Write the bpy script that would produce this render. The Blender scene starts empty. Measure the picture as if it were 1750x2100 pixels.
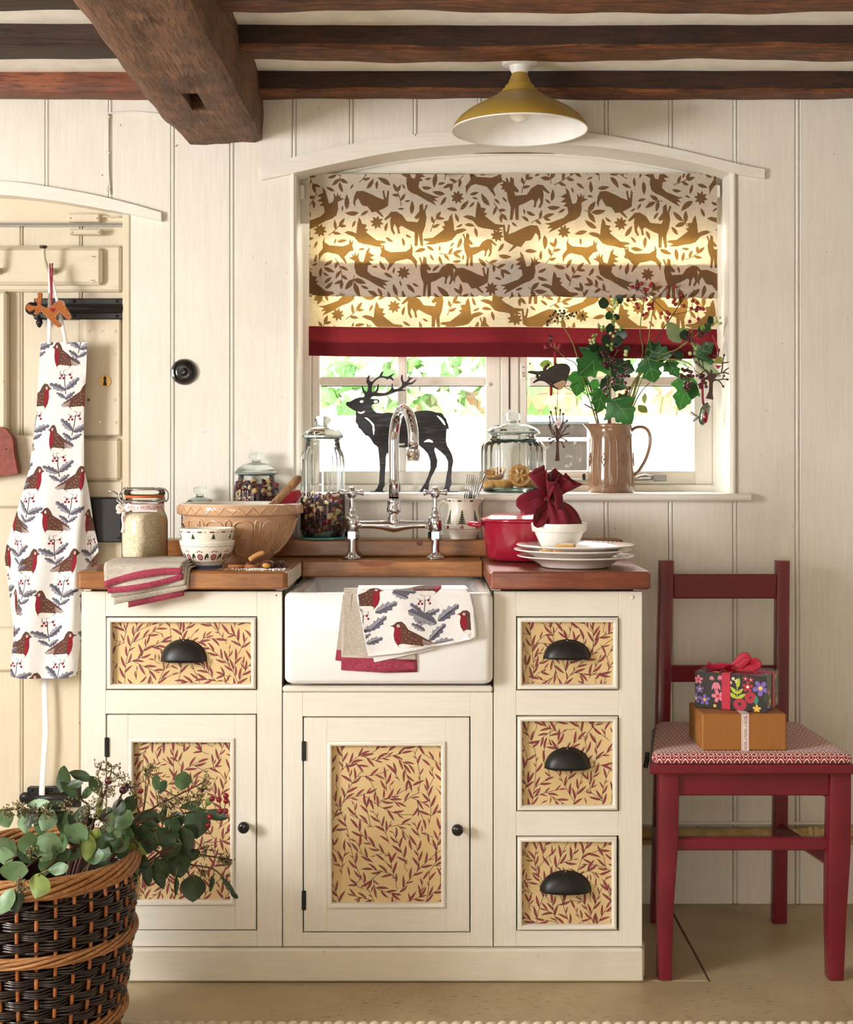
import bpy, math, random
from math import sin, cos, pi, sqrt, atan2, radians
from mathutils import Vector, Matrix
from mathutils.geometry import delaunay_2d_cdt

SC = bpy.context.scene
COL = SC.collection
R = random.Random(7)

# ------------------------------------------------------------------ camera
# photograph taken as 1750 x 2100; cabinet fronts stand at y = 0, camera three metres in front of them
F_PX, CX, HY, ZC, DC = 2790.0, 875.0, 945.0, 1.147, 3.0
cam_d = bpy.data.cameras.new('camera')
cam = bpy.data.objects.new('camera', cam_d)
COL.objects.link(cam)
cam.location = (0, -DC, ZC)
cam.rotation_euler = (pi / 2, 0, 0)
cam_d.sensor_width = 36
cam_d.lens = F_PX * 36 / 2100
cam_d.shift_y = (HY - 1050) / 2100
cam_d.clip_start = .05
SC.camera = cam

# ------------------------------------------------------------------ light
SC.view_settings.view_transform = 'Standard'
SC.view_settings.look = 'None'
SC.view_settings.gamma = 1
SC.view_settings.exposure = 0.3
SC.view_settings.use_curve_mapping = False
W = bpy.data.worlds.new('overcast_sky'); SC.world = W; W.use_nodes = True
wn = W.node_tree.nodes; wn.clear()
wo = wn.new('ShaderNodeOutputWorld'); wb = wn.new('ShaderNodeBackground')
wb.inputs[0].default_value = (.93, .97, 1, 1); wb.inputs[1].default_value = 9.0
W.node_tree.links.new(wb.outputs[0], wo.inputs[0])

def area(name, loc, target, sx, sy, power, col):
    d = bpy.data.lights.new(name, 'AREA'); d.shape = 'RECTANGLE'
    d.size = sx; d.size_y = sy; d.energy = power; d.color = col
    o = bpy.data.objects.new(name, d); COL.objects.link(o)
    o.location = loc
    o.rotation_euler = (Vector(target) - Vector(loc)).to_track_quat('-Z', 'Y').to_euler()
    return o
# daylight of the window in the left wall
area('left_window_daylight', (-2.58, -1.85, 1.35), (1.2, -.5, 1.0), .85, .8, 62, (1, .99, .985))
area('rear_ceiling_fill', (-.7, -4.35, 1.0), (0, -.9, 2.2), 1.8, 1.1, 24, (1, .90, .77))  # warm fill light added behind the camera, aimed up at the ceiling
sun_d = bpy.data.lights.new('hazy_sun', 'SUN'); sun_d.energy = 40.0; sun_d.angle = radians(30); sun_d.color = (1, .96, .9)
sun = bpy.data.objects.new('hazy_sun', sun_d); COL.objects.link(sun); sun.location = (0, 4, 5)
sun.rotation_euler = Vector((.2, -1, -1.17)).to_track_quat('-Z', 'Y').to_euler()

# ------------------------------------------------------------------ helpers
def X(px, y=0.): return (px - CX) * (DC + y) / F_PX
def Z(py, y=0.): return ZC - (py - HY) * (DC + y) / F_PX
def P(px, py, y=0.): return Vector((X(px, y), y, Z(py, y)))
def S(px, y=0.): return px * (DC + y) / F_PX

def lin(c):
    if isinstance(c, str):
        c = c.lstrip('#'); c = tuple(int(c[i:i + 2], 16) for i in (0, 2, 4))
    r = []
    for v in c:
        v = v / 255
        r.append(v / 12.92 if v <= .04045 else ((v + .055) / 1.055) ** 2.4)
    return (r[0], r[1], r[2], 1)

class NT:
    def __init__(s, name):
        s.m = bpy.data.materials.new(name); s.m.use_nodes = True
        s.t = s.m.node_tree; s.t.nodes.clear()
        s.out = s.n('OutputMaterial')
    def n(s, k, **kw):
        nd = s.t.nodes.new('ShaderNode' + k)
        for a, v in kw.items(): setattr(nd, a, v)
        return nd
    def l(s, a, b): s.t.links.new(a, b)
    def coord(s, scale=(1, 1, 1), kind='Object', rot=(0, 0, 0)):
        tc = s.n('TexCoord'); mp = s.n('Mapping')
        mp.inputs['Scale'].default_value = scale
        mp.inputs['Rotation'].default_value = rot
        s.l(tc.outputs[kind], mp.inputs[0]); return mp.outputs[0]
    def noise(s, vec, scale=1, detail=3, rough=.55, dist=0):
        nd = s.n('TexNoise'); nd.inputs['Scale'].default_value = scale
        nd.inputs['Detail'].default_value = detail; nd.inputs['Roughness'].default_value = rough
        nd.inputs['Distortion'].default_value = dist
        s.l(vec, nd.inputs['Vector']); return nd.outputs['Fac']
    def ramp(s, fac, stops):
        nd = s.n('ValToRGB'); e = nd.color_ramp.elements
        while len(e) < len(stops): e.new(.5)
        for i, (p, c) in enumerate(stops):
            e[i].position = p
            e[i].color = c if not isinstance(c, (float, int)) else (c, c, c, 1)
        s.l(fac, nd.inputs[0]); return nd.outputs[0]
    def mix(s, fac, a, b, mode='MIX'):
        nd = s.n('MixRGB'); nd.blend_type = mode
        for i, v in ((0, fac), (1, a), (2, b)):
            if isinstance(v, (float, int)): nd.inputs[i].default_value = v
            elif isinstance(v, tuple): nd.inputs[i].default_value = v
            else: s.l(v, nd.inputs[i])
        return nd.outputs[0]
    def math(s, op, a, b=0.):
        nd = s.n('Math', operation=op)
        for i, v in ((0, a), (1, b)):
            if isinstance(v, (float, int)): nd.inputs[i].default_value = v
            else: s.l(v, nd.inputs[i])
        return nd.outputs[0]
    def principled(s, col, rough=.5, metal=0, spec=.5, bump=None, bstr=.2, bdist=.002, coat=0, sheen=0, surface=True):
        b = s.n('BsdfPrincipled')
        if isinstance(col, tuple): b.inputs['Base Color'].default_value = col
        else: s.l(col, b.inputs['Base Color'])
        if isinstance(rough, (float, int)): b.inputs['Roughness'].default_value = rough
        else: s.l(rough, b.inputs['Roughness'])
        b.inputs['Metallic'].default_value = metal
        b.inputs['Specular IOR Level'].default_value = spec
        b.inputs['Coat Weight'].default_value = coat
        b.inputs['Coat Roughness'].default_value = .08
        b.inputs['Sheen Weight'].default_value = sheen
        if bump is not None:
            bn = s.n('Bump'); bn.inputs['Strength'].default_value = bstr; bn.inputs['Distance'].default_value = bdist
            s.l(bump, bn.inputs['Height']); s.l(bn.outputs[0], b.inputs['Normal'])
        if surface: s.l(b.outputs[0], s.out.inputs[0])
        return b

def plain(name, c, rough=.5, metal=0, spec=.5, c2=None, nscale=30, coat=0, bump=0, sheen=0):
    t = NT(name); col = lin(c); v = t.coord()
    nz = t.noise(v, nscale, 4)
    d = lin(c2) if c2 else tuple(x * .88 for x in col[:3]) + (1,)
    cc = t.mix(t.ramp(nz, [(.35, 0.), (.65, 1.)]), col, d)
    t.principled(cc, rough, metal, spec, nz if bump else None, bump or .1, .001, coat, sheen)
    return t.m

def paint(name, c, grain='z', dirt=.35, dirtcol='#8a6a45', rough=.42, bstr=.25):
    """old brush-painted timber: brush streaks along the grain, chips and grime"""
    t = NT(name); col = lin(c)
    sc = {'z': (26, 26, 1.6), 'x': (1.6, 26, 26), 'y': (26, 1.6, 26)}[grain]
    v = t.coord(sc); streak = t.noise(v, 6, 5, .6)
    big = t.noise(t.coord(), 2.3, 4, .6)
    spot = t.noise(t.coord((1, 1, 1)), 55, 3, .5)
    cc = t.mix(t.ramp(streak, [(.3, 0.), (.75, 1.)]), col, tuple(x * .9 for x in col[:3]) + (1,))
    cc = t.mix(t.math('MULTIPLY', t.ramp(big, [(.45, 0.), (.75, 1.)]), dirt), cc, t.mix(.5, col, lin(dirtcol)))
    cc = t.mix(t.ramp(spot, [(.74, 0.), (.79, .75)]), cc, lin('#6b5238'))
    h = t.math('ADD', streak, t.math('MULTIPLY', spot, .35))
    t.principled(cc, rough, 0, .35, h, bstr, .0012)
    return t.m

def wood(name, c1, c2, c3, grain='x', scale=1., rough=.5, bstr=.3, coat=0, contrast=(.35, .65), specks=True, bdist=.0015):
    t = NT(name)
    a, b = 1.5 * scale, 14 * scale
    sc = {'x': (a, b, b), 'y': (b, a, b), 'z': (b, b, a)}[grain]
    v = t.coord(sc)
    g = t.noise(v, 2.2, 6, .65, .8)
    fine = t.noise(t.coord(tuple(s * 2.4 for s in sc)), 2, 4, .6)
    big = t.noise(t.coord((2, 2, 2)), 1.6 * scale, 3)
    cc = t.mix(t.ramp(g, [(contrast[0], 0.), (contrast[1], 1.)]), lin(c1), lin(c2))
    cc = t.mix(t.math('MULTIPLY', t.ramp(big, [(.4, 0.), (.7, 1.)]), .55), cc, lin(c3))
    if specks: cc = t.mix(t.ramp(fine, [(.56, 0.), (.66, .8)]), cc, lin(c3))
    t.principled(cc, rough, 0, .4, t.math('ADD', g, t.math('MULTIPLY', fine, .4)), bstr, bdist, coat)
    return t.m

def cloth(name, c, c2=None, nscale=700, trans=.0, rough=.85, transcol=None, wv=.5):
    t = NT(name); col = lin(c)
    v = t.coord((1, 1, 1)); n1 = t.noise(t.coord((1, 1, 9)), 90, 2); n2 = t.noise(t.coord((9, 9, 1)), 90, 2)
    w_ = t.math('MULTIPLY', t.math('ADD', n1, n2), .5)
    d = lin(c2) if c2 else tuple(x * .8 for x in col[:3]) + (1,)
    cc = t.mix(t.ramp(w_, [(.38, 0.), (.62, wv * 2 if wv < .5 else 1.)]), col, d)
    b = t.principled(cc, rough, 0, .15, w_, .25, .0008, 0, .1, surface=(trans == 0))
    if trans:
        tr = t.n('BsdfTranslucent')
        if transcol:
            tr.inputs[0].default_value = lin(transcol)
        else: t.l(cc, tr.inputs[0])
        mx = t.n('MixShader'); mx.inputs[0].default_value = trans
        t.l(b.outputs[0], mx.inputs[1]); t.l(tr.outputs[0], mx.inputs[2]); t.l(mx.outputs[0], t.out.inputs[0])
    return t.m

def glassmat(name, tint=(.96, .985, .98, 1), edge=(.93, .96, .965, 1), dirt=0., rough=.02):
    """thin clear glass: Fresnel reflection over transmission that darkens where the wall is seen edge-on"""
    t = NT(name)
    lw = t.n('LayerWeight'); lw.inputs[0].default_value = .35
    tr = t.n('BsdfTransparent'); t.l(t.mix(t.math('POWER', lw.outputs['Facing'], 2.2), tint, edge), tr.inputs[0])
    gl = t.n('BsdfGlossy'); gl.inputs['Roughness'].default_value = rough
    fr = t.n('Fresnel'); fr.inputs[0].default_value = 1.42
    mx = t.n('MixShader'); t.l(fr.outputs[0], mx.inputs[0])
    t.l(tr.outputs[0], mx.inputs[1]); t.l(gl.outputs[0], mx.inputs[2])
    if dirt:
        df = t.n('BsdfDiffuse'); df.inputs[0].default_value = (.8, .8, .8, 1)
        nz = t.noise(t.coord(), 60, 4)
        m2 = t.n('MixShader'); t.l(t.math('MULTIPLY', t.ramp(nz, [(.6, 0.), (.75, 1.)]), dirt), m2.inputs[0])
        t.l(mx.outputs[0], m2.inputs[1]); t.l(df.outputs[0], m2.inputs[2]); t.l(m2.outputs[0], t.out.inputs[0])
    else: t.l(mx.outputs[0], t.out.inputs[0])
    return t.m

def solidglass(name, tint):
    t = NT(name); b = t.n('BsdfGlass'); b.inputs['Color'].default_value = tint; b.inputs['Roughness'].default_value = .01; b.inputs['IOR'].default_value = 1.42
    t.l(b.outputs[0], t.out.inputs[0]); return t.m

class G:
    """collects geometry for one mesh object"""
    def __init__(s): s.V = []; s.F = []; s.I = []
    def add(s, V, F, mi=0, T=None):
        o = len(s.V)
        s.V += [tuple(T @ Vector(v)) if T else tuple(v) for v in V]
        s.F += [tuple(i + o for i in f) for f in F]
        s.I += [mi] * len(F)
        return s
    def box(s, x0, x1, y0, y1, z0, z1, b=.003, mi=0, T=None):
        b = min(b, abs(x1 - x0) * .45, abs(y1 - y0) * .45, abs(z1 - z0) * .45)
        if b <= 0:
            V = [(x, y, z) for x in (x0, x1) for y in (y0, y1) for z in (z0, z1)]
            return s.add(V, [(0, 1, 3, 2), (4, 6, 7, 5), (0, 4, 5, 1), (2, 3, 7, 6), (0, 2, 6, 4), (1, 5, 7, 3)], mi, T)
        V = []; idx = {}
        for i, x in enumerate((x0, x1)):
            for j, y in enumerate((y0, y1)):
                for k, z in enumerate((z0, z1)):
                    sx, sy, sz = (1, -1)[i], (1, -1)[j], (1, -1)[k]
                    idx[i, j, k] = len(V)
                    V += [(x, y + sy * b, z + sz * b), (x + sx * b, y, z + sz * b), (x + sx * b, y + sy * b, z)]
        F = []
        for a in range(3):
            for e in (0, 1):
                o = [q for q in range(3) if q != a]; loop = []
                for u, v in ((0, 0), (1, 0), (1, 1), (0, 1)):
                    key = [0, 0, 0]; key[a] = e; key[o[0]] = u; key[o[1]] = v
                    loop.append(idx[tuple(key)] + a)
                F.append(tuple(loop))
        for a in range(3):
            o = [q for q in range(3) if q != a]
            for u in (0, 1):
                for v in (0, 1):
                    k0 = [0, 0, 0]; k0[o[0]] = u; k0[o[1]] = v; k1 = k0[:]; k1[a] = 1
                    i0, i1 = idx[tuple(k0)], idx[tuple(k1)]
                    F.append((i0 + o[0], i1 + o[0], i1 + o[1], i0 + o[1]))
        for k, i0 in idx.items(): F.append((i0, i0 + 1, i0 + 2))
        return s.add(V, F, mi, T)
    def lathe(s, prof, n=32, c=(0, 0, 0), rf=None, mi=0, T=None, close=False):
        """prof: list of (r, z); rf(theta, r, z) may modulate the radius"""
        V = []; F = []; rows = []
        for r, z in prof:
            if r < 1e-6:
                rows.append([len(V)]); V.append((c[0], c[1], c[2] + z))
            else:
                row = []
                for k in range(n):
                    a = 2 * pi * k / n; q = rf(a, r, z) if rf else r
                    row.append(len(V)); V.append((c[0] + q * cos(a), c[1] + q * sin(a), c[2] + z))
                rows.append(row)
        for A, B in zip(rows, rows[1:]):
            if len(A) == 1 and len(B) == 1: continue
            for k in range(n):
                k2 = (k + 1) % n
                if len(A) == 1: F.append((A[0], B[k2], B[k]))
                elif len(B) == 1: F.append((A[k], A[k2], B[0]))
                else: F.append((A[k], A[k2], B[k2], B[k]))
        return s.add(V, F, mi, T)
    def tube(s, pts, rad, n=8, mi=0, cap=True, flat=1.0, up=None, closed=False):
        pts = [Vector(p) for p in pts]; m = len(pts)
        if not hasattr(rad, '__len__'): rad = [rad] * m
        V = []; F = []
        tan = []
        for i in range(m):
            if closed: t = pts[(i + 1) % m] - pts[i - 1]
            else: t = pts[min(i + 1, m - 1)] - pts[max(i - 1, 0)]
            tan.append(t.normalized() if t.length > 1e-9 else Vector((0, 0, 1)))
        u = Vector(up) if up else (Vector((0, 0, 1)) if abs(tan[0].z) < .9 else Vector((1, 0, 0)))
        for i in range(m):
            u = (u - tan[i] * u.dot(tan[i]))
            if u.length < 1e-6: u = Vector((1, 0, 0)) - tan[i] * tan[i].x
            u.normalize(); w = tan[i].cross(u)
            for k in range(n):
                a = 2 * pi * k / n
                V.append(pts[i] + u * (rad[i] * flat * cos(a)) + w * (rad[i] * sin(a)))
        mm = m if closed else m - 1
        for i in range(mm):
            j = (i + 1) % m
            for k in range(n):
                k2 = (k + 1) % n
                F.append((i * n + k, i * n + k2, j * n + k2, j * n + k))
        if cap and not closed:
            F.append(tuple(range(n))[::-1]); F.append(tuple((m - 1) * n + k for k in range(n)))
        return s.add(V, F, mi)
    def prism(s, poly, d0, d1, axis='y', mi=0, T=None, bev=0):
        """poly in (a,b): axis y -> (x,z), axis z -> (x,y), axis x -> (y,z)"""
        n = len(poly)
        def v(p, d):
            return {'y': (p[0], d, p[1]), 'z': (p[0], p[1], d), 'x': (d, p[0], p[1])}[axis]
        V = [v(p, d0) for p in poly] + [v(p, d1) for p in poly]
        F = [tuple(range(n))[::-1], tuple(range(n, 2 * n))] + [(i, (i + 1) % n, (i + 1) % n + n, i + n) for i in range(n)]
        return s.add(V, F, mi, T)
    def grid(s, f, nu, nv, mi=0, T=None, closed_u=False):
        V = []; F = []
        for j in range(nv + 1):
            for i in range(nu + (0 if closed_u else 1)):
                V.append(f(i / nu, j / nv))
        w = nu if closed_u else nu + 1
        for j in range(nv):
            for i in range(nu):
                i2 = (i + 1) % w
                F.append((j * w + i, j * w + i2, (j + 1) * w + i2, (j + 1) * w + i))
        return s.add(V, F, mi, T)
    def ball(s, c, r, n=10, mi=0, sc=(1, 1, 1), T=None):
        m = max(3, n // 2)
        V = [(c[0], c[1], c[2] + r * sc[2])]
        for j in range(1, m):
            a = pi * j / m
            for k in range(n):
                b = 2 * pi * k / n
                V.append((c[0] + r * sc[0] * sin(a) * cos(b), c[1] + r * sc[1] * sin(a) * sin(b), c[2] + r * sc[2] * cos(a)))
        V.append((c[0], c[1], c[2] - r * sc[2])); F = []
        for k in range(n): F.append((0, 1 + k, 1 + (k + 1) % n))
        for j in range(m - 2):
            for k in range(n):
                k2 = (k + 1) % n
                F.append((1 + j * n + k, 1 + (j + 1) * n + k, 1 + (j + 1) * n + k2, 1 + j * n + k2))
        o = 1 + (m - 2) * n
        for k in range(n): F.append((len(V) - 1, o + (k + 1) % n, o + k))
        return s.add(V, F, mi, T)
    def disc(s, c, r, n=12, mi=0, axis='y', d=.001):
        poly = [(c[0] + r * cos(2 * pi * k / n), c[2] + r * sin(2 * pi * k / n)) for k in range(n)]
        return s.prism(poly, c[1], c[1] + d, 'y', mi)
    def mesh(s, name, mats, smooth=False):
        me = bpy.data.meshes.new(name)
        me.from_pydata(s.V, [], s.F); me.update()
        for m in (mats if isinstance(mats, (list, tuple)) else [mats]): me.materials.append(m)
        if any(s.I): me.polygons.foreach_set('material_index', s.I)
        if smooth: 
            me.polygons.foreach_set('use_smooth', [True] * len(s.F))
        return me
    def obj(s, name, mats, parent=None, smooth=False, ang=None, sol=0, label=None):
        me = s.mesh(name, mats, smooth or ang is not None)
        if ang is not None: me.set_sharp_from_angle(angle=radians(ang))
        o = link(name, me, parent)
        if sol:
            md = o.modifiers.new('thickness', 'SOLIDIFY'); md.thickness = sol; md.offset = 0
        if label: o['label'] = label
        return o

def link(name, data, parent=None, loc=None, rot=None, scale=None):
    o = bpy.data.objects.new(name, data); COL.objects.link(o)
    if parent: o.parent = parent
    if loc: o.location = loc
    if rot: o.rotation_euler = rot
    if scale: o.scale = scale if hasattr(scale, '__len__') else (scale,) * 3
    return o
def tag(o, label=None, cat=None, group=None, kind=None):
    if label: o['label'] = label
    if cat: o['category'] = cat
    if group: o['group'] = group
    if kind: o['kind'] = kind
    return o
def thing(name, label, cat, loc=(0, 0, 0), rz=0, group=None, kind=None):
    o = bpy.data.objects.new(name, None); COL.objects.link(o)
    o.empty_display_size = .05
    o.location = loc; o.rotation_euler = (0, 0, rz)
    return tag(o, label, cat, group, kind)
def fix_normals(o):
    import bmesh
    b = bmesh.new(); b.from_mesh(o.data); bmesh.ops.recalc_face_normals(b, faces=b.faces); b.to_mesh(o.data); b.free()
    return o
def catmull(pts, k=6, closed=False):
    pts = [Vector(p) for p in pts]; n = len(pts); out = []
    for i in range(n if closed else n - 1):
        g = (lambda q: pts[q % n]) if closed else (lambda q: pts[max(0, min(n - 1, q))])
        p0, p1, p2, p3 = g(i - 1), g(i), g(i + 1), g(i + 2)
        for j in range(k):
            t = j / k
            out.append(.5 * ((2 * p1) + (p2 - p0) * t + (2 * p0 - 5 * p1 + 4 * p2 - p3) * t * t + (3 * p1 - p0 - 3 * p2 + p3) * t ** 3))
    if not closed: out.append(pts[-1])
    return out
def c2(pts, k=4, closed=True):
    return [(v.x, v.y) for v in catmull([(p[0], p[1], 0) for p in pts], k, closed)]
def clip(poly, x0, y0, x1, y1):
    for ax, lim, sg in ((0, x0, 1), (0, x1, -1), (1, y0, 1), (1, y1, -1)):
        out = []
        for i in range(len(poly)):
            a, b = poly[i - 1], poly[i]
            da, db = (a[ax] - lim) * sg, (b[ax] - lim) * sg
            if (da >= 0) != (db >= 0):
                t = da / (da - db); out.append((a[0] + (b[0] - a[0]) * t, a[1] + (b[1] - a[1]) * t))
            if db >= 0: out.append(b)
        poly = out
        if len(poly) < 3: return []
    return poly
def inpoly(x, y, poly):
    c = False; j = len(poly) - 1
    for i in range(len(poly)):
        xi, yi = poly[i][0], poly[i][1]; xj, yj = poly[j][0], poly[j][1]
        if (yi > y) != (yj > y) and x < (xj - xi) * (y - yi) / (yj - yi) + xi: c = not c
        j = i
    return c
def printed(outline, polys, nu=0, nv=0, holes=()):
    """flat sheet cut along the outlines of a printed pattern: returns V2, F, material index per face.
    polys: list of (points, material index); later ones lie on top"""
    xs = [p[0] for p in outline]; ys = [p[1] for p in outline]
    x0, x1, y0, y1 = min(xs), max(xs), min(ys), max(ys)
    if sum(outline[i - 1][0] * outline[i][1] - outline[i][0] * outline[i - 1][1] for i in range(len(outline))) < 0: outline = outline[::-1]
    vs = [Vector((p[0], p[1])) for p in outline]; fs = [list(range(len(vs)))]; mi = [0]
    def ccw(q):
        q = list(q); a = sum(q[i - 1][0] * q[i][1] - q[i][0] * q[i - 1][1] for i in range(len(q)))
        return q if a > 0 else q[::-1]
    holes = [ccw(h) for h in holes]; polys = [(ccw(p), m) for p, m in polys]
    for h in holes:
        b = len(vs); vs += [Vector((q[0], q[1])) for q in h]; fs.append(list(range(b, b + len(h)))); mi.append(-1)
    for pts, m in polys:
        if len(pts) < 3: continue
        b = len(vs); vs += [Vector((q[0], q[1])) for q in pts]; fs.append(list(range(b, b + len(pts)))); mi.append(m)
    for i in range(1, nu):
        for j in range(1, nv):
            x, y = x0 + (x1 - x0) * i / nu, y0 + (y1 - y0) * j / nv
            if inpoly(x, y, outline): vs.append(Vector((x, y)))
    r = delaunay_2d_cdt(vs, [], fs, 1, 1e-6, True)
    F, I = [], []
    for f, o in zip(r[2], r[5]):
        if 0 not in o: continue
        m = mi[max(o)]
        if m < 0: continue
        F.append(tuple(f)); I.append(m)
    return [(v.x, v.y) for v in r[0]], F, I
def leafpoly(x, y, a, L, Wd, bend=0., n=5, tip=.5):
    """almond leaf starting at (x,y) in direction a"""
    up, dn = [], []
    for i in range(1, n):
        t = i / n; w = Wd * .5 * sin(pi * t ** .85) ** .9
        aa = a + bend * (t - .5)
        cx, cy = x + L * t * cos(aa), y + L * t * sin(aa)
        up.append((cx - w * sin(aa), cy + w * cos(aa))); dn.append((cx + w * sin(aa), cy - w * cos(aa)))
    e = (x + L * cos(a + bend * .5), y + L * sin(a + bend * .5))
    return [(x, y)] + dn + [e] + up[::-1]
def strip(pts, w):
    """thin ribbon polygon along 2d points"""
    l, r = [], []
    n = len(pts)
    for i in range(n):
        dx = pts[min(i + 1, n - 1)][0] - pts[max(i - 1, 0)][0]; dy = pts[min(i + 1, n - 1)][1] - pts[max(i - 1, 0)][1]
        q = sqrt(dx * dx + dy * dy) or 1; ww = w[i] if hasattr(w, '__len__') else w
        l.append((pts[i][0] - dy / q * ww / 2, pts[i][1] + dx / q * ww / 2)); r.append((pts[i][0] + dy / q * ww / 2, pts[i][1] - dx / q * ww / 2))
    return l + r[::-1]
def circ(x, y, r, n=8, e=1.0): return [(x + r * cos(2 * pi * k / n), y + r * e * sin(2 * pi * k / n)) for k in range(n)]

# ------------------------------------------------------------------ materials
m_wall = paint('cream_wall_paint', '#ede8dd', 'z', .3)
m_wall_lintel = paint('cream_lintel_paint', '#eee9df', 'x', .2, bstr=.5)
m_cab = paint('cream_cabinet_paint', '#ece6d8', 'z', .22)
m_cabx = paint('cream_rail_paint', '#ece6d8', 'x', .22)
m_plinth = paint('cream_plinth_paint', '#e8dfcc', 'x', .6)
m_door = paint('cream_door_paint', '#dfd3bb', 'z', .4)
m_doorx = paint('cream_door_rail_paint', '#dfd3bb', 'x', .4)
m_white = paint('white_window_paint', '#f0ece2', 'z', .1)
m_whitex = paint('white_sill_paint', '#ece7dc', 'x', .25)
m_ceil = plain('white_ceiling_plaster', '#faf6ec', .8, bump=.3, nscale=14)
m_floor = None
m_gap = plain('dark_joint_shadow_gap', '#3a2c20', .9)
m_joint = plain('grimy_board_joint', '#7d6648', .9)
m_fjoint = plain('stone_floor_joint', '#75634a', .9)
m_black = plain('black_iron', '#141211', .42, 0, .4, c2='#1f1c1a', bump=.2)
m_blackgloss = plain('black_bakelite', '#1c1a1a', .15, 0, .6)
m_brass = plain('brass', '#b08d57', .3, 1)
m_steel = plain('steel', '#b9b9b8', .25, 1)
m_chrome = plain('chrome', '#dcdde2', .06, 1, c2='#d0d2d8')
m_glass = glassmat('clear_glass')
m_pane = glassmat('window_pane', (.97, .98, .98, 1), (.8, .84, .84, 1), .25)

# ================================================================== THE SETTING
WY = .517                                   # face of the boarded back wall
# ---- floor: old worn stone screed laid in big slabs
def make_floor_mat():
    t = NT('worn_stone_floor')
    big = t.noise(t.coord(), 3, 5, .6); fl = t.noise(t.coord((26, 75, 26)), 1.6, 4, .6); fl2 = t.noise(t.coord((1, 1, 1)), 1.1, 2)
    cc = t.mix(t.ramp(big, [(.35, 0.), (.7, 1.)]), lin('#b7a482'), lin('#a08c6c'))
    cc = t.mix(t.math('MULTIPLY', t.ramp(fl, [(.6, 0.), (.66, .8)]), t.ramp(fl2, [(.42, 0.), (.6, 1.)])), cc, lin('#4a3c2c'))
    fine = t.noise(t.coord(), 160, 2)
    t.principled(cc, t.ramp(big, [(.3, .28), (.7, .5)]), 0, .45, t.math('ADD', fl, t.math('MULTIPLY', fine, .3)), .12, .001)
    return t.m
m_floor = make_floor_mat()
fl = tag(G().box(-2.75, 2.75, -4.6, .6, -.06, -.004, 0).obj('floor', m_fjoint), kind='structure')
g = G(); g.box(-2.75, .623, .002, .6, -.03, 0, .002); g.obj('slab', m_floor, fl)
g = G(); g.prism([(-2.75, -4.6), (2.75, -4.6), (2.75, .6), (.628, .6), (.628, -.004), (-2.75, -.004)], -.03, 0, 'z'); g.obj('slab', m_floor, fl)

# ---- back wall: tongue and groove boards over masonry
OX0, OX1 = X(602, WY), X(1503, WY)          # window opening
DX1 = X(268, WY)                            # door opening, right side
DX0 = -1.62
wall = tag(G().obj('wall_back', m_joint), kind='structure')
g = G()
g.box(OX1, 2.75, .54, .78, 0, 2.2, 0); g.box(DX1, OX0, .54, .78, 0, 2.2, 0)
g.box(OX0, OX1, .54, .78, 0, 1.04, 0); g.box(OX0, OX1, .62, .78, 1.965, 2.2, 0)
g.box(DX0, DX1, .54, .78, 1.865, 2.2, 0); g.box(-2.75, DX0, .54, .78, 0, 2.2, 0)
wall.data = g.mesh('wall_back', m_joint)
joints = [-38, 92, 222, 350, 472, 600, 717, 848, 980, 1110, 1240, 1372, 1504, 1632, 1762]
def board(x0, x1, z0, z1, top=None, bot=None):
    """one beaded board; bot: list of (x,z) forming its curved lower edge"""
    g = G()
    if bot:
        g.prism([(x0 + .0108, 2.2), (x0 + .0108, bot(x0 + .0108))] + [(x0 + .0108 + (x1 - x0 - .0116) * k / 6, bot(x0 + .0108 + (x1 - x0 - .0116) * k / 6)) for k in range(1, 7)] + [(x1 - .0008, 2.2)], WY, .541)
        g.box(x0 + .0006, x0 + .0098, WY - .001, .541, bot(x0), 2.2, .003)
    else:
        g.box(x0 + .0108, x1 - .0008, WY, .541, z0, z1, .0022)
        g.box(x0 + .0006, x0 + .0098, WY - .001, .541, z0, z1, .003)
    return fix_normals(g.obj('board', m_wall, wall))
def arch_low(x):     # lower edge of boards over the window, hidden behind the lintel
    u = (x - (OX0 + OX1) / 2) / ((OX1 - OX0) / 2); return 1.975 - .068 * u * u
def arch_door(x):
    return Z(395, WY) - .07 * ((x - X(0, WY)) / .35) ** 2 if x > X(0, WY) else Z(395, WY)
for a, b in zip(joints, joints[1:]):
    xa, xb = X(a, WY), X(b, WY)
    if 600 <= a < 1504:
        board(xa, xb, 0, 0, bot=arch_low)
        board(xa, xb, 0.0, 1.045, None)
    elif b <= 268: board(xa, xb, 0, 0, bot=arch_door)
    elif a < 268:
        zt = Z(425, WY); g = G()
        g.prism([(DX1, 0), (xb - .0008, 0), (xb - .0008, 2.2), (xa + .0108, 2.2), (xa + .0108, zt), (DX1, zt)], WY, .541)
        g.box(xa + .0006, xa + .0098, WY - .001, .541, zt, 2.2, .003); fix_normals(g.obj('board', m_wall, wall))
    else: board(xa, xb, 0, 2.2)
for k in range(12):
    board(X(1762, WY) + .164 * k, X(1762, WY) + .164 * (k + 1), 0, 2.2)
for k in range(6): board(DX0 - .164 * (k + 1), DX0 - .164 * k, 0, 2.2)
# boards over the door continue left
for k in range(4): 
    x1 = X(-38, WY) - .164 * k; x0 = x1 - .164
    if x0 > DX0 - .1: board(x0, x1, Z(400, WY), 2.2)
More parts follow.
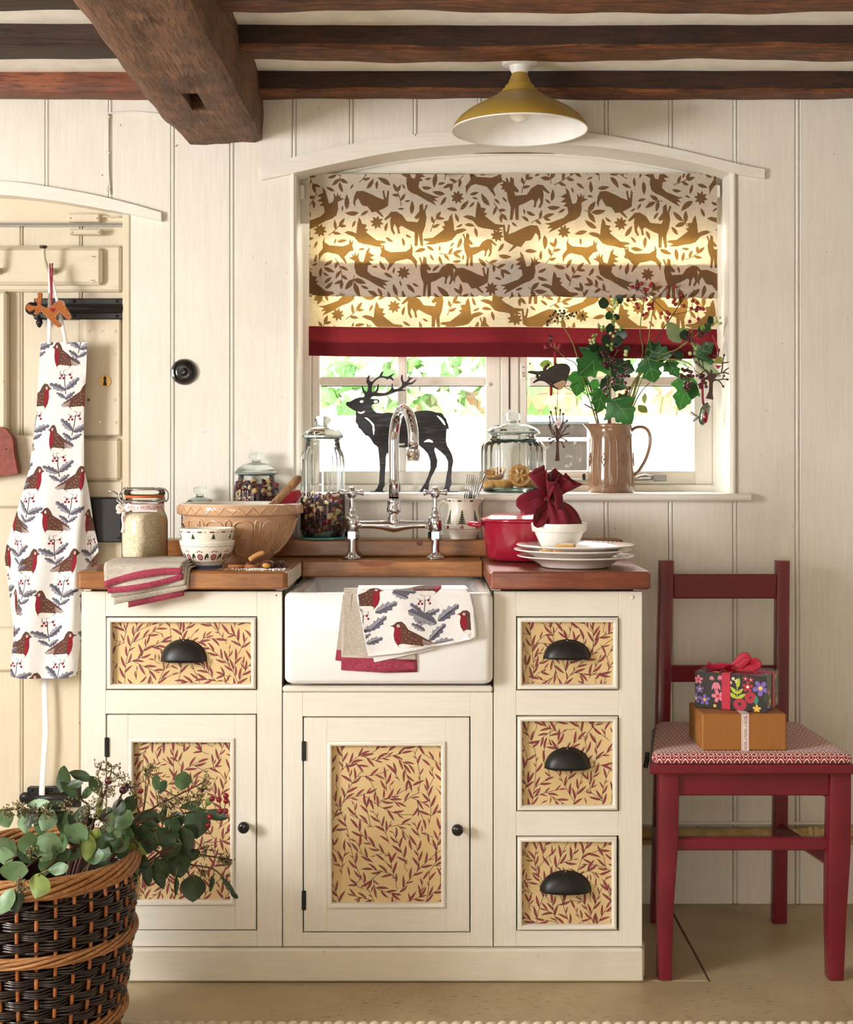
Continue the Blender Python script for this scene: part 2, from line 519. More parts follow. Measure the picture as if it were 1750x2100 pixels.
# painted cover strips and cable on the wall
def tubeobj(name, pts, r, mat, parent=None, n=6): return G().tube(pts, r, n).obj(name, mat, parent, smooth=True)
cab_pts = [P(222, 232, WY - .004), P(226, 232, WY - .004), P(240, 231, WY - .004), P(275, 229, WY - .004), P(315, 232, WY - .004), P(345, 236, WY - .004)]
w1 = thing('wall_cable', 'thin cream painted cable clipped down the wall above the door', 'cable', P(222, 300, WY))
def local(o, pts): return [Vector(p) - Vector(o.location) for p in pts]
tubeobj('cable', local(w1, cab_pts), .0022, m_wall, w1)
tubeobj('cable', local(w1, [P(223, 233, WY - .004), P(222, 300, WY - .004), P(223, 360, WY - .004), P(226, 398, WY - .004)]), .0028, m_wall, w1)
for py in (241, 314, 390):
    c = P(222, py, WY) - Vector(w1.location); G().box(c.x - .006, c.x + .006, -.009, .001, c.z - .002, c.z + .002, .001).obj('clip', m_wall, w1)

# ---- ceiling, other walls of the room
tag(G().box(-2.75, 2.75, -4.6, .6, 2.13, 2.2, 0).obj('ceiling', m_ceil), kind='structure')
g = G(); LW0, LW1, LZ0, LZ1 = -2.35, -1.35, .9, 1.85
g.box(-2.75, -2.65, -4.6, LW0, 0, 2.2, 0); g.box(-2.75, -2.65, LW1, .6, 0, 2.2, 0)
g.box(-2.75, -2.65, LW0, LW1, 0, LZ0, 0); g.box(-2.75, -2.65, LW0, LW1, LZ1, 2.2, 0)
tag(g.obj('wall_left', m_wall), kind='structure')
tag(G().box(2.65, 2.75, -4.6, .6, 0, 2.2, 0).obj('wall_right', m_wall), kind='structure')
g = G(); g.box(-2.75, 2.75, -4.6, -4.5, 0, 2.2, 0)
tag(g.obj('wall_front', m_wall), kind='structure')

# ---- window lintel and reveal
def px_poly(pts, y): return [(X(a, y), Z(b, y)) for a, b in pts]
LT = [(535, 343), (600, 325), (700, 302), (800, 284), (900, 273), (1050, 267), (1200, 274), (1300, 290), (1400, 311), (1500, 335), (1567, 349)]
LB = [(1567, 368), (1503, 357), (1400, 331), (1300, 313), (1200, 301), (1050, 295), (900, 303), (800, 315), (700, 335), (602, 357), (537, 371)]
lt = c2(LT, 4, False); lb = c2(LB, 4, False)
g = G(); g.prism(px_poly(lt + lb, WY), .505, .545)
tag(fix_normals(g.obj('trim_1', m_wall_lintel)), 'bowed cream timber lintel over the kitchen window', kind='structure')
arch = [p for p in lb if 600 <= p[0] <= 1505]
aw = [(X(a, WY), Z(b, WY)) for a, b in arch]
g = G(); g.grid(lambda u, v: (aw[min(len(aw) - 1, int(round(u * (len(aw) - 1))))][0], .512 + .118 * v, aw[min(len(aw) - 1, int(round(u * (len(aw) - 1))))][1] + .002), len(aw) - 1, 3)
soff = [(x, z + .002) for x, z in aw]
g2 = G(); g2.prism(soff[::-1] + [(OX1, 2.0), (OX0, 2.0)], .542, .63)
tag(fix_normals(g2.obj('trim_2', m_white)), kind='structure')
# head board behind the arch
hb = [(x, z + .01) for x, z in aw]
g = G(); g.prism(hb + [(OX0, 1.78), (OX1, 1.78)], .632, .65); tag(fix_normals(g.obj('trim_3', m_wall_lintel)), kind='structure')
g = G()
g.grid(lambda u, v: (aw[int(round(u * (len(aw) - 1)))][0], .63 - .006 * sin(pi * v), aw[int(round(u * (len(aw) - 1)))][1] - .008 * v + .004), len(aw) - 1, 4)
tag(g.obj('trim_4', m_white, None, smooth=True), kind='structure')
# side linings
for k, (x0, x1) in enumerate(((OX0 - .001, OX0 + .008), (OX1 - .008, OX1 + .001))):
    tag(G().box(x0, x1, .512, .76, 1.055, 1.90, .002).obj('trim_%d' % (5 + k), m_white), kind='structure')
for k, px in enumerate((598, 1500)):
    tag(G().box(X(px, WY), X(px + 7, WY), .508, .53, 1.06, Z(352, WY), .002).obj('trim_%d' % (7 + k), m_white), kind='structure')

# ---- window sill (rounded nosing)
SZ = 1.063                                   # top of the sill
sx0, sx1 = X(712, .49), X(1541, .49)
prof = [(.53, 1.043)] + [(.497 - .0105 * sin(a), 1.0535 - .0105 * cos(a)) for a in [pi * k / 8 for k in range(9)]] + [(.53, SZ + .0)]
g = G(); g.prism([(a, b) for a, b in prof], sx0 - .12, sx1, 'x'); g.box(OX0, OX1, .51, .78, 1.041, SZ, 0)
tag(fix_normals(g.obj('window_sill', m_whitex, None, ang=40)), 'white painted window sill with a rounded worn front edge', kind='structure')

# ---- casement window
FY = .735
win = tag(thing('window_1', None, None, (X(1052, FY), FY, SZ)), kind='structure')
wl = Vector(win.location)
def wbox(name, a, b, c, d, y0, y1, mat, parent=win, bev=.003):
    """a..b pixel columns, c..d pixel rows in the plane of the window"""
    return G().box(X(a, FY) - wl.x, X(b, FY) - wl.x, y0 - wl.y, y1 - wl.y, Z(d, FY) - wl.z, Z(c, FY) - wl.z, bev).obj(name, mat, parent)
TOPW = 380
wbox('frame_jamb', 618, 640, TOPW, 1003, .715, .78, m_white); wbox('frame_jamb', 1462, 1492, TOPW, 1003, .715, .78, m_white)
wbox('frame_mullion', 1027, 1064, TOPW, 1003, .72, .78, m_white)
wbox('frame_head', 618, 1492, 340, TOPW, .715, .78, m_whitex); wbox('frame_sill', 618, 1492, 994, 1009, .70, .78, m_whitex)
wbox('cord_gap', 1043, 1045.5, 700, 840, .718, .7195, m_gap, bev=0)
for (a, b, ins) in ((640, 1026, ((657, 816), (834, 996))), (1065, 1461, ((1086, 1245), (1263, 1424)))):
    cs = wbox('casement', a, a + 16, TOPW, 994, .725, .765, m_white)
    cs2 = wbox('stile', ins[1][1] , b, TOPW, 994, .725, .765, m_white, cs)
    wbox('bottom_rail', ins[0][0], ins[1][1], 966, 994, .725, .765, m_whitex, cs)
    wbox('glazing_bar', ins[0][1], ins[1][0], TOPW, 966, .728, .76, m_white, cs)
    for r0, r1 in ((773, 791), (580, 598)): wbox('glazing_bar', ins[0][0], ins[1][1], r0, r1, .7287, .7593, m_whitex, cs)
    for (p0, p1) in ins:
        for (r0, r1) in ((791, 966), (598, 773), (TOPW, 580)):
            wbox('pane', p0 - 1, p1 + 1, r0 - 1, r1 + 1, .744, .746, m_pane, cs, 0)
            wbox('putty', p0, p1, r0, r0 + 1.5, .741, .7435, m_gap, cs, 0)
# little hinge plates and stay on the frame
for (a, b, c, d) in ((1066, 1079, 744, 781), (998, 1006, 785, 792)):
    h = wbox('hinge', a, b, c, d, .716, .726, m_white)
for (px, py) in ((1073, 754), (1073, 766), (1073, 772), (1086, 747)): wbox('screw', px - 2, px + 2, py - 2, py + 2, .713, .7165, m_steel, bev=.001)
st = thing('window_stay', 'silver metal stay on the bottom rail behind the flower jug', 'window stay', P(1250, 985, .7))
o = Vector(st.location)
G().tube(local(st, [P(1150, 984, .705), P(1205, 985, .705), P(1300, 984, .705), P(1318, 982, .705)]), .0035, 8).obj('bar', m_steel, st, smooth=True)
G().tube(local(st, [P(1300, 983, .703), P(1312, 980, .703), P(1325, 979, .703), P(1338, 980, .703)]), [.004, .008, .009, .006], 10).obj('grip', m_steel, st, smooth=True)
c = P(1352, 980, .712) - o; G().box(c.x - .018, c.x + .018, -.004, .010, c.z - .009, c.z + .009, .002).obj('plate', m_steel, st)
c = P(1197, 978, .712) - o; G().box(c.x - .004, c.x + .004, -.004, .006, c.z - .009, c.z + .009, .002).obj('peg', m_black, st)
for px in (1347, 1357):
    c = P(px, 980, .705) - o; G().box(c.x - .003, c.x + .003, -.003, .002, c.z - .003, c.z + .003, .001).obj('screw', m_black, st)

# ---- door
DY = .565
door = tag(thing('door_1', None, None, (X(100, DY), DY, 0)), kind='structure')
dl = Vector(door.location)
def dbox(name, a, b, c, d, y0, y1, mat=None, parent=door, bev=.003):
    return G().box(X(a, DY) - dl.x, X(b, DY) - dl.x, y0 - dl.y, y1 - dl.y, max(0.004, Z(d, DY)) - dl.z, Z(c, DY) - dl.z, bev).obj(name, mat or m_door, parent)
dbox('backing', -420, 256, 462, 2000, DY + .012, DY + .03, m_gap, bev=0)
pj = [-420, -300, -200, -80, 43, 165, 255]
for a, b in zip(pj, pj[1:]):
    dbox('plank', a + 4.5 if a > -400 else a, b - 1, 464, 2000, DY, DY + .014)
    if a > -400: dbox('bead', a + 0, a + 3.5, 464, 2000, DY - .001, DY + .012)
dbox('ledge', -420, 252, 506, 600, .542, DY + .001, m_doorx, bev=.006)
hr = dbox('hook_rail', -420, 217, 513, 588, .518, .543, m_doorx, bev=.008)
for (px, py) in ((192, 526), (190, 575)):
    c = P(px, py, .517) - dl; G().disc(tuple(c), .006, 12, d=.002).obj('screw', m_doorx, hr)
    G().box(c.x - .0045, c.x + .0045, -.0495, -.0478, c.z - .0006, c.z + .0006, 0).obj('slot', m_gap, hr)
dbox('ledge', -420, 166, 893, 1040, .545, DY + .001, m_doorx, bev=.005)
dbox('ledge', -420, 255, 1285, 1374, .545, DY + .001, m_doorx, bev=.005)
dbox('ledge', -420, 255, 1662, 1760, .545, DY + .001, m_doorx, bev=.005)
dbox('stile', -60, 21, 601, 893, .528, DY, None, bev=.006)
sc = P(4, 782, .528) - dl; G().disc((sc.x, sc.y - .002, sc.z), .004, 10, d=.003).obj('screw', m_door, door)
lp = dbox('lock_panel', 166, 250, 655, 893, .545, DY, None, bev=.003)
for (px, py) in ((182, 679), (208, 679), (235, 679), (180, 725), (235, 726), (182, 773), (182, 820), (235, 820), (206, 866), (237, 866)):
    c = P(px, py, .545) - dl; G().disc((c.x, c.y - .002, c.z), .0035, 8, d=.003).obj('screw', m_steel if py > 800 else m_door, lp)
kp = P(216, 782, .545) - dl
esc = G().disc((kp.x, kp.y - .003, kp.z), .0155, 20, d=.004).obj('keyhole_plate', m_brass, lp, ang=40)
G().prism([(kp.x + (px - 216) * .00126, kp.z - (py - 782) * .00126) for px, py in ((213, 775), (216, 771), (219, 775), (218, 780), (220, 791), (212, 791), (214, 780))], kp.y - .0042, kp.y - .003).obj('keyhole', m_gap, lp)
dbox('panel', 166, 248, 899, 985, .55, DY, None, bev=.008)
dbox('panel', 166, 252, 988, 1020, .556, DY, None, bev=.002)
# head of the frame, jamb, contact boxes
dbox('frame_head', -420, 262, 370, 458, .552, .60, m_doorx, bev=.004)
dbox('frame_jamb', 257, 272, 440, 2000, .53, .60, None, bev=.003)
dbox('gap_seal', -420, 253, 457, 464, .556, .562, plain('grey_draught_strip', '#8c857c', .6), bev=.001)
al = thing('door_alarm', 'two small cream alarm contact boxes at the top of the plank door', 'door alarm', P(175, 460, .55))
ao = Vector(al.location)
for (a, b, c, d, n_) in ((140, 206, 439, 456, 'sensor_box'), (143, 209, 471, 482, 'sensor_box')):
    q = G().box(X(a, .54) - ao.x, X(b, .54) - ao.x, -.022, .002, Z(d, .54) - ao.z, Z(c, .54) - ao.z, .003).obj(n_, m_door, al)
    for px in (a + 5, b - 7): 
        cc = P(px, (c + d) / 2, .528) - ao; G().disc((cc.x, cc.y - .002, cc.z), .002, 8, d=.003).obj('screw', m_steel, q)
G().tube([v - ao for v in (P(206, 445, .54), P(215, 443, .54), P(225, 446, .54), P(233, 443, .54), P(242, 446, .54), P(255, 443, .545))], .002, 6).obj('wire', m_door, al, smooth=True)
# door lintel
dt = [(-120, 372), (0, 374), (60, 379), (130, 390), (200, 403), (270, 420), (333, 438)]
db = [(333, 455), (268, 441), (200, 428), (130, 416), (60, 407), (0, 402), (-120, 400)]
g = G(); g.prism(px_poly(c2(dt, 3, False) + c2(db, 3, False), WY), .50, .56)
tag(fix_normals(g.obj('trim_9', m_wall_lintel)), kind='structure')
G2 = G(); G2.box(DX0, X(-120, WY), .50, .56, Z(400, WY), Z(372, WY), .002); tag(G2.obj('trim_10', m_wall_lintel), kind='structure')
# iron bolts and lock on the door
def iron_bolt(py0, py1, a, b, label):
    t = thing('door_bolt', label, 'door bolt', P((a + b) / 2, (py0 + py1) / 2, DY), group='black iron bolts on the plank door'); o = Vector(t.location)
    y = .545
    G().box(X(a, y) - o.x, X(b, y) - o.x, -.024, .0, Z(py1, y) - o.z, Z(py0, y) - o.z, .002).obj('plate', m_black, t)
    zc = Z((py0 + py1) / 2, y) - o.z
    G().tube([(X(a - 6, y) - o.x, -.028, zc), (X(b - 2, y) - o.x, -.028, zc)], .012, 10).obj('bar', m_black, t, smooth=True)
    for dx in (10, (b - a) * .45, b - a - 14):
        for s_ in (-1, 1): G().ball((X(a + dx, y) - o.x, -.026, zc + s_ * .02), .004, 8).obj('rivet', m_black, t, smooth=True)
    return t, o, y, zc
t, o, y, zc = iron_bolt(612, 655, 70, 254, 'black iron bolt behind the felt reindeer on the door')
G().lathe([(0, 0), (.004, -.002), (.009, -.012), (.009, -.016), (.004, -.026), (0, -.028)], 10, (X(83, y) - o.x, -.03, Z(651, y) - o.z)).obj('knob', m_black, t, smooth=True)
G().ball((X(67, y) - o.x, -.03, zc), .017, 12, sc=(1, .6, 1)).obj('bolt_end', m_black, t, smooth=True)
t, o, y, zc = iron_bolt(1615, 1655, 56, 165, 'black iron bolt low on the door above the wicker basket')
G().ball((X(54, y) - o.x, -.03, zc), .016, 12, sc=(1, .6, 1)).obj('bolt_end', m_black, t, smooth=True)
t = thing('rim_lock', 'large black iron rim lock on the door beside the apron', 'door lock', P(228, 1065, DY)); o = Vector(t.location)
G().box(X(170, .54) - o.x, X(251, .54) - o.x, -.035, .0, Z(1112, .54) - o.z, Z(1021, .54) - o.z, .003).obj('case', m_black, t)
for px in (180, 243):
    for py in (1030, 1103): G().ball((X(px, .53) - o.x, -.036, Z(py, .53) - o.z), .003, 8).obj('screw', m_black, t, smooth=True)
# coat hooks on the rail
def coat_hook(px, label):
    t = thing('coat_hook', label, 'coat hook', P(px, 540, .518), group='coat hooks on the door rail')
    y0 = .518
    g = G(); g.tube([(0.01, .0, -.022), (.008, -.03, -.021), (.004, -.045, -.012), (0, -.05, .005), (0, -.052, .02), (0, -.054, .031)], [.009, .007, .006, .0055, .0045, .006], 10)
    g.obj('hook', m_door, t, smooth=True)
    G().lathe([(0, .004), (.009, .003), (.0105, 0), (.008, -.003), (.004, -.006)], 14, (0, -.054, .034)).obj('tip', plain('worn_dark_iron', '#4a4038', .35, .6), t, smooth=True)
coat_hook(101, 'cream coat hook holding the robin apron on the door')
coat_hook(-10, 'cream coat hook at the left edge of the photograph')
# painted round switch on the wall
sw = thing('round_switch', 'round black bakelite dome switch on the cream boards', 'light switch', P(378, 763, WY))
G().lathe([(0, .0), (.0335, 0), (.0335, .006), (.031, .011), (.026, .0125), (.024, .010), (.022, .012), (.016, .014), (.011, .0135), (.010, .020), (.006, .024), (0, .0245)], 40, T=Matrix.Rotation(pi / 2, 4, 'X')).obj('dome', m_blackgloss, sw, ang=35)
# heating pipes low on the wall behind the chair
pm = plain('yellowed_cream_pipe_paint', '#d8c08c', .4, c2='#b99c63')
for k, (py, r, lb) in enumerate(((1708, .0125, 'thick cream pipe along the wall behind the chair, upper one'), (1722, .008, 'thin cream pipe along the wall behind the chair, lower one'))):
    t = thing('heating_pipe', lb, 'pipe', (1.2, .498, Z(py + 4 * k, .498)), group='pipes on the wall behind the chair')
    G().tube([(-.74, 0, 0), (1.4, 0, 0)], r, 14).obj('pipe', pm, t, smooth=True)
    for px in (1660, 1672) if k == 0 else ():
        G().tube([(X(px, .5) - 1.2 - .006, 0, 0), (X(px, .5) - 1.2 + .006, 0, 0)], r * 1.25, 14).obj('coupling', pm, t, ang=30)
    for xx in (-.5, .3): G().box(xx - .004, xx + .004, -.006, .019, -r * .9, r * .9, .001).obj('clip', pm, t)
tag(G().box(.48, 2.65, .505, .518, Z(1692, .51), Z(1686, .51), .003).obj('trim_11', m_wall), kind='structure')

# ---- ceiling timbers
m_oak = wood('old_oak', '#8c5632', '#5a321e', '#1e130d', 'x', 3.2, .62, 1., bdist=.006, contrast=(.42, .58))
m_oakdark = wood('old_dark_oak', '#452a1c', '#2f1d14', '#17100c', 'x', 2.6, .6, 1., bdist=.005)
m_oakred = wood('reddish_pine', '#8c5030', '#6a361e', '#2f1a10', 'x', 2.6, .55, .4)
m_beam = wood('hewn_oak_beam', '#8a5e3c', '#5c3a22', '#1f130b', 'y', 3.4, .6, 1., bdist=.007)
def wob(a, b, s): return sin(a * 5.1 + s) * .5 + sin(a * 12.7 + 2.3 * s + b) * .3 + sin(a * 31 + 5 * s + 2 * b) * .2
def timber(name, label, x0, x1, y0, y1, z0, z1, mats, seed, amp=.006, n=90, under=None):
    """rough squared joist along x with a wavy, worn arris"""
    t = []
    prof = [(0, 1), (0, .55), (0, .12), (.06, .0), (.35, -.02), (.7, -.01), (.95, .0), (1, .1), (1, 1)]
    g = G(); V = []; F = []; I = []
    for i in range(n + 1):
        x = x0 + (x1 - x0) * i / n
        for k, (a, b) in enumerate(prof):
            yy = y0 + (y1 - y0) * a; zz = z0 + (z1 - z0) * b
            w = amp * wob(x, k * .3, seed + k * .08)
            if b < .5: zz += w
            if a in (0, 1) or a == .06: yy += amp * .8 * wob(x, 1, seed * 1.7 + a * 3)
            V.append((x, yy, zz))
    m = len(prof)
    for i in range(n):
        for k in range(m - 1):
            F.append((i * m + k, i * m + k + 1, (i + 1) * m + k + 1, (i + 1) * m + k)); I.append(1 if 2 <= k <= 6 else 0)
    F += [tuple(range(m)), tuple(n * m + k for k in range(m))[::-1]]; I += [0, 0]
    g.V, g.F, g.I = V, F, I
    o = fix_normals(g.obj(name, mats, None, ang=50))
    return tag(o, label, 'beam', 'dark timber ceiling joists')
JZ = 2.08
BX0, BX1 = -.672, -.425
timber('ceiling_joist', 'dark rough joist right of the main beam, nearest the back wall', BX1 - .02, 2.6, .43, .515, JZ, 2.14, [m_oakdark, m_oak], 1, .004)
timber('ceiling_joist', 'dark rough joist above the lamp, middle one right of the main beam', BX1 - .02, 2.6, .07, .18, JZ, 2.14, [m_oakdark, m_oak], 4, .006)
timber('ceiling_joist', 'dark rough joist right of the main beam at the top of the photograph', BX1 - .02, 2.6, -.26, -.165, JZ, 2.14, [m_oakdark, m_oak], 8, .006)
timber('ceiling_joist', 'reddish smooth joist left of the main beam, nearest the back wall', -2.6, BX0 + .03, .44, .515, JZ, 2.14, [m_oakred, m_oakred], 2, .002)
timber('ceiling_joist', 'dark joist left of the main beam, middle one of three', -2.6, BX0 + .03, .06, .18, JZ + .003, 2.14, [m_oakdark, m_oakdark], 6, .004)
timber('ceiling_joist', 'dark joist left of the main beam at the top of the photograph', -2.6, BX0 + .03, -.26, -.165, JZ + .005, 2.14, [m_oakdark, m_oakdark], 9, .004)
# further joists over the room, out of view
for k in range(3):
    timber('ceiling_joist', 'dark joist over the room, %s from the camera side' % ('first', 'second', 'third')[k], -2.6, 2.6, -.66 - .36 * k - .05, -.66 - .36 * k + .05, JZ, 2.14, [m_oakdark, m_oak], 11 + k, .004, 20)
def main_beam():
    prof = [(0, 1), (-.02, .6), (0, .34), (.10, .12), (.24, .0), (.4, -.01), (.505, 0), (.512, .0), (.64, .0), (.647, 0), (.8, .005), (.93, .0), (1, .05), (1.02, .4), (.99, 1)]
    g = G(); V = []; F = []
    y0, y1, n = -4.4, .516, 150
    ys = sorted([y0 + (-.7 - y0) * k / 20 for k in range(20)] + [-.7 + (y1 + .7) * k / 110 for k in range(111)] + [.0299, .0301, .1759, .1761])
    for i, y in enumerate(ys):
        for k, (a, b) in enumerate(prof):
            x = BX0 + (BX1 - BX0) * a; z = 1.966 + (2.16 - 1.966) * b
            w = wob(y, k * .4, 3 + k * .13)
            if b < .5: z += .005 * w
            x += .004 * wob(y, 0, 5 + a * 2)
            if .51 < a < .645 and .03 < y < .176: z += .06
            if y > .38 and k < 4: x += .35 * (y - .38) ** 1.0 * (1 - b) * .4
            V.append((x, y, z))
    m = len(prof)
    for i in range(len(ys) - 1):
        for k in range(m - 1): F.append((i * m + k, (i + 1) * m + k, (i + 1) * m + k + 1, i * m + k + 1))
    F += [tuple(range(m)), tuple((len(ys) - 1) * m + k for k in range(m))]
    g.V, g.F, g.I = V, F, [0] * len(F)
    return tag(fix_normals(g.obj('main_beam', m_beam, None, ang=45)), 'great hewn oak main beam running from the back wall towards the viewer', 'beam')
main_beam()

# ================================================================== KITCHEN UNITS
def ring(g, x0, x1, z0, z1, prof, mi=0):
    """moulding swept round a rectangle; prof: (inset, y)"""
    V = []; F = []; m = len(prof)
    for cx, cz, sx, sz in ((x0, z0, 1, 1), (x1, z0, -1, 1), (x1, z1, -1, -1), (x0, z1, 1, -1)):
        for d, y in prof: V.append((cx + sx * d, y, cz + sz * d))
    for c in range(4):
        e = (c + 1) % 4
        for k in range(m - 1): F.append((c * m + k, c * m + k + 1, e * m + k + 1, e * m + k))
    return g.add(V, F, mi)
def half_round(w, y, h, n=6):
    return [(0, y + .012)] + [(w / 2 - w / 2 * cos(pi * k / n), y - h * sin(pi * k / n) ** .8) for k in range(n + 1)] + [(w, y + .014)]
m_paper = plain('buff_wallpaper', '#dabf8e', .6, c2='#d0b27e', nscale=8)
m_pleaf = plain('printed_red_leaf', '#96363f', .6)
m_pline = plain('printed_dark_line', '#4a2526', .6)

def willow(w, h, seed):
    """willow-bough wallpaper: winding stems with slim leaves"""
    rr = random.Random(seed); polys = []; nodes = []; hs = {}
    def near(x, y, d, skip=None):
        c = .012; i, j = int(x // c), int(y // c)
        q = int(d // c) + 1
        for a in range(i - q, i + q + 1):
            for b in range(j - q, j + q + 1):
                for (u, v, sid) in hs.get((a, b), ()):
                    if sid != skip and (u - x) ** 2 + (v - y) ** 2 < d * d: return True
        return False
    def put(x, y, sid): hs.setdefault((int(x // .012), int(y // .012)), []).append((x, y, sid))
    stems = []
    def grow(x, y, a, L, sid, parent, first):
        pts = [(x, y, a)]; cur = rr.uniform(-7, 7); d = 0; ph = rr.uniform(0, 6)
        while d < L:
            a += .004 * (cur + 5 * sin(ph + d * 30)); x += .004 * cos(a); y += .004 * sin(a); d += .004
            if not (-.02 < x < w + .02 and -.02 < y < h + .02): break
            if near(x, y, .0145, parent if d < .02 else None): break
            pts.append((x, y, a))
        return pts
    sid = 0
    for k in range(int(w / .07) + 1):
        p = grow(w * (k + .5 + rr.uniform(-.25, .25)) / (int(w / .07) + 1), -.015, pi / 2 + rr.uniform(-.5, .5), rr.uniform(.12, .5), sid, None, 1)
        if len(p) > 8:
            stems.append((sid, p)); [put(q[0], q[1], sid) for q in p]; sid += 1
    tries = 0
    while tries < 1500:
        tries += 1
        if tries % 6 == 0 or not stems:
            x, y = rr.uniform(0, w), rr.uniform(0, h)
            if near(x, y, .02): continue
            p = grow(x, y, rr.uniform(.3, 2.8), rr.uniform(.05, .14), sid, None, 1)
        else:
            ps, pp = rr.choice(stems); q = rr.choice(pp[2:])
            p = grow(q[0], q[1], q[2] + rr.choice((-1, 1)) * rr.uniform(.45, .95), rr.uniform(.03, .13), sid, ps, 0)
        if len(p) > 5:
            stems.append((sid, p)); [put(q[0], q[1], sid) for q in p]; sid += 1
    lv = []
    def leafok(x, y, a, L):
        for t in (.35, .6, .85, 1.05):
            u, v = x + L * t * cos(a), y + L * t * sin(a)
            for (c, d) in lv:
                if abs(c - u) < .0050 and abs(d - v) < .0050 and (c - u) ** 2 + (d - v) ** 2 < .0050 ** 2: return False
        return True
    cand = []
    for sid_, p in stems:
        cand.append((p[-1][0], p[-1][1], p[-1][2]))
        k = 1; s = 1
        while k < len(p):
            cand.append((p[k][0], p[k][1], p[k][2] + s * rr.uniform(.4, .62))); s = -s; k += 3
    rr.shuffle(cand)
    for x, y, a in cand:
        for L in (rr.uniform(.024, .030), .018, .012):
            if leafok(x, y, a, L):
                for t in (.4, .6, .8, 1): lv.append((x + L * t * cos(a), y + L * t * sin(a)))
                b = rr.uniform(-.35, .35); wd = L * .2
                polys.append((leafpoly(x, y, a, L, wd, b), 2))
                polys.append((leafpoly(x + .12 * L * cos(a), y + .12 * L * sin(a), a, L * .74, wd * .66, b * .74), 1))
                break
    for _ in range(900):                      # little sprigs where the paper would stay bare
        x, y, a = rr.uniform(0, w), rr.uniform(0, h), rr.uniform(.2, 2.9)
        if any(abs(c - x) < .0085 and abs(d - y) < .0085 for c, d in lv): continue
        n0 = 0
        for da in (0, .75, -.75):
            for L in (.022, .015):
                if leafok(x, y, a + da, L):
                    for t in (.3, .6, .8, 1): lv.append((x + L * t * cos(a + da), y + L * t * sin(a + da)))
                    polys.append((leafpoly(x, y, a + da, L, L * .215, .2), 2)); polys.append((leafpoly(x + .12 * L * cos(a + da), y + .12 * L * sin(a + da), a + da, L * .74, L * .14, .15), 1)); n0 = 1
                    break
        if n0: polys.insert(0, (strip([(x, y), (x - .008 * cos(a + .2), y - .008 * sin(a + .2)), (x - .016 * cos(a + .4), y - .016 * sin(a + .4))], .0011), 2))
    out = []
    for sid_, p in stems:
        q = p[::2] + [p[-1]]
        out.append((strip([(a, b) for a, b, _ in q], .0012), 2))
    res = []
    for pts, m in out + polys:
        c = clip(pts, .0005, .0005, w - .0005, h - .0005)
        if len(c) >= 3: res.append((c, m))
    return res
def paper_panel(name, x0, x1, z0, z1, y, seed, parent, o):
    V, F, I = printed([(0, 0), (x1 - x0, 0), (x1 - x0, z1 - z0), (0, z1 - z0)], willow(x1 - x0, z1 - z0, seed))
    g = G(); g.V = [(x0 + a - o.x, y - o.y, z0 + b - o.z) for a, b in V]; g.F = F; g.I = I
    return g.obj(name, [m_paper, m_pleaf, m_pline], parent, label='buff wallpaper panel printed with red willow leaves')

def cup_handle(parent, px, py, w, h, o):
    c = P(px, py, 0) - o; a, hh, d = S(w) / 2, S(h), .028
    g = G()
    g.grid(lambda u, v: (c.x + a * cos(pi * u), c.y - d * sin(pi * u) ** .8 * sin(v * pi / 2) + .009, c.z + hh * sin(pi * u) ** .9 * cos(v * pi / 2)), 28, 10)
    g.grid(lambda u, v: (c.x + (a * (1.0 + .07 * (1 - v))) * cos(pi * u), c.y + .0085 - .002 * v, c.z + hh * (1 + .07 * (1 - v)) * sin(pi * u) ** .9), 28, 1)
    ob = g.obj('cup_handle', m_black, parent, smooth=True, sol=.0025, label='black iron cup handle')
    for q in ((-.9, .12), (0, 1.02), (.9, .12)):
        G().ball((c.x + q[0] * a, c.y - .0005 + (.004 if q[1] > 1 else 0), c.z + q[1] * hh), .0022, 6).obj('rivet', m_steel, parent, smooth=True)
    return ob
def knob(parent, px, py, o, r=.0128):
    c = P(px, py, 0) - o
    return G().lathe([(0.006, 0), (.006, .014), (.008, .017), (r, .023), (r * .97, .029), (r * .5, .032), (0, .0325)], 20, T=Matrix.Translation(c) @ Matrix.Rotation(pi / 2, 4, 'X')).obj('knob', m_blackgloss, parent, smooth=True, label='round black knob')

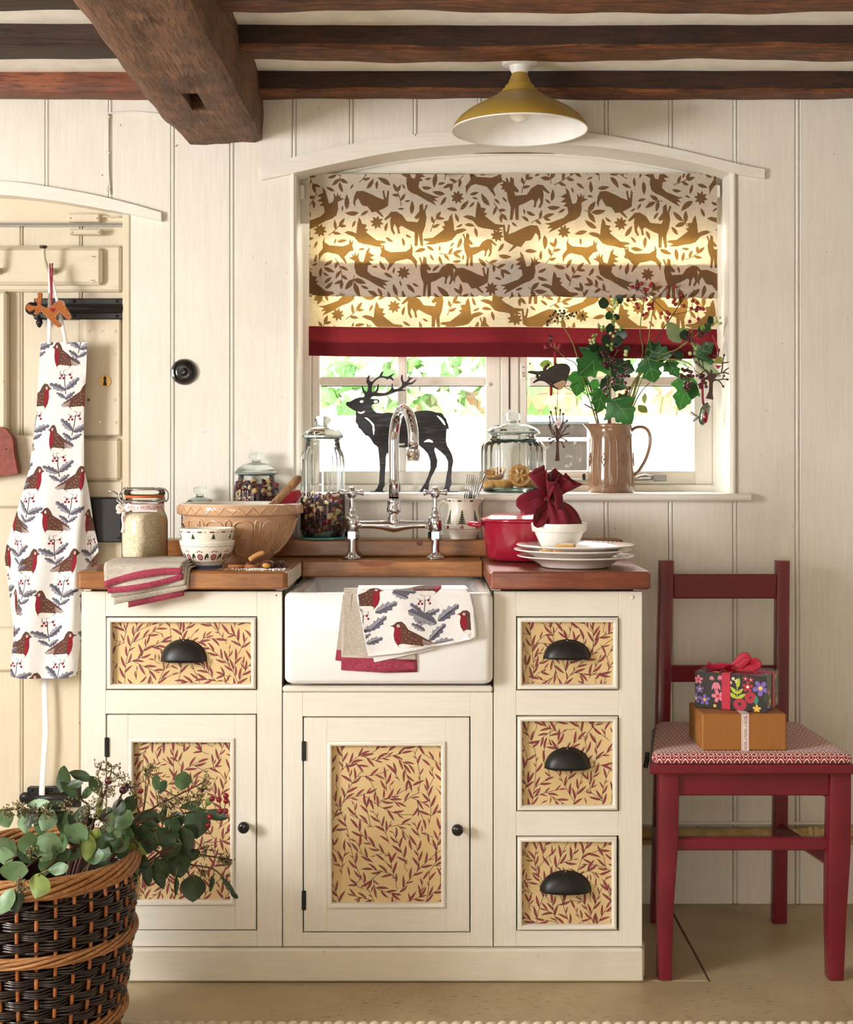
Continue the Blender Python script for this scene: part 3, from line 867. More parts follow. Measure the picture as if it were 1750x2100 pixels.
def unit(name, label, a, b):
    t = thing(name, label, 'cabinet', (X((a + b) / 2), 0, 0)); return t, Vector(t.location)
def fr(name, a, b, c, d, t, o, mat, y0=0., y1=.022, bev=.001):
    return G().box(X(a) - o.x, X(b) - o.x, y0, y1, Z(d) - o.z, Z(c) - o.z, bev).obj(name, mat, t)
def drawer(t, o, a, b, c, d, seed, hpx, hpy, hw, hh):
    dr = ring(G(), X(a + 2.5) - o.x, X(b - 2.5) - o.x, Z(d - 2.5) - o.z, Z(c + 2.5) - o.z, half_round(S(10), .0, .007)).obj('drawer', m_cabx, t, ang=45)
    paper_panel('panel', X(a + 11), X(b - 11), Z(d - 11), Z(c + 11), .0085, seed, dr, o)
    cup_handle(dr, hpx, hpy, hw, hh, o)
    return dr
def cdoor(t, o, a, b, c, d, ia, ib, ic, id_, seed, kx, ky, hinges):
    g = G(); x0, x1, z0, z1 = X(a + 2.5) - o.x, X(b - 2.5) - o.x, Z(d - 2.5) - o.z, Z(c + 2.5) - o.z
    i0, i1, j0, j1 = X(ia) - o.x, X(ib) - o.x, Z(id_) - o.z, Z(ic) - o.z
    dr = G().box(x0, i0, 0, .022, z0, z1, .0012).obj('door', m_cab, t)
    G().box(i1, x1, 0, .022, z0, z1, .0012).obj('door_stile', m_cab, dr)
    for q0, q1 in ((z0, j0), (j1, z1)): G().box(i0 - .0004, i1 + .0004, .0001, .022, q0, q1, .0008).obj('door_rail', m_cabx, dr)
    ring(G(), i0, i1, j0, j1, half_round(S(10), .001, .006)).obj('moulding', m_cabx, dr, ang=45)
    paper_panel('panel', X(ia + 9), X(ib - 9), Z(id_ - 9), Z(ic + 9), .011, seed, dr, o)
    knob(dr, kx, ky, o)
    for hy in hinges:
        hx = a + 2
        G().box(X(hx - 4) - o.x, X(hx + 5) - o.x, -.004, .004, Z(hy + 20) - o.z, Z(hy - 20) - o.z, .0015).obj('hinge', m_black, dr)
    return dr
def carcass(t, o, a, b, ztop):
    g = G(); x0, x1 = X(a) - o.x, X(b) - o.x
    G().box(x0, x0 + .016, .0215, .50, .0, ztop, 0).obj('side_panel', m_cab, t); G().box(x1 - .016, x1, .0215, .50, 0, ztop, 0).obj('side_panel', m_cab, t)
    G().box(x0 + .016, x1 - .016, .03, .04, .05, ztop, 0).obj('dark_interior', m_gap, t)
WT, WB = .905, .866
# left unit
t, o = unit('base_cabinet', 'cream base cabinet with one drawer above one door, left of the sink', 167, 580)
fr('stile', 167, 217, 1213, 1941, t, o, m_cab); fr('stile', 527.5, 578.5, 1213, 1941, t, o, m_cab)
fr('rail', 217, 527.5, 1213, 1264, t, o, m_cabx, .0002); fr('rail', 217, 527.5, 1415.5, 1464, t, o, m_cabx, .0002); fr('rail', 217, 527.5, 1909, 1941, t, o, m_cabx, .0002)
drawer(t, o, 217, 527.5, 1264, 1415.5, 11, 376, 1357, 88, 42)
cdoor(t, o, 217, 527.5, 1464, 1909, 263, 482, 1513, 1857, 5, 503, 1691, (1532, 1830))
carcass(t, o, 167, 578.5, .862)
c = P(567, 1221, 0) - o; G().disc((c.x, -.0008, c.z), .0018, 8, d=.002).obj('nail', m_gap, t)
# sink unit
t, o = unit('base_cabinet', 'cream base cabinet with a single door under the sink', 580, 1012)
fr('stile', 580.5, 621, 1420, 1941, t, o, m_cab); fr('stile', 965.5, 1011, 1420, 1941, t, o, m_cab)
fr('rail', 621, 965.5, 1420, 1469.5, t, o, m_cabx, .0002); fr('rail', 621, 965.5, 1913, 1941, t, o, m_cabx, .0002)
fr('sink_ledge', 580.5, 1011, 1406, 1419, t, o, m_cabx, -.006, .03, .004)
cdoor(t, o, 621, 965.5, 1469.5, 1913, 671, 915, 1520, 1863, 21, 938, 1696, (1540, 1846))
carcass(t, o, 580.5, 1011, .63)
# right unit
t, o = unit('drawer_cabinet', 'cream cabinet with three cup handled drawers, right of the sink', 1012, 1317)
fr('stile', 1013, 1059, 1213, 1941, t, o, m_cab); fr('stile', 1270, 1317.5, 1213, 1941, t, o, m_cab)
for c_, d_ in ((1213, 1264), (1416, 1467), (1664, 1714), (1909, 1941)): fr('rail', 1059, 1270, c_, d_, t, o, m_cabx, .0002)
drawer(t, o, 1059, 1271, 1264, 1416, 31, 1164, 1351, 90, 36)
drawer(t, o, 1059, 1270, 1467, 1664, 32, 1165, 1577, 88, 40)
drawer(t, o, 1059, 1268, 1714, 1909, 33, 1161, 1830, 98, 40)
carcass(t, o, 1013, 1317.5, .862)
c = P(1297, 1225, 0) - o; G().ball((c.x, 0, c.z), .005, 10, sc=(1, .5, 1)).obj('screw_cap', m_cab, t, smooth=True)
# plinth
g = G(); g.box(X(180), X(1319), -.012, .02, 0.002, Z(1943), .004)
tag(g.obj('plinth', m_plinth), 'long cream plinth board along the foot of the kitchen cabinets', 'plinth')
g = G(); g.box(X(1317.7), X(1326), .021, .50, 0.002, Z(1943), .003); tag(g.obj('plinth_return', m_plinth), 'short cream plinth return on the right end of the cabinets', 'plinth')

# worktops
m_pine = wood('waxed_pine', '#ac7038', '#7e4c22', '#5a3216', 'x', 2.6, .33, .15, .2, contrast=(.35, .68), specks=False)
m_pinered = wood('dark_waxed_pine', '#94523a', '#693421', '#4a2216', 'x', 2.6, .33, .15, .2, contrast=(.35, .68), specks=False)
m_pinedark = plain('water_blackened_wood', '#2a1a10', .6)
m_endgrain = plain('pale_end_grain', '#d9d2c4', .3, c2='#b5a48c', nscale=60)
def worktop(name, label, x0, x1, y0, y1, mat, r=.012):
    g = G(); loop = []
    def rr(x0, x1, y0, y1, r, n=4):
        out = []
        for cx, cy, a0 in ((x1 - r, y1 - r, 0), (x0 + r, y1 - r, pi / 2), (x0 + r, y0 + r, pi), (x1 - r, y0 + r, 1.5 * pi)):
            for k in range(n + 1): out.append((cx + r * cos(a0 + pi / 2 * k / n), cy + r * sin(a0 + pi / 2 * k / n)))
        return out
    b = .004; L = [(WB, b), (WB + b, 0), (WT - b, 0), (WT, b)]
    V = []; F = []; n = None
    for z, i in L:
        q = rr(x0 + i, x1 - i, y0 + i, y1 - i, r); n = len(q); V += [(a, b_, z) for a, b_ in q]
    for k in range(3):
        for i in range(n): F.append((k * n + i, k * n + (i + 1) % n, (k + 1) * n + (i + 1) % n, (k + 1) * n + i))
    F.append(tuple(range(n))[::-1]); F.append(tuple(3 * n + i for i in range(n)))
    g.add(V, F); return tag(g.obj(name, mat, None, ang=35), label, 'worktop')
wl_ = worktop('worktop', 'waxed pine worktop slab left of the sink', -.766, X(590, -.03), -.032, .419, m_pine)
wr_ = worktop('worktop', 'reddish waxed pine worktop slab right of the sink', X(1004, -.03), .491, -.032, .419, m_pinered)
x0, x1 = X(590, -.03), X(1004, -.03)
ws_ = tag(G().box(x0 + .001, x1 - .001, .29, .419, WB, WT, .003).obj('worktop_strip', m_pine), 'narrow pine worktop strip behind the sink under the tap', 'worktop')
for xx, yy, r in ((X(770, .29), .2895, .03), (.06, .2895, .0)):
    if r: 
        pts = [(xx + r * cos(pi * k / 12) * 1.5, WT - .002 - .012 * sin(pi * k / 12)) for k in range(13)]
        G().prism(pts, .2893, .2899).obj('knot', plain('pine_knot', '#8a4526', .4), ws_)
# laminated end grain of the left slab at the sink
xe = X(590, -.03)
for k in range(8):
    y0 = -.02 + k * .038
    G().box(xe - .002, xe + .0018, y0, y0 + .0335, WB + .004, WT - .003, .001).obj('end_grain_strip', m_endgrain, wl_)
# upstand ledge against the wall
LZ = .948
lg = tag(G().box(-.75, .496, .42, .516, WT + .0005, LZ, .004).obj('pine_ledge', m_pine), 'long pine ledge at the back of the worktop against the wall', 'shelf')
kn = plain('pine_knot_dark', '#5e3418', .4)
for px, py, r in ((861, 1114, .007), (410, 1117, .005)): 
    c = P(px, py, .42); G().prism([(c.x + r * 1.2 * cos(a), c.z + r * sin(a)) for a in [2 * pi * k / 14 for k in range(14)]], .4195, .4205).obj('knot', kn, lg)

# sink
m_ceramic = plain('white_glazed_fireclay', '#f3f2f1', .12, 0, .5, c2='#ecebea', nscale=5, coat=.4)
def rrl(x0, x1, y0, y1, r, z, n=6):
    out = []
    for cx, cy, a0 in ((x1 - r, y1 - r, 0), (x0 + r, y1 - r, pi / 2), (x0 + r, y0 + r, pi), (x1 - r, y0 + r, 1.5 * pi)):
        for k in range(n + 1): out.append((cx + r * cos(a0 + pi / 2 * k / n), cy + r * sin(a0 + pi / 2 * k / n), z))
    return out
def loft(g, loops, mi=0, cap0=True, cap1=True):
    V = []; F = []; n = len(loops[0])
    for l in loops: V += l
    for k in range(len(loops) - 1):
        for i in range(n): F.append((k * n + i, k * n + (i + 1) % n, (k + 1) * n + (i + 1) % n, (k + 1) * n + i))
    if cap0: F.append(tuple(range(n))[::-1])
    if cap1: F.append(tuple((len(loops) - 1) * n + i for i in range(n)))
    return g.add(V, F, mi)
SY0, SY1 = -.034, .44
sx0, sx1, sz0, sz1 = X(582.5, SY0), X(1012, SY0), Z(1404, SY0), .8585
sink = thing('butler_sink', 'large white ceramic butler sink set between the worktops', 'sink', ((sx0 + sx1) / 2, SY0, sz0)); o = Vector(sink.location)
g = G(); A = lambda i, z, r: [(a - o.x, b - o.y, c - o.z) for a, b, c in rrl(sx0 + i, sx1 - i, SY0 + i, SY1 - i, r, z)]
loft(g, [A(.012, sz0, .012), A(.004, sz0 + .004, .018), A(0, sz0 + .012, .02), A(0, sz1 - .012, .02), A(.003, sz1 - .004, .018), A(.009, sz1, .015), A(.026, sz1, .02), A(.032, sz1 - .004, .02), A(.036, sz1 - .012, .02), A(.04, sz1 - .15, .025), A(.06, sz1 - .185, .03)])
g.obj('basin', m_ceramic, sink, ang=60)
G().lathe([(0, .002), (.03, .002), (.035, 0)], 24, (0, .2, sz1 - .185 - o.z + .001)).obj('plughole', m_chrome, sink, smooth=True)
# dark mouldy joint round the sink
g = G()
g.box(X(577.5), X(581), .004, .03, Z(1412), Z(1213), 0); g.box(X(1011), X(1014), .004, .03, Z(1412), Z(1213), 0)
tag(g.obj('trim_12', m_gap), kind='structure')

# ================================================================== LAMP
m_must = plain('mustard_enamel', '#b08f3e', .38, 0, .5, c2='#a58433', nscale=12)
m_wht = plain('white_enamel', '#f6f6f4', .3, 0, .5, c2='#f0f0ee')
LY = .33
lamp = thing('ceiling_lamp', 'mustard enamel coolie ceiling lamp with white inside, above the window', 'lamp', (X(1066, LY), LY, 2.13)); o = Vector(lamp.location)
def lz(py): return Z(py, LY) - o.z
def lr(px): return S(px, LY)
pr = [(14, 148), (16, 152), (24, 172), (27, 175), (29, 176), (32, 184), (36, 185), (39, 192), (45, 193.5), (52, 199), (64, 206), (85, 217), (106, 229), (124, 243), (134, 255), (138, 263), (139, 267)]
G().lathe([(lr(a), lz(b)) for a, b in pr], 56).obj('shade', m_must, lamp, ang=25)
G().lathe([(lr(a) - .0015, lz(b) - .0015) for a, b in pr[2:-1]] + [(lr(138.5), lz(267.2))], 56).obj('shade_lining', m_wht, lamp, smooth=True)
G().lathe([(lr(139), lz(266)), (lr(140), lz(267.5)), (lr(139), lz(269)), (lr(137), lz(267))], 56).obj('rim', m_wht, lamp, smooth=True)
G().lathe([(0, 0), (lr(36), 0), (lr(36), -.012), (lr(34), -.016), (lr(22), -.018), (lr(20), -.026), (lr(17), -.032), (lr(15), -.036), (lr(13), lz(150))], 36).obj('ceiling_rose', m_wht, lamp, ang=40)
G().ball((0, 0, lz(222)), .03, 18, sc=(1, 1, 1.15)).obj('bulb', plain('opal_glass_bulb', '#fbf8ee', .2), lamp, smooth=True)
G().lathe([(.012, 0), (.014, .02), (.014, .05)], 16, (0, 0, lz(205))).obj('lamp_holder', m_wht, lamp, smooth=True)

# ================================================================== TAP
TY = .365
tap = thing('bridge_tap', 'chrome bridge mixer tap with cross handles and swan neck behind the sink', 'tap', (X(808, TY), TY, WT + .0005)); o = Vector(tap.location)
def tx(px): return X(px, TY) - o.x
def tz(py): return Z(py, TY) - o.z
for px in (722, 893):
    c = (tx(px), 0, 0); r = lambda q: S(q, TY)
    G().lathe([(0, 0), (r(20), 0), (r(20), .002), (r(17), .006), (r(11), .010), (r(9), .015)], 28, c).obj('flange', m_chrome, tap, smooth=True)
    G().lathe([(r(9), .012), (r(8), .02), (r(8.5), tz(1105)), (r(8.5), tz(1100))], 20, c).obj('pillar', m_chrome, tap, smooth=True)
    G().lathe([(0, tz(1107)), (r(12), tz(1107)), (r(15), tz(1104)), (r(15), tz(1090)), (r(12), tz(1087)), (0, tz(1087))], 6, c).obj('nut', m_chrome, tap)
    G().lathe([(r(12), tz(1088)), (r(14), tz(1086)), (r(14.5), tz(1064)), (r(13), tz(1060)), (r(9), tz(1058)), (r(9), tz(1052)), (r(7), tz(1050)), (r(7), tz(1043)), (r(4.5), tz(1041)), (r(4.5), tz(1018))], 24, c).obj('valve_body', m_chrome, tap, ang=50)
    hd = G().lathe([(r(4), tz(1022)), (r(9), tz(1018)), (r(10), tz(1010)), (r(8), tz(1003)), (r(6), tz(1000)), (0, tz(999))], 18, c).obj('cross_handle', m_chrome, tap, smooth=True)
    for k in range(4):
        a = k * pi / 2 + .12; d = Vector((cos(a), sin(a), 0)); b = Vector((tx(px), 0, tz(1010)))
        G().tube([b + d * r(5), b + d * r(13), b + d * r(18), b + d * r(23), b + d * r(24.5)], [r(4.5), r(3.8), r(5), r(7), r(5)], 10).obj('arm', m_chrome, hd, smooth=True)
    G().lathe([(r(6), tz(1001)), (r(6), tz(998)), (0, tz(997.5))], 14, c).obj('button', m_wht, hd, ang=40)
xs = [728, 745, 765, 785, 798, 808, 818, 831, 851, 871, 888]; rs = [8, 7.5, 7.8, 9.5, 12, 13.5, 12, 9.5, 7.8, 7.5, 8]; zs = [1076, 1076, 1076, 1077, 1078, 1078.5, 1078, 1077, 1076, 1076, 1076]
G().tube([(tx(a), 0, tz(c)) for a, c in zip(xs, zs)], [S(q, TY) for q in rs], 16).obj('bridge', m_chrome, tap, smooth=True)
r = lambda q: S(q, TY)
G().lathe([(r(12), tz(1075)), (r(13), tz(1066)), (r(9.5), tz(1056)), (r(10), tz(1052)), (r(14), tz(1049)), (r(15), tz(1044)), (r(13), tz(1038)), (r(13.5), tz(1030)), (r(14), tz(1026)), (r(11.5), tz(1022))], 24).obj('spout_boss', m_chrome, tap, smooth=True)
nd = Vector((X(848, .22), .22)) - Vector((X(808, TY), TY)); R_ = nd.length / 2; nd.normalize()
pts = [Vector((0, 0, tz(1024))), Vector((0, 0, tz(980))), Vector((0, 0, tz(930)))]
zc_ = 1.195 - o.z
for k in range(17):
    a = pi - pi * k / 16; q = R_ + R_ * cos(a); pts.append(Vector((nd.x * q, nd.y * q, zc_ + R_ * sin(a))))
pts.append(Vector((nd.x * 2 * R_, nd.y * 2 * R_, zc_ - .02)))
G().tube(pts, .0128, 18).obj('spout', m_chrome, tap, smooth=True)
e = pts[-1]; G().lathe([(.0125, .0), (.0165, -.001), (.0165, -.016), (.015, -.018), (.0145, -.028), (.012, -.029), (.011, -.02)], 22, tuple(e)).obj('nozzle', m_chrome, tap, ang=40)

# ================================================================== DEER CUT-OUT
m_deer = wood('brushed_dark_metal', '#1f1a19', '#171312', '#4a4a52', 'x', 3, .6, .4, contrast=(.4, .6))
deer_pts = [(290,515),(300,500),(340,495),(400,460),(450,445),(505,440),(515,420),(485,360),(478,320),(488,298),(498,330),(510,360),(540,380),(555,340),(552,300),(535,260),(535,220),(560,185),(585,175),(572,200),(570,235),(585,255),(605,255),(650,215),(690,190),(705,160),(725,135),(742,140),(728,165),(722,185),(760,195),(790,195),(820,178),(865,158),(872,165),(840,190),(840,205),(865,235),(855,248),(825,225),(800,220),(780,238),(775,222),(740,210),(700,210),(660,230),(625,265),(605,300),(598,350),(605,385),(640,370),(660,340),(670,290),(682,286),(684,330),(675,365),(660,385),(700,392),(760,390),(805,370),(830,340),(838,280),(850,280),(853,320),(868,345),(920,340),(955,310),(962,280),(945,220),(955,172),(970,180),(972,230),(985,255),(1010,255),(1040,225),(1035,185),(1048,192),(1055,212),(1085,205),(1088,212),(1060,235),(1040,265),(1060,270),(1095,255),(1130,225),(1135,232),(1110,265),(1080,290),(1040,295),(1010,310),(985,330),(960,345),(1005,358),(1010,367),(960,368),(900,375),(840,400),(760,425),(690,432),(620,430),(590,445),(585,460),(620,465),(670,465),(692,480),(690,505),(665,520),(625,525),(600,535),(597,560),(620,600),(660,630),(720,635),(800,625),(860,632),(930,645),(1000,638),(1090,620),(1180,605),(1260,600),(1320,608),(1370,625),(1430,630),(1455,655),(1470,680),(1490,700),(1500,740),(1515,770),(1525,830),(1505,820),(1495,830),(1490,900),(1488,960),(1500,1020),(1530,1070),(1560,1130),(1577,1210),(1560,1290),(1550,1400),(1555,1480),(1530,1530),(1530,1575),(1510,1577),(1480,1575),(1440,1577),(1475,1510),(1490,1400),(1510,1290),(1510,1210),(1480,1150),(1420,1090),(1355,1045),(1350,1080),(1365,1130),(1385,1200),(1380,1270),(1350,1330),(1310,1400),(1285,1470),(1280,1540),(1272,1577),(1210,1577),(1165,1577),(1195,1530),(1235,1470),(1275,1380),(1300,1290),(1300,1210),(1270,1120),(1215,1060),(1160,1015),(1100,1032),(1000,1045),(930,1042),(908,1070),(905,1250),(915,1400),(935,1480),(942,1530),(935,1577),(912,1577),(905,1500),(880,1380),(850,1260),(820,1180),(785,1108),(770,1150),(765,1260),(755,1400),(755,1500),(735,1535),(728,1577),(660,1577),(620,1577),(660,1530),(685,1480),(690,1400),(695,1290),(690,1200),(680,1100),(672,1040),(620,1000),(585,940),(555,905),(530,905),(500,870),(490,860),(470,830),(440,810),(430,770),(405,740),(408,700),(410,610),(370,590),(320,560),(292,535)]
deer_holes = [[(455,490),(480,478),(508,490),(490,508),(462,508)],[(430,615),(470,622),(520,605),(505,630),(470,640),(440,632)],[(512,685),(550,692),(590,730),(625,770),(632,840),(622,900),(612,840),(608,780),(570,730)],[(1375,660),(1430,690),(1470,740),(1480,780),(1460,765),(1420,715)],[(1222,980),(1250,955),(1285,945),(1325,965),(1330,985),(1280,975)],[(920,995),(990,992),(1000,1005),(975,1018),(920,1018)],[(620,490),(650,478),(672,490),(665,510),(630,512)]]
def slab(name, outline, holes, y0, y1, mats, parent=None, polys=()):
    """flat cut-out with real thickness and holes; outline in local x,z"""
    V2, F, I = printed(list(outline), list(polys), 0, 0, holes)
    g = G(); n = len(V2)
    g.V = [(a, y0, b) for a, b in V2] + [(a, y1, b) for a, b in V2]
    g.F = [f for f in F] + [tuple(i + n for i in f)[::-1] for f in F]; g.I = I + [0] * len(F)
    from collections import Counter
    cnt = Counter()
    for f in F:
        for i in range(len(f)): cnt[(f[i], f[(i + 1) % len(f)])] += 1
    for (a, b), c in list(cnt.items()):
        if (b, a) not in cnt: g.F.append((b, a, a + n, b + n)); g.I.append(0)
    return fix_normals(g.obj(name, mats, parent))
DRY = .655
dr = thing('deer_silhouette', 'black metal standing stag cut-out with antlers on the window sill', 'deer ornament', (X(800, DRY), DRY, SZ)); o = Vector(dr.location)
cv = lambda p: (X(660 + p[0] / 5.833, DRY) - o.x, (1577 - p[1]) / 5.833 * (DC + DRY) / F_PX)
slab('stag', [cv(p) for p in deer_pts], [[cv(p) for p in h] for h in deer_holes], -.002, .002, [m_deer], dr)
for px in (775, 935 - 10): G().box(X(px, DRY) - o.x - .02, X(px, DRY) - o.x + .02, -.012, .012, .0002, .003, .001).obj('foot_plate', m_deer, dr)

# ================================================================== GLASS JARS
def jar(label, loc, h, rb, rn, ribs, lidk, cat='jar', name='glass_jar', amp=.022):
    t = thing(name, label, cat, loc)
    fl = lambda a, r, z: r * (1 + amp * cos(ribs * a)) if (.06 * h < z < .86 * h and r > rn * .9) else r
    prof = [(0, .004), (rb * .9, .002), (rb * .97, .008), (rb, .02), (rb, h * .35), (rb, h * .70), (rb * .985, h * .78), (rb * .93, h * .84), (rb * .84, h * .885), (rn * 1.02, h * .915), (rn, h * .93), (rn, h * .975), (rn * 1.05, h * .985), (rn * 1.05, h * .995)]
    G().lathe(prof, ribs * 6, rf=fl).obj('jar_body', m_glass, t, smooth=True)
    G().lathe([(0, .003), (rb * .88, .003), (rb * .95, .008), (rb * .9, .013), (0, .012)], 48).obj('jar_base', m_glassgreen, t, smooth=True)
    q = rn; k = lidk
    l = G().lathe([(0, h - .004), (q * .9, h - .004), (q * .93, h), (q * 1.16, h), (q * 1.2, h + .003), (q * 1.17, h + .007), (q * 1.05, h + .014), (q * .8, h + .022), (q * .45, h + .027), (k * .62, h + .029), (k * .58, h + .034), (k * .95, h + .038), (k * 1.05, h + .043), (k * 1.0, h + .05), (k * .7, h + .055), (0, h + .056)], 48).obj('lid', m_glasskn, t, smooth=True)
    G().lathe([(q * 1.17, h - .001), (q * 1.205, h + .001), (q * 1.205, h + .0025), (q * 1.15, h + .001)], 48).obj('lid_seal', m_seal, t, smooth=True)
    return t
m_glassgreen = glassmat('greenish_base_glass', (.8, .93, .9, 1), (.45, .7, .68, 1))
m_glasskn = solidglass('thick_knob_glass', (.95, .985, .98, 1))
m_seal = plain('dark_glass_edge', '#8b9a9c', .15)
mixm = [plain('dried_fruit_%d' % i, c, .5) for i, c in enumerate(('#4a2c30', '#6b3428', '#efd6a4', '#9a5632', '#5c4a62', '#b02838', '#e2b070'))]
def mix(label, loc, r, h, n, seed, name='dried_fruit_mix', sz=.0075):
    rr = random.Random(seed); g = G()
    for i in range(n):
        a = rr.uniform(0, 2 * pi); top = rr.random() < .3
        q = r * sqrt(rr.random()) if top else r * rr.uniform(.82, .95)
        z = h * (1 + rr.uniform(-.05, .08)) + .012 * sin(a * 2) if top else rr.uniform(.004, h)
        s = sz * rr.uniform(.6, 1.35); m = rr.choice((0, 0, 1, 1, 2, 2, 3, 4, 4, 5, 6)) if z > h * .35 else rr.choice((0, 1, 1, 3, 3, 4, 0, 2))
        if i < 26: q, z, s = r * .62 * rr.random(), rr.uniform(.01, h * .85), sz * 2.6
        T = Matrix.Translation((q * cos(a), q * sin(a), z)) @ Matrix.Rotation(rr.uniform(0, 6), 4, (rr.random(), rr.random(), rr.random() + .1))
        g.ball((0, 0, 0), s, 7, m, (1, rr.uniform(.6, 1), rr.uniform(.45, .8)), T)
    ob = g.obj(name, mixm, None, smooth=True); ob.location = loc
    return tag(ob, label, 'dried fruit', kind='stuff')
JY = .468
jx = lambda px: X(px, JY)
LT_ = LZ + .0006
jar('short glass jar with stopper lid half hidden behind the mixing bowl', (jx(410), JY, LT_), .078, .046, .035, 20, .0155)
mix('dark dried fruit in the short jar behind the mixing bowl', (jx(410), JY, LT_ + .014), .042, .03, 120, 3)
jar('ribbed medium glass jar with round stopper behind the mixing bowl', (jx(526), JY, LT_), .165, .0565, .046, 24, .019)
mix('dried fruit and nuts in the medium jar behind the mixing bowl', (jx(526), JY, LT_ + .014), .051, .115, 320, 5)
doily = thing('crochet_coaster', 'turquoise crochet coaster under the tall glass jar', 'coaster', (jx(662), JY, LT_))
m_turq = plain('turquoise_yarn', '#6fc0c4', .8, c2='#4fa3aa')
for k in range(7):
    rr_ = .008 * k + .006
    G().tube([(rr_ * cos(a) * (1 + (.05 * cos(18 * a) if k == 6 else 0)), rr_ * sin(a) * (1 + (.05 * cos(18 * a) if k == 6 else 0)), .0022 + .0006 * cos(20 * a)) for a in [2 * pi * i / 72 for i in range(72)]], .0022, 6, closed=True).obj('yarn_ring', m_turq, doily, smooth=True)
for k in range(12):
    a = 2 * pi * k / 12; G().tube([(0, 0, .002), (.056 * cos(a), .056 * sin(a), .002)], .0015, 5).obj('yarn_spoke', m_turq, doily, smooth=True)
jar('tall ribbed glass jar of fruit and nuts standing left of the tap', (jx(662), JY, LT_ + .005), .252, .0555, .044, 26, .020)
mix('colourful dried fruit and nuts in the tall jar left of the tap', (jx(662), JY, LT_ + .017), .050, .082, 330, 8)
CY = .605
jar('wide ribbed glass biscuit jar of mince pies on the window sill', (X(1052, CY), CY, SZ + .0006), .155, .087, .060, 26, .021, amp=.010)
# mince pies
m_pastry = plain('golden_pastry', '#dcae68', .6, c2='#b97f3c', nscale=60, bump=.4)
m_mince = plain('mincemeat', '#7a4a26', .5, c2='#c79a4e', nscale=120)
m_foil = plain('printed_foil_case', '#d7d9de', .3, .6)
def pie(label, loc, rot, top):
    t = thing('mince_pie', label, 'mince pie', loc, group='mince pies in the glass jar'); t.rotation_euler = rot
    G().lathe([(0, 0), (.020, 0), (.027, .014), (.0285, .017)], 28, rf=lambda a, r, z: r * (1 + .03 * cos(14 * a))).obj('crust', m_pastry if not top else m_foil, t, smooth=True)
    G().lathe([(.0275, .015), (.030, .0165), (.029, .021), (.025, .020), (.022, .019)], 42, rf=lambda a, r, z: r * (1 + .035 * cos(14 * a))).obj('fluted_rim', m_pastry, t, smooth=True)
    G().lathe([(.024, .0185), (.015, .020), (0, .021)], 24).obj('filling', m_mince if top else m_pastry, t, smooth=True)
    if top:
        for k in range(6):
            a = 2 * pi * k / 6; G().tube([(.003 * cos(a), .003 * sin(a), .021), (.012 * cos(a), .012 * sin(a), .0225), (.019 * cos(a), .019 * sin(a), .0205)], [.002, .004, .002], 8).obj('pastry_petal', m_pastry, t, smooth=True)
pz = SZ + .0135
pie('mince pie tilted to show its pastry star in the sill jar', (X(1063, .56), .575, pz + .028), (radians(78), 0, radians(12)), True)
pie('plain mince pie at the front of the sill jar beside the tilted one', (X(1035, .565), .572, pz), (0, 0, 0), False)
pie('mince pie at the left of the sill jar beneath a foil case', (X(1008, .6), .60, pz), (0, 0, 0), False)
pie('mince pie in a silver case leaning on top at the left of the sill jar', (X(1018, .60), .605, pz + .024), (radians(20), radians(-14), 0), True)
pie('mince pie at the back right of the sill jar', (X(1085, .63), .632, pz), (0, 0, 0), False)

# ================================================================== MIXING BOWL
m_cane = plain('cane_glaze', '#cba583', .13, 0, .5, c2='#c09674', nscale=6, coat=.5)
m_cream = plain('cream_glaze', '#f2ecdf', .15, 0, .5, c2='#ebe4d4', nscale=6, coat=.4)
BY = .262
mb = thing('mixing_bowl', 'large cane coloured mixing bowl with moulded zigzag band', 'bowl', (X(493, BY), BY, WT + .0005))
bp = [(0, .003), (.066, .003), (.07, 0), (.074, .004), (.080, .014), (.096, .03), (.114, .052), (.127, .078), (.1335, .1), (.136, .111)]
bw = lambda z: next((bp[i][0] + (bp[i + 1][0] - bp[i][0]) * (z - bp[i][1]) / (bp[i + 1][1] - bp[i][1]) for i in range(2, len(bp) - 1) if bp[i][1] <= z <= bp[i + 1][1]), .136)
G().lathe(bp + [(.137, .1125), (.146, .114), (.149, .118), (.149, .134), (.147, .139)], 72).obj('outer_wall', m_cane, mb, ang=60)
G().lathe([(.147, .139), (.143, .141), (.139, .139), (.134, .12), (.126, .085), (.105, .045), (.075, .018), (0, .013)], 72).obj('inside', m_cream, mb, smooth=True)
nz = 30
G().tube([(.1492 * cos(2 * pi * k / (2 * nz)), .1492 * sin(2 * pi * k / (2 * nz)), .118 if k % 2 else .133) for k in range(2 * nz)], .0019, 6, closed=True).obj('zigzag_relief', m_cane, mb)
def on_bowl(a, z, d=.0008): r = bw(z) + d; return (r * cos(a), r * sin(a), z)
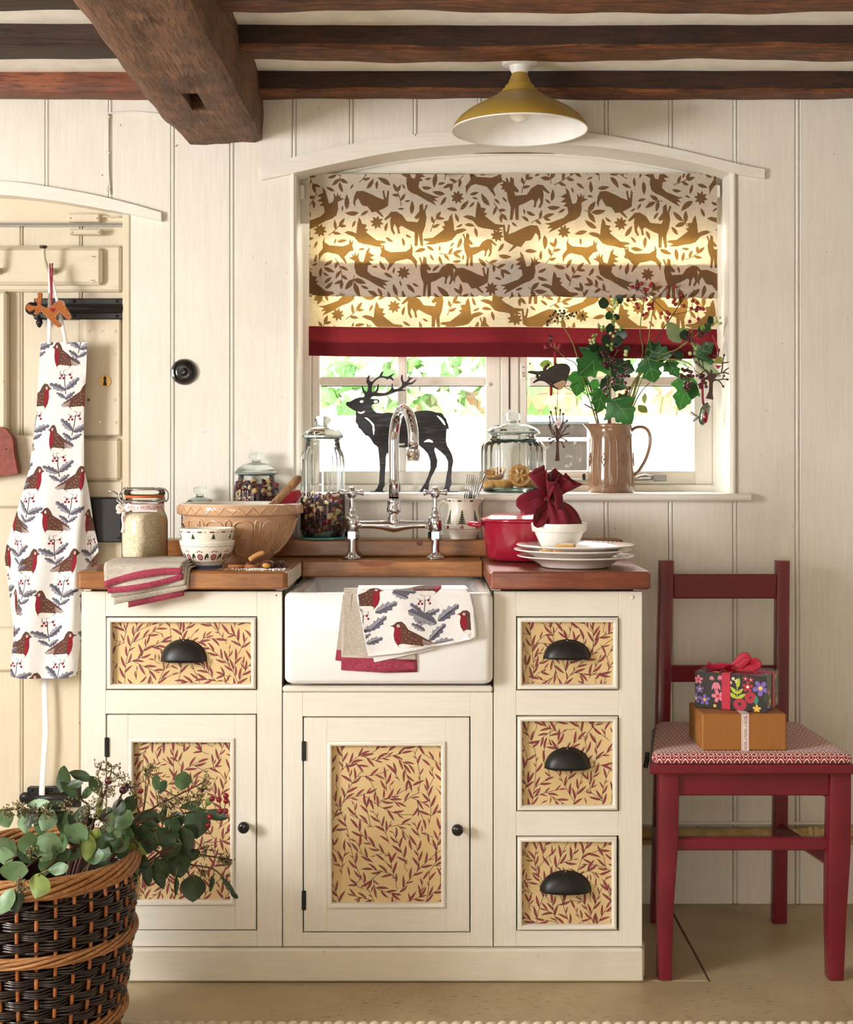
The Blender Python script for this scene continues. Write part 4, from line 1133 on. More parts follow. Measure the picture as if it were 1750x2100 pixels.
for k in range(12):
    a0 = 2 * pi * k / 12 - pi / 2 + .18
    pts = [(-.15, .03), (-.17, .06), (-.17, .085), (-.12, .098), (0, .102), (.12, .098), (.17, .085), (.17, .06), (.15, .03), (.06, .022), (-.06, .022)]
    G().tube(catmull([on_bowl(a0 + u, z) for u, z in pts], 3, True), .0023, 6, closed=True).obj('arch_relief', m_cane, mb, smooth=True)
    G().tube([on_bowl(a0 + u, z) for u, z in ((0, .082), (.07, .062), (0, .042), (-.07, .062))], .0022, 6, closed=True).obj('diamond_relief', m_cane, mb)
    G().ball(on_bowl(a0, .062, 0), .004, 8).obj('boss_relief', m_cane, mb, smooth=True)
    a1 = a0 + pi / 12
    G().tube(catmull([on_bowl(a1 + u, z) for u, z in ((-.05, .08), (-.045, .098), (0, .104), (.045, .098), (.05, .08), (.03, .05), (0, .03), (-.03, .05))], 3, True), .0021, 6, closed=True).obj('lobe_relief', m_cane, mb, smooth=True)
m_beech = wood('beech_spoon', '#a9825a', '#8a6440', '#5a3d24', 'z', 2, .6, .2)
sp = thing('wooden_spoon', 'wooden spoon handle leaning out of the mixing bowl', 'spoon', P(552, 1045, .25)); o = Vector(sp.location)
p0, p1 = P(520, 1075, .22) - o, P(613, 981, .30) - o
G().tube([p0, p0.lerp(p1, .5), p0.lerp(p1, .9), p1], [.0075, .0088, .0105, .0102], 14).obj('handle', m_beech, sp, smooth=True)
G().ball(tuple(p1), .0085, 12, sc=(.9, .9, .9)).obj('tip', m_beech, sp, smooth=True)
G().ball(tuple(p0 + Vector((-.015, -.01, -.03))), .026, 12, sc=(.8, .5, 1.2)).obj('spoon_head', m_beech, sp, smooth=True)
m_sil = plain('red_silicone', '#b01c36', .35, c2='#a01830')
sa = thing('silicone_spatula', 'red silicone spatula leaning in the mixing bowl behind the spoon', 'spatula', P(580, 1030, .30)); o = Vector(sa.location)
pts = [P(540, 1052, .26) - o, P(560, 1045, .275) - o, P(585, 1030, .30) - o, P(603, 1018, .315) - o, P(616, 1010, .325) - o]
G().tube(pts, [.012, .018, .0185, .015, .008], 16, flat=.6, up=(0, -1, 0)).obj('blade', m_sil, sa, smooth=True)
G().tube([P(540, 1052, .26) - o, P(500, 1085, .23) - o], .006, 10).obj('handle', m_sil, sa, smooth=True)

# ================================================================== STACKED SMALL BOWLS
NB = .075
m_blue = plain('blue_slip', '#4a5c94', .3); m_gred = plain('dark_red_slip', '#8a2433', .3); m_ggreen = plain('dark_green_slip', '#2f3d22', .3)
def decal(name, polys, f, mats, parent):
    """flat painted marks laid on a curved surface: f(u, v) gives the 3d point"""
    g = G()
    for pts, m in polys:
        g.add([f(a, b) for a, b in pts], [tuple(range(len(pts)))], m)
    ob = g.obj(name, mats, parent); return ob
def small_bowl(label, loc, deco):
    t = thing('small_bowl', label, 'bowl', loc, group='stacked spongeware bowls')
    pf = [(0, .004), (.030, .004), (.032, 0), (.033, .006), (.036, .009), (.050, .024), (.058, .040), (.0615, .055), (.0625, .062)]
    G().lathe(pf + [(.061, .0635), (.059, .062), (.055, .042), (.046, .025), (.03, .014), (0, .012)], 56).obj('bowl_body', m_cream, t, ang=60)
    G().lathe([(.0325, .0005), (.0336, .003), (.0338, .006), (.034, .007)], 40).obj('foot_ring', m_blue, t, smooth=True)
    R0 = lambda z: next((pf[i][0] + (pf[i + 1][0] - pf[i][0]) * (z - pf[i][1]) / (pf[i + 1][1] - pf[i][1]) for i in range(3, len(pf) - 1) if pf[i][1] <= z <= pf[i + 1][1]), .0625)
    f = lambda u, z: ((R0(z) + .0004) * cos(u / .06), (R0(z) + .0004) * sin(u / .06), z)
    pl = []
    Lc = 2 * pi * .06
    if deco == 'roses':
        n = 26
        for k in range(n):
            u = Lc * k / n
            pl.append((strip([(u + Lc / n * i / 6, .0525 - .0028 * sin(pi * i / 6)) for i in range(7)], .0007), 0))
            pl.append((strip([(u + Lc / n * i / 6, .0135 + .0025 * sin(pi * i / 6)) for i in range(7)], .0009), 0))
        for k in range(90): pl.append((circ(Lc * k / 90, .0568, .0006, 5), 0))
        for k in range(11):
            u = Lc * k / 11
            for q in range(10): pl.append((circ(u + .0058 * cos(q * .628), .027 + .0056 * sin(q * .628), .0021, 6), 1))
            pl.append((circ(u, .027, .0026, 8), 1))
            pl.append((leafpoly(u + .011, .020, 1.15, .018, .005), 2)); pl.append((leafpoly(u + .019, .036, -1.5, .015, .004), 2))
            for q in range(3): pl.append((circ(u - .005 + .005 * q, .039 + .002 * (q % 2), .0018, 6), 1))
    else:
        for k in range(14):
            u = Lc * k / 14
            pl.append((leafpoly(u, .0565, .0, .014, .004), 2)); pl.append((leafpoly(u + .002, .0567, .0, .009, .0013), 3))
            for q in range(3): pl.append((circ(u + .018 + .003 * (q % 2), .055 + .0016 * q, .001, 6), 1))
        for k in range(8):
            u = Lc * (k + .5) / 8
            for q in range(4): pl.append(([(u - .006 + .0012 * q, .041 + .0025 * q), (u + .006 - .0012 * q, .041 + .0025 * q), (u, .0455 + .0025 * q)], 2))
    decal('painted_band', pl, f, [m_blue, m_gred, m_ggreen, m_pastry], t)
    return t
small_bowl('small cream bowl with red sponged roses, lower of the stacked pair', (X(425, NB), NB, WT + .0005), 'roses')
small_bowl('small cream bowl with holly leaf rim, upper of the stacked pair', (X(425, NB), NB, WT + .0005 + .0265), 'holly')

# ================================================================== NUTS AND SUGAR ON THE WORKTOP
m_sugar = plain('white_sugar', '#f5f2ea', .7)
g = G(); rr = random.Random(4)
for k in range(420):
    u = rr.gauss(0, 1); a = X(535 + 20 * u, .03); y = .02 + rr.gauss(0, .012)
    s = rr.uniform(.0006, .0013); g.box(a - s, a + s, y - s, y + s, WT + .0006, WT + .0006 + 2 * s, 0)
for k in range(120):
    a = X(480 + 12 * rr.gauss(0, 1), .03); y = .02 + rr.gauss(0, .007); s = rr.uniform(.0006, .001); g.box(a - s, a + s, y - s, y + s, WT + .0006, WT + .0006 + 2 * s, 0, 1)
tag(g.obj('spilled_sugar', [m_sugar, plain('brown_sugar', '#b39166', .7)]), 'little spill of white and brown sugar on the left worktop', 'sugar', kind='stuff')
m_cinn = plain('cinnamon_bark', '#a4683a', .7); m_nut = plain('hazelnut_shell', '#5b2f1c', .35); m_anise = plain('star_anise', '#43241a', .5); m_bisc = plain('brazil_nut', '#c69054', .6)
def lie(px, y, dz=0): return Vector((X(px, y), y, WT + .0006 + dz))
for (px, y, ln, rz, lb) in ((488, .045, .022, .15, 'cinnamon stick lying nearest the small bowls'), (519, .04, .018, .5, 'cinnamon stick lying under the nuts')):
    t = thing('cinnamon_stick', lb, 'cinnamon stick', lie(px, y, .005), rz, 'spices on the left worktop')
    for s in (-1, 1): G().tube([(-ln, s * .0028, 0), (ln, s * .0028, 0)], .0045, 10).obj('bark_roll', m_cinn, t, smooth=True)
t = thing('nut_slice', 'curved pale nut slice propped on the other nuts', 'nut', lie(527, .05, .027), .3, 'nuts on the left worktop')
G().tube(catmull([(-.017, 0, -.008), (-.006, 0, -.001), (.008, 0, .006), (.015, 0, .006)], 4), [.004] + [.006] * 11 + [.004], 10).obj('kernel', m_bisc, t, smooth=True)
for (px, y, lb, s) in ((514, .055, 'dark shiny nut left of the hazelnut', 1), (533, .055, 'dark shiny nut under the pale slice', .9), (549, .025, 'cracked hazelnut showing its kernel', 1.25)):
    t = thing('nut', lb, 'nut', lie(px, y, .0085 * s), .4, 'nuts on the left worktop')
    G().ball((0, 0, 0), .0105 * s, 14, sc=(1.2, .9, .8)).obj('shell', m_nut, t, smooth=True)
    if s > 1.2: G().ball((-.003, -.006, -.001), .009, 12, sc=(1.2, .7, .75)).obj('kernel', plain('hazel_kernel', '#d39a44', .4), t, smooth=True)
for (px, y, lb, rz) in ((566, .035, 'star anise lying beside the hazelnut', 0.), (579, .04, 'star anise nearest the sink edge', .4)):
    t = thing('star_anise', lb, 'star anise', lie(px, y, .007), rz, 'spices on the left worktop'); t.rotation_euler = (1.1, .3, rz)
    for k in range(8):
        a = k * pi / 4; G().tube([(.001 * cos(a), .001 * sin(a), 0), (.007 * cos(a), .007 * sin(a), .002), (.0125 * cos(a), .0125 * sin(a), .001)], [.0018, .0035, .001], 6).obj('pod', m_anise, t, smooth=True)

# ================================================================== CLIP TOP JAR WITH SUGAR
MY = .265
mj = thing('clip_top_jar', 'clip top preserving jar of sugar with printed ribbon, left of the bowls', 'jar', (X(297, MY), MY, WT + .0005))
G().lathe([(0, .004), (.046, .002), (.053, .008), (.0545, .016), (.0545, .096), (.0525, .108), (.0475, .119), (.0455, .124), (.0455, .140), (.048, .143), (.049, .146), (.0455, .149), (.0455, .152)], 56).obj('jar_body', m_glass, mj, smooth=True)
G().lathe([(.045, .153), (.0475, .154), (.0475, .158), (.045, .159)], 48).obj('rubber_seal', plain('orange_rubber', '#c4632e', .5), mj, smooth=True)
ld = G().lathe([(.046, .159), (.049, .161), (.049, .167), (.046, .171), (.044, .176), (.036, .178), (0, .177)], 48).obj('lid', m_glass, mj, smooth=True)
G().tube([(.0485 * cos(a), .0485 * sin(a), .174) for a in [2 * pi * k / 40 for k in range(40)]], .002, 6, closed=True).obj('lid_wire', m_steel, mj, smooth=True)
G().tube([(.0495 * cos(a), .0495 * sin(a), .145) for a in [2 * pi * k / 40 for k in range(40)]], .0018, 6, closed=True).obj('neck_wire', m_steel, mj, smooth=True)
for s in (-1, 1):
    G().tube(catmull([(-.046, .018 * s, .140), (-.056, .016 * s, .15), (-.058, .015 * s, .163), (-.051, .014 * s, .172), (-.044, .012 * s, .178)], 4), .0018, 6).obj('clip_wire', m_steel, mj, smooth=True)
    G().tube(catmull([(-.052, .014 * s, .139), (-.064, .010 * s, .146), (-.062, .006 * s, .158), (-.055, .004 * s, .165)], 4), .0016, 6).obj('clip_wire', m_steel, mj, smooth=True)
G().tube([(-.062, .008, .158), (-.075, .004, .168), (-.088, 0, .169)], .002, 6).obj('lever', m_steel, mj, smooth=True)
G().tube(catmull([(.047, .01, .173), (.054, .008, .165), (.055, .004, .150), (.050, 0, .144), (.047, -.004, .158)], 4), .0018, 6).obj('hinge_wire', m_steel, mj, smooth=True)
t_ = NT('grainy_raw_sugar'); v_ = t_.coord()
n_ = t_.noise(v_, 420, 2); cc_ = t_.mix(t_.ramp(n_, [(.42, 0.), (.62, 1.)]), lin('#f2e8d2'), lin('#cdb083')); t_.principled(cc_, .8, 0, .2, n_, .5, .001)
sg = G().lathe([(0, .006), (.045, .006), (.0515, .012), (.0528, .02), (.0528, .094), (.050, .106), (.044, .112), (.03, .118), (.012, .114), (0, .113)], 48).obj('raw_sugar', t_.m, None, smooth=True)
sg.location = mj.location; tag(sg, 'grainy raw sugar filling the clip top jar', 'sugar', kind='stuff')
m_ribw = plain('white_ribbon', '#efe4dd', .6); m_ribr = plain('ribbon_red', '#9a2438', .6); m_ribp = plain('ribbon_pink_edge', '#d9a3a8', .6)
def text_mesh(s, size):
    cu = bpy.data.curves.new('lettering', 'FONT'); cu.body = s; cu.size = size; cu.resolution_u = 2
    ob = bpy.data.objects.new('lettering', cu); COL.objects.link(ob)
    dg = bpy.context.evaluated_depsgraph_get(); me = bpy.data.meshes.new_from_object(ob.evaluated_get(dg))
    V = [tuple(v.co) for v in me.vertices]; F = [tuple(p.vertices) for p in me.polygons]
    bpy.data.objects.remove(ob); bpy.data.curves.remove(cu); bpy.data.meshes.remove(me)
    return V, F
rb = G().lathe([(.0462, .1245), (.0462, .1385)], 56).obj('ribbon', m_ribw, mj, smooth=True)
for z in (.1255, .1375): G().lathe([(.0464, z - .0006), (.0464, z + .0006)], 56).obj('ribbon_edge', m_ribp, rb, smooth=True)
V, F = text_mesh('NOEL x NOEL x NOEL x NOEL', .0105); wd = max(v[0] for v in V)
g = G(); Rr = .0467
g.V = [(Rr * cos(-pi / 2 + (v[0] - wd * .55) / Rr), Rr * sin(-pi / 2 + (v[0] - wd * .55) / Rr), .1277 + v[1]) for v in V]; g.F = F; g.I = [0] * len(F)
g.obj('ribbon_lettering', m_ribr, rb)
bx = Vector((-.041, -.027, .128))
for k, (pts) in enumerate(([(0, 0, 0), (-.012, -.006, .008), (-.016, -.008, .0), (-.006, -.006, -.004), (0, 0, 0)], [(0, 0, 0), (.010, -.008, .009), (.016, -.008, .004), (.008, -.006, -.003), (0, 0, 0)], [(0, 0, 0), (-.003, -.008, -.02), (-.001, -.009, -.04), (-.004, -.010, -.057)], [(0, 0, 0), (-.012, -.005, -.008), (-.018, -.005, -.006)])):
    G().tube([bx + Vector(p) for p in catmull(pts, 5)], .0052, 6, flat=.12, up=(.3, -1, .2)).obj('bow', m_ribw, rb, smooth=True)
for k in range(9): G().box(bx.x - .0035, bx.x - .0005, bx.y - .0095, bx.y - .0088, bx.z - .018 - .004 * k, bx.z - .0205 - .004 * k, 0).obj('bow_print', m_ribr, rb)

# ================================================================== CREAM JUG WITH TREES, CUTLERY
CJ = .465
cj = thing('tree_jug', 'small cream jug painted with potted trees, right of the tap', 'jug', (X(950, CJ), CJ, LZ + .0005))
jp = [(0, .003), (.030, .003), (.033, 0), (.035, .004), (.0355, .008), (.044, .018), (.048, .028), (.0475, .036), (.043, .052), (.039, .072), (.0385, .086), (.041, .097), (.0425, .102)]
def spout(a, r, z): return r * (1 + .28 * max(0, cos(a)) ** 8 * max(0, (z - .08) / .022)) if z > .08 else r
G().lathe(jp + [(.041, .103), (.039, .100), (.036, .085), (.038, .06), (.044, .03), (.03, .01), (0, .009)], 56, rf=spout).obj('jug_body', m_cream, cj, ang=60)
G().tube(catmull([(-.039, 0, .088), (-.052, 0, .095), (-.062, 0, .080), (-.060, 0, .058), (-.050, 0, .040), (-.045, 0, .032)], 5), [.0045] * 20 + [.0055] * 6, 10).obj('handle', m_cream, cj, smooth=True)
JR = lambda z: next((jp[i][0] + (jp[i + 1][0] - jp[i][0]) * (z - jp[i][1]) / (jp[i + 1][1] - jp[i][1]) for i in range(3, len(jp) - 1) if jp[i][1] <= z <= jp[i + 1][1]), .0425)
f = lambda u, z: ((JR(z) + .0005) * sin(u / .045), -(JR(z) + .0005) * cos(u / .045), z)
pl = [(strip([(u_ * .006 - .12, .0265) for u_ in range(41)], .0008), 0)]
for u in (-.043, -.004, .036, .09, -.09):
    pl.append(([(u - .0035, .0275), (u + .0035, .0275), (u + .005, .034), (u - .005, .034)], 0))
    pl.append((strip([(u, .034), (u, .050)], .0016), 1))
    for q in range(6):
        w_ = .011 - .0016 * q; z_ = .040 + .005 * q
        for s_ in (-1, 1): pl.append((leafpoly(u, z_ + .002, pi / 2 - s_ * 1.75, w_, .0042), 2))
        pl.append((circ(u, z_ + .002, .0028, 6), 2))
    pl.append(([(u - .0025, .069), (u + .0025, .069), (u, .076)], 2))
for k in range(8):
    u = -.12 + .034 * k; pl.append((leafpoly(u, .097, 0, .015, .0045), 2)); pl += [(circ(u + .02 + .003 * q, .0985 - .002 * (q % 2), .0011, 6), 0) for q in range(3)]
decal('painted_trees', pl, f, [m_gred, m_nut, m_ggreen], cj)
def fork(label, p0, p1, yoff):
    t = thing('fork', label, 'cutlery', p0, group='cutlery standing in the cream jug'); d = Vector(p1) - Vector(p0); L = d.length
    q = Vector((0, 0, 1)).rotation_difference(d.normalized()); t.rotation_mode = 'QUATERNION'; t.rotation_quaternion = q
    G().tube([(0, 0, 0), (0, 0, L * .3), (0, .001, L * .5), (0, 0, L * .58)], [.004, .003, .003, .009], 8, flat=.25, up=(0, 1, 0)).obj('handle', m_steel, t, smooth=True)
    for k in range(4): G().tube([((k - 1.5) * .0052, 0, L * .58), ((k - 1.5) * .0055, -.002, L * .75), ((k - 1.5) * .0052, 0, L)], [.0018, .0016, .0008], 6).obj('tine', m_steel, t, smooth=True)
b0 = Vector((X(950, CJ), CJ, LZ + .02))
fork('silver fork upright in the cream tree jug', b0, P(966, 973, .455), 0)
fork('second silver fork leaning behind the first in the cream tree jug', b0 + Vector((.008, .01, 0)), P(978, 977, .48), 0)
kn_ = thing('knife', 'table knife handle leaning right out of the cream tree jug', 'cutlery', b0, group='cutlery standing in the cream jug'); o = Vector(kn_.location)
p1 = P(996, 973, .45) - o
G().tube([Vector((.0, 0, 0)), p1 * .45, p1 * .8, p1], [.002, .0035, .006, .005], 10, flat=.6).obj('handle', m_steel, kn_, smooth=True)

# ================================================================== RED CASSEROLE
m_redpot = plain('red_enamel', '#9e1a34', .16, 0, .5, c2='#93152e', nscale=5, coat=.5)
RY = .31
rp = thing('casserole_pot', 'red enamelled casserole pot with lid on the right worktop', 'pot', (X(1076, RY), RY, WT + .0006))
G().lathe([(0, .004), (.083, .002), (.087, .004), (.093, .012), (.099, .05), (.104, .085), (.1045, .093), (.102, .094), (.098, .085), (.09, .02), (0, .012)], 64).obj('pot_body', m_redpot, rp, ang=60)
l = G().lathe([(.104, .094), (.107, .096), (.1075, .100), (.102, .104), (.095, .105), (.085, .110), (.070, .1135), (.066, .1135), (.03, .117), (0, .118)], 64).obj('lid', m_redpot, rp, smooth=True)
G().lathe([(.010, .116), (.009, .124), (.020, .130), (.021, .135), (.014, .139), (0, .140)], 28).obj('lid_knob', m_redpot, l, smooth=True)
for s in (-1, 1):
    pts = catmull([(s * .105, -.030, .086), (s * .122, -.027, .088), (s * .132, -.012, .089), (s * .132, .012, .089), (s * .122, .027, .088), (s * .105, .030, .086)], 4)
    G().tube(pts, .0085, 10, flat=.75).obj('side_handle', m_redpot, rp, smooth=True)

# ================================================================== PLATES
m_plate = plain('white_plate_glaze', '#f2e9e1', .12, 0, .5, c2='#eadfd6', coat=.4)
PY_ = .10; px_ = X(1178, PY_)
m_rimred = plain('red_sponged_rim', '#9e4a4c', .2)
for k, lb in enumerate(('white dinner plate at the bottom of the stack of three', 'white dinner plate in the middle of the stack of three', 'white dinner plate with red sponged rim on top of the stack')):
    t = thing('dinner_plate', lb, 'plate', (px_ + (.003, -.004, .002)[k], PY_, WT + .0006 + .0104 * k + (.004 if k else 0)), .3 * k, 'stacked dinner plates')
    hh = 0 if k else .0
    G().lathe([(0, .003), (.072, .003), (.075, 0), (.079, .002), (.082, .006), (.098, .015), (.118, .0215), (.1325, .0245), (.134, .026), (.1325, .0275), (.116, .0245), (.095, .0175), (.085, .011), (.075, .0085), (0, .0085)], 72).obj('plate_body', m_plate, t, smooth=True)
    pl = []
    rr = random.Random(k)
    for i in range(64):
        a = 2 * pi * i / 64
        for q in range(2): pl.append((circ(a, .113 + .009 * q, 1, 6), 0))
    g = G()
    for i in range(56):
        a = 2 * pi * i / 56
        for q, r_ in enumerate((.112, .120, .127)):
            aa = a + q * .05; c = (r_ * cos(aa), r_ * sin(aa), .0247 + (r_ - .116) * .19 + .0006)
            g.add([(c[0] + .0026 * cos(w_), c[1] + .0026 * sin(w_), c[2] + .0026 * cos(w_ - aa) * .19) for w_ in [2 * pi * j / 6 for j in range(6)]], [tuple(range(6))])
    if k == 2: g.obj('sponged_rim', m_rimred, t)
ptop = WT + .0006 + .0104 * 2 + .004 + .0085
m_fudge = plain('pale_fudge', '#d9b271', .6, c2='#c89a55', nscale=50, bump=.3); m_icing = plain('icing', '#f4ead8', .4)
for (px, y, dz, rz, ln, lb) in ((1120, .02, .007, -.05, .014, 'shortbread finger at the left on the top plate'), (1145, .016, .007, .05, .012, 'shortbread finger in the middle on the top plate'), (1166, .024, .007, -.1, .017, 'shortbread finger at the right on the top plate'), (1160, .03, .0185, -.25, .022, 'shortbread finger leaning on top of the others against the white basin')):
    t = thing('shortbread_finger', lb, 'biscuit', (X(px, y), y, ptop + dz), rz, 'shortbread fingers on the plate')
    if dz > .02: t.rotation_euler = (0, .12, rz)
    loft(G(), [[(ln * 1. - 0, 0, 0) if False else (a, b, z) for a, b, _ in rrl(-ln + i, ln - i, -.008 + i, .008 - i, .004, 0)] for z, i in ((-.005, .0015), (-.003, 0), (.002, 0), (.004, .001))]).obj('biscuit', m_fudge, t, ang=50)
    loft(G(), [[(a, b, z) for a, b, _ in rrl(-ln * .5, ln - .001, -.0065, .0065, .003, 0)] for z in (.0035, .0055)]).obj('icing', m_icing, t, ang=50)

# ================================================================== BASIN AND PUDDING CLOTH
BS = .13
bsn = thing('pudding_basin', 'white pudding basin with a collar rim standing on the plates', 'basin', (X(1147, BS), BS, ptop + .0005))
G().lathe([(0, .002), (.034, 0), (.038, .002), (.056, .042), (.0565, .044), (.0625, .046), (.0645, .062), (.064, .0645), (.061, .064), (.058, .055), (.04, .01), (0, .008)], 56).obj('basin_body', plain('white_basin_glaze', '#f4f1e9', .18, coat=.4), bsn, ang=50)
m_velvet = plain('burgundy_cotton', '#7a1228', .75, 0, .3, c2='#650d1f', sheen=.1)
pc = thing('pudding_cloth', 'burgundy cloth tied in a ruffled bundle over the pudding basin', 'cloth', (X(1147, BS), BS, ptop + .056)); o = Vector(pc.location)
NK = P(1126, 1026, .115) - o          # the tied neck
def pleat(a, n, ph): return .5 + .5 * sin(n * a + ph + .9 * sin(2 * a))
def bundle(u, v):
    a = 2 * pi * u
    r = .055 * (1 - v) ** .55 * (1 + .0) + .010 * v
    r *= 1 + .16 * (pleat(a, 13, 0) - .5) * min(1, v * 2.2 + .15)
    c = Vector((0, 0, 0)).lerp(NK, v ** 1.3)
    return (c.x + r * cos(a), c.y + r * sin(a), NK.z * (1 - (1 - v) ** 1.7) * .98)
G().grid(bundle, 104, 16, closed_u=True).obj('bundle', m_velvet, pc, smooth=True)
def ruffle(u, v):
    a = 2 * pi * u; s = pleat(a, 7, 1.0)
    r = .009 + (.062 * v ** 1.1) * (.45 + .75 * s) + .006 * v * sin(19 * a)
    h = .066 * v * (1.05 - .35 * s + .18 * cos(a - 2.6)) 
    return (NK.x + r * cos(a) * .75 + .012 * v, NK.y + r * sin(a) * .6, NK.z + h)
G().grid(ruffle, 112, 14, closed_u=True).obj('ruffle', m_velvet, pc, smooth=True, sol=.0015)
def ribbonloop(name, pts, w, parent, mat, up=(0, -.3, 1)):
    return G().tube(catmull(pts, 6), w, 8, flat=.1, up=up).obj(name, mat, parent, smooth=True)
q = NK
ribbonloop('bow_loop', [q, q + Vector((-.02, -.02, .012)), q + Vector((-.05, -.028, .006)), q + Vector((-.062, -.026, -.004)), q + Vector((-.045, -.03, -.016)), q + Vector((-.018, -.024, -.006)), q], .016, pc, m_velvet, (0, 1, 0))
ribbonloop('bow_loop', [q, q + Vector((-.012, -.024, -.012)), q + Vector((-.03, -.035, -.028)), q + Vector((-.032, -.035, -.05)), q + Vector((-.015, -.03, -.04)), q], .012, pc, m_velvet, (1, 0, 0))
ribbonloop('bow_tail', [q, q + Vector((.0, -.03, .02)), q + Vector((.01, -.036, .035)), q + Vector((.018, -.036, .015)), q + Vector((.022, -.038, -.02))], .013, pc, m_velvet, (1, 0, 0))
G().ball(tuple(q + Vector((0, -.014, 0))), .012, 14, sc=(1.1, .8, .9)).obj('knot', m_velvet, pc, smooth=True)
G().ball(tuple(q + Vector((-.004, -.025, 0))), .0022, 8).obj('pin', m_steel, pc, smooth=True)

# ================================================================== CANE JUG FOR THE BRANCHES
m_jugc = plain('brown_cane_glaze', '#8f6d52', .14, 0, .5, c2='#815f46', nscale=5, coat=.5)
GY = .6
jug = thing('cane_jug', 'tan stoneware jug holding berry branches on the window sill', 'jug', (X(1254, GY), GY, SZ + .0005))
gp = [(0, .003), (.056, .003), (.059, 0), (.060, .004), (.0595, .05), (.0575, .10), (.055, .14), (.054, .158), (.0525, .164), (.0545, .172), (.0555, .180)]
def gsp(a, r, z): return r * (1 + .36 * max(0, -cos(a)) ** 10 * max(0, (z - .15) / .03)) if z > .15 else r
G().lathe(gp + [(.0545, .1815), (.052, .178), (.051, .15), (.055, .05), (.04, .012), (0, .01)], 64, rf=gsp).obj('jug_body', m_jugc, jug, ang=60)
hp = catmull([(.052, 0, .162), (.066, 0, .172), (.088, 0, .171), (.101, 0, .155), (.102, 0, .125), (.092, 0, .09), (.075, 0, .06), (.060, 0, .044)], 5)
G().tube(hp, [.0045] * len(hp), 12, flat=1.7, up=(0, 1, 0)).obj('handle', m_jugc, jug, smooth=True)
GR = lambda z: next((gp[i][0] + (gp[i + 1][0] - gp[i][0]) * (z - gp[i][1]) / (gp[i + 1][1] - gp[i][1]) for i in range(2, len(gp) - 1) if gp[i][1] <= z <= gp[i + 1][1]), .055)
def onj(a, z): r = GR(z) + .0004; return (r * sin(a), -r * cos(a), z)
for k in range(7):
    a0 = -.02 + 2 * pi * k / 7
    G().tube(catmull([onj(a0 + u, z) for u, z in ((0, .018), (.14, .028), (.16, .08), (.15, .125), (.1, .146), (0, .15), (-.1, .146), (-.15, .125), (-.16, .08), (-.14, .028))], 3, True), .0014, 6, closed=True).obj('flute_relief', m_jugc, jug, smooth=True)
    a1 = a0 + pi / 7
    G().tube(catmull([onj(a1 + u, z) for u, z in ((0, .014), (.19, .03), (.26, .08), (.27, .12), (.2, .148), (0, .154), (-.2, .148), (-.27, .12), (-.26, .08), (-.19, .03))], 3, True), .0012, 6, closed=True).obj('flute_relief', m_jugc, jug, smooth=True)
    G().tube([onj(a1 + u, z) for u, z in ((0, .104), (.13, .087), (0, .070), (-.13, .087))], .0016, 6, closed=True).obj('diamond_relief', m_jugc, jug)
    G().ball(onj(a1, .087), .0028, 8).obj('boss_relief', m_jugc, jug, smooth=True)

# ================================================================== ROMAN BLIND
def tblind(name, c, tc, mixf):
    t = NT(name); col = lin(c)
    n1 = t.noise(t.coord((1, 1, 14)), 45, 3); n2 = t.noise(t.coord((14, 1, 1)), 45, 3)
    w_ = t.math('MULTIPLY', t.math('ADD', n1, n2), .5)
    cc = t.mix(t.ramp(w_, [(.35, 0.), (.65, 1.)]), col, tuple(x * .84 for x in col[:3]) + (1,))
    tt = lin(tc); tcol = t.mix(t.ramp(w_, [(.35, 0.), (.65, 1.)]), tt, tuple(x * .72 for x in tt[:3]) + (1,))
    b = t.principled(cc, .9, 0, .1, w_, .2, .0006, surface=False)
    tr = t.n('BsdfTranslucent'); t.l(tcol, tr.inputs[0])
    mx = t.n('MixShader'); mx.inputs[0].default_value = mixf
    t.l(b.outputs[0], mx.inputs[1]); t.l(tr.outputs[0], mx.inputs[2]); t.l(mx.outputs[0], t.out.inputs[0])
    return t.m
m_bl = tblind('natural_linen', '#ebe3d9', '#ddc48e', .5)
m_blp = tblind('taupe_print', '#82664c', '#8a6428', .45)
m_blr = tblind('red_linen_band', '#74242b', '#7a2428', .2)
DEER = [(965,705),(978,742),(984,700),(1003,712),(1004,745),(1032,778),(1022,790),(1003,782),(1012,805),(1075,800),(1100,765),(1135,745),(1165,748),(1205,790),(1195,795),(1165,775),(1170,800),(1165,850),(1150,875),(1140,870),(1152,840),(1145,815),(1130,840),(1125,870),(1112,870),(1118,835),(1105,825),(1060,850),(1030,862),(1030,940),(1012,940),(1008,870),(995,940),(980,940),(985,870),(970,830),(962,780),(968,745),(955,712)]
CREST = [(480,695),(505,688),(498,665),(513,682),(520,655),(527,683),(545,660),(540,690),(548,715),(570,722),(590,650),(612,625),(605,660),(640,680),(612,690),(640,710),(605,715),(625,735),(600,740),(595,775),(620,800),(700,830),(735,835),(700,845),(720,865),(690,860),(712,890),(650,860),(590,825),(550,810),(525,790),(515,750),(518,715),(500,705)]
RABBIT = [(500,330),(505,290),(520,258),(560,255),(610,275),(650,295),(690,310),(680,260),(690,248),(698,290),(705,300),(712,250),(722,262),(718,310),(715,345),(690,360),(660,375),(690,410),(680,412),(640,380),(615,385),(590,350),(560,345),(550,335),(530,300),(515,320),(512,352)]
DOVE = [(440,515),(465,505),(495,510),(515,520),(520,470),(530,420),(545,440),(550,460),(580,465),(570,490),(590,495),(575,510),(600,530),(640,560),(690,565),(700,575),(660,585),(690,600),(640,600),(600,590),(560,585),(530,575),(500,540),(470,530)]
FOX = [(690,620),(705,640),(715,615),(722,650),(760,665),(850,660),(880,640),(880,605),(893,640),(890,680),(920,720),(915,770),(905,740),(885,715),(860,705),(790,720),(760,755),(740,780),(735,770),(750,735),(720,700),(690,690),(700,660)]
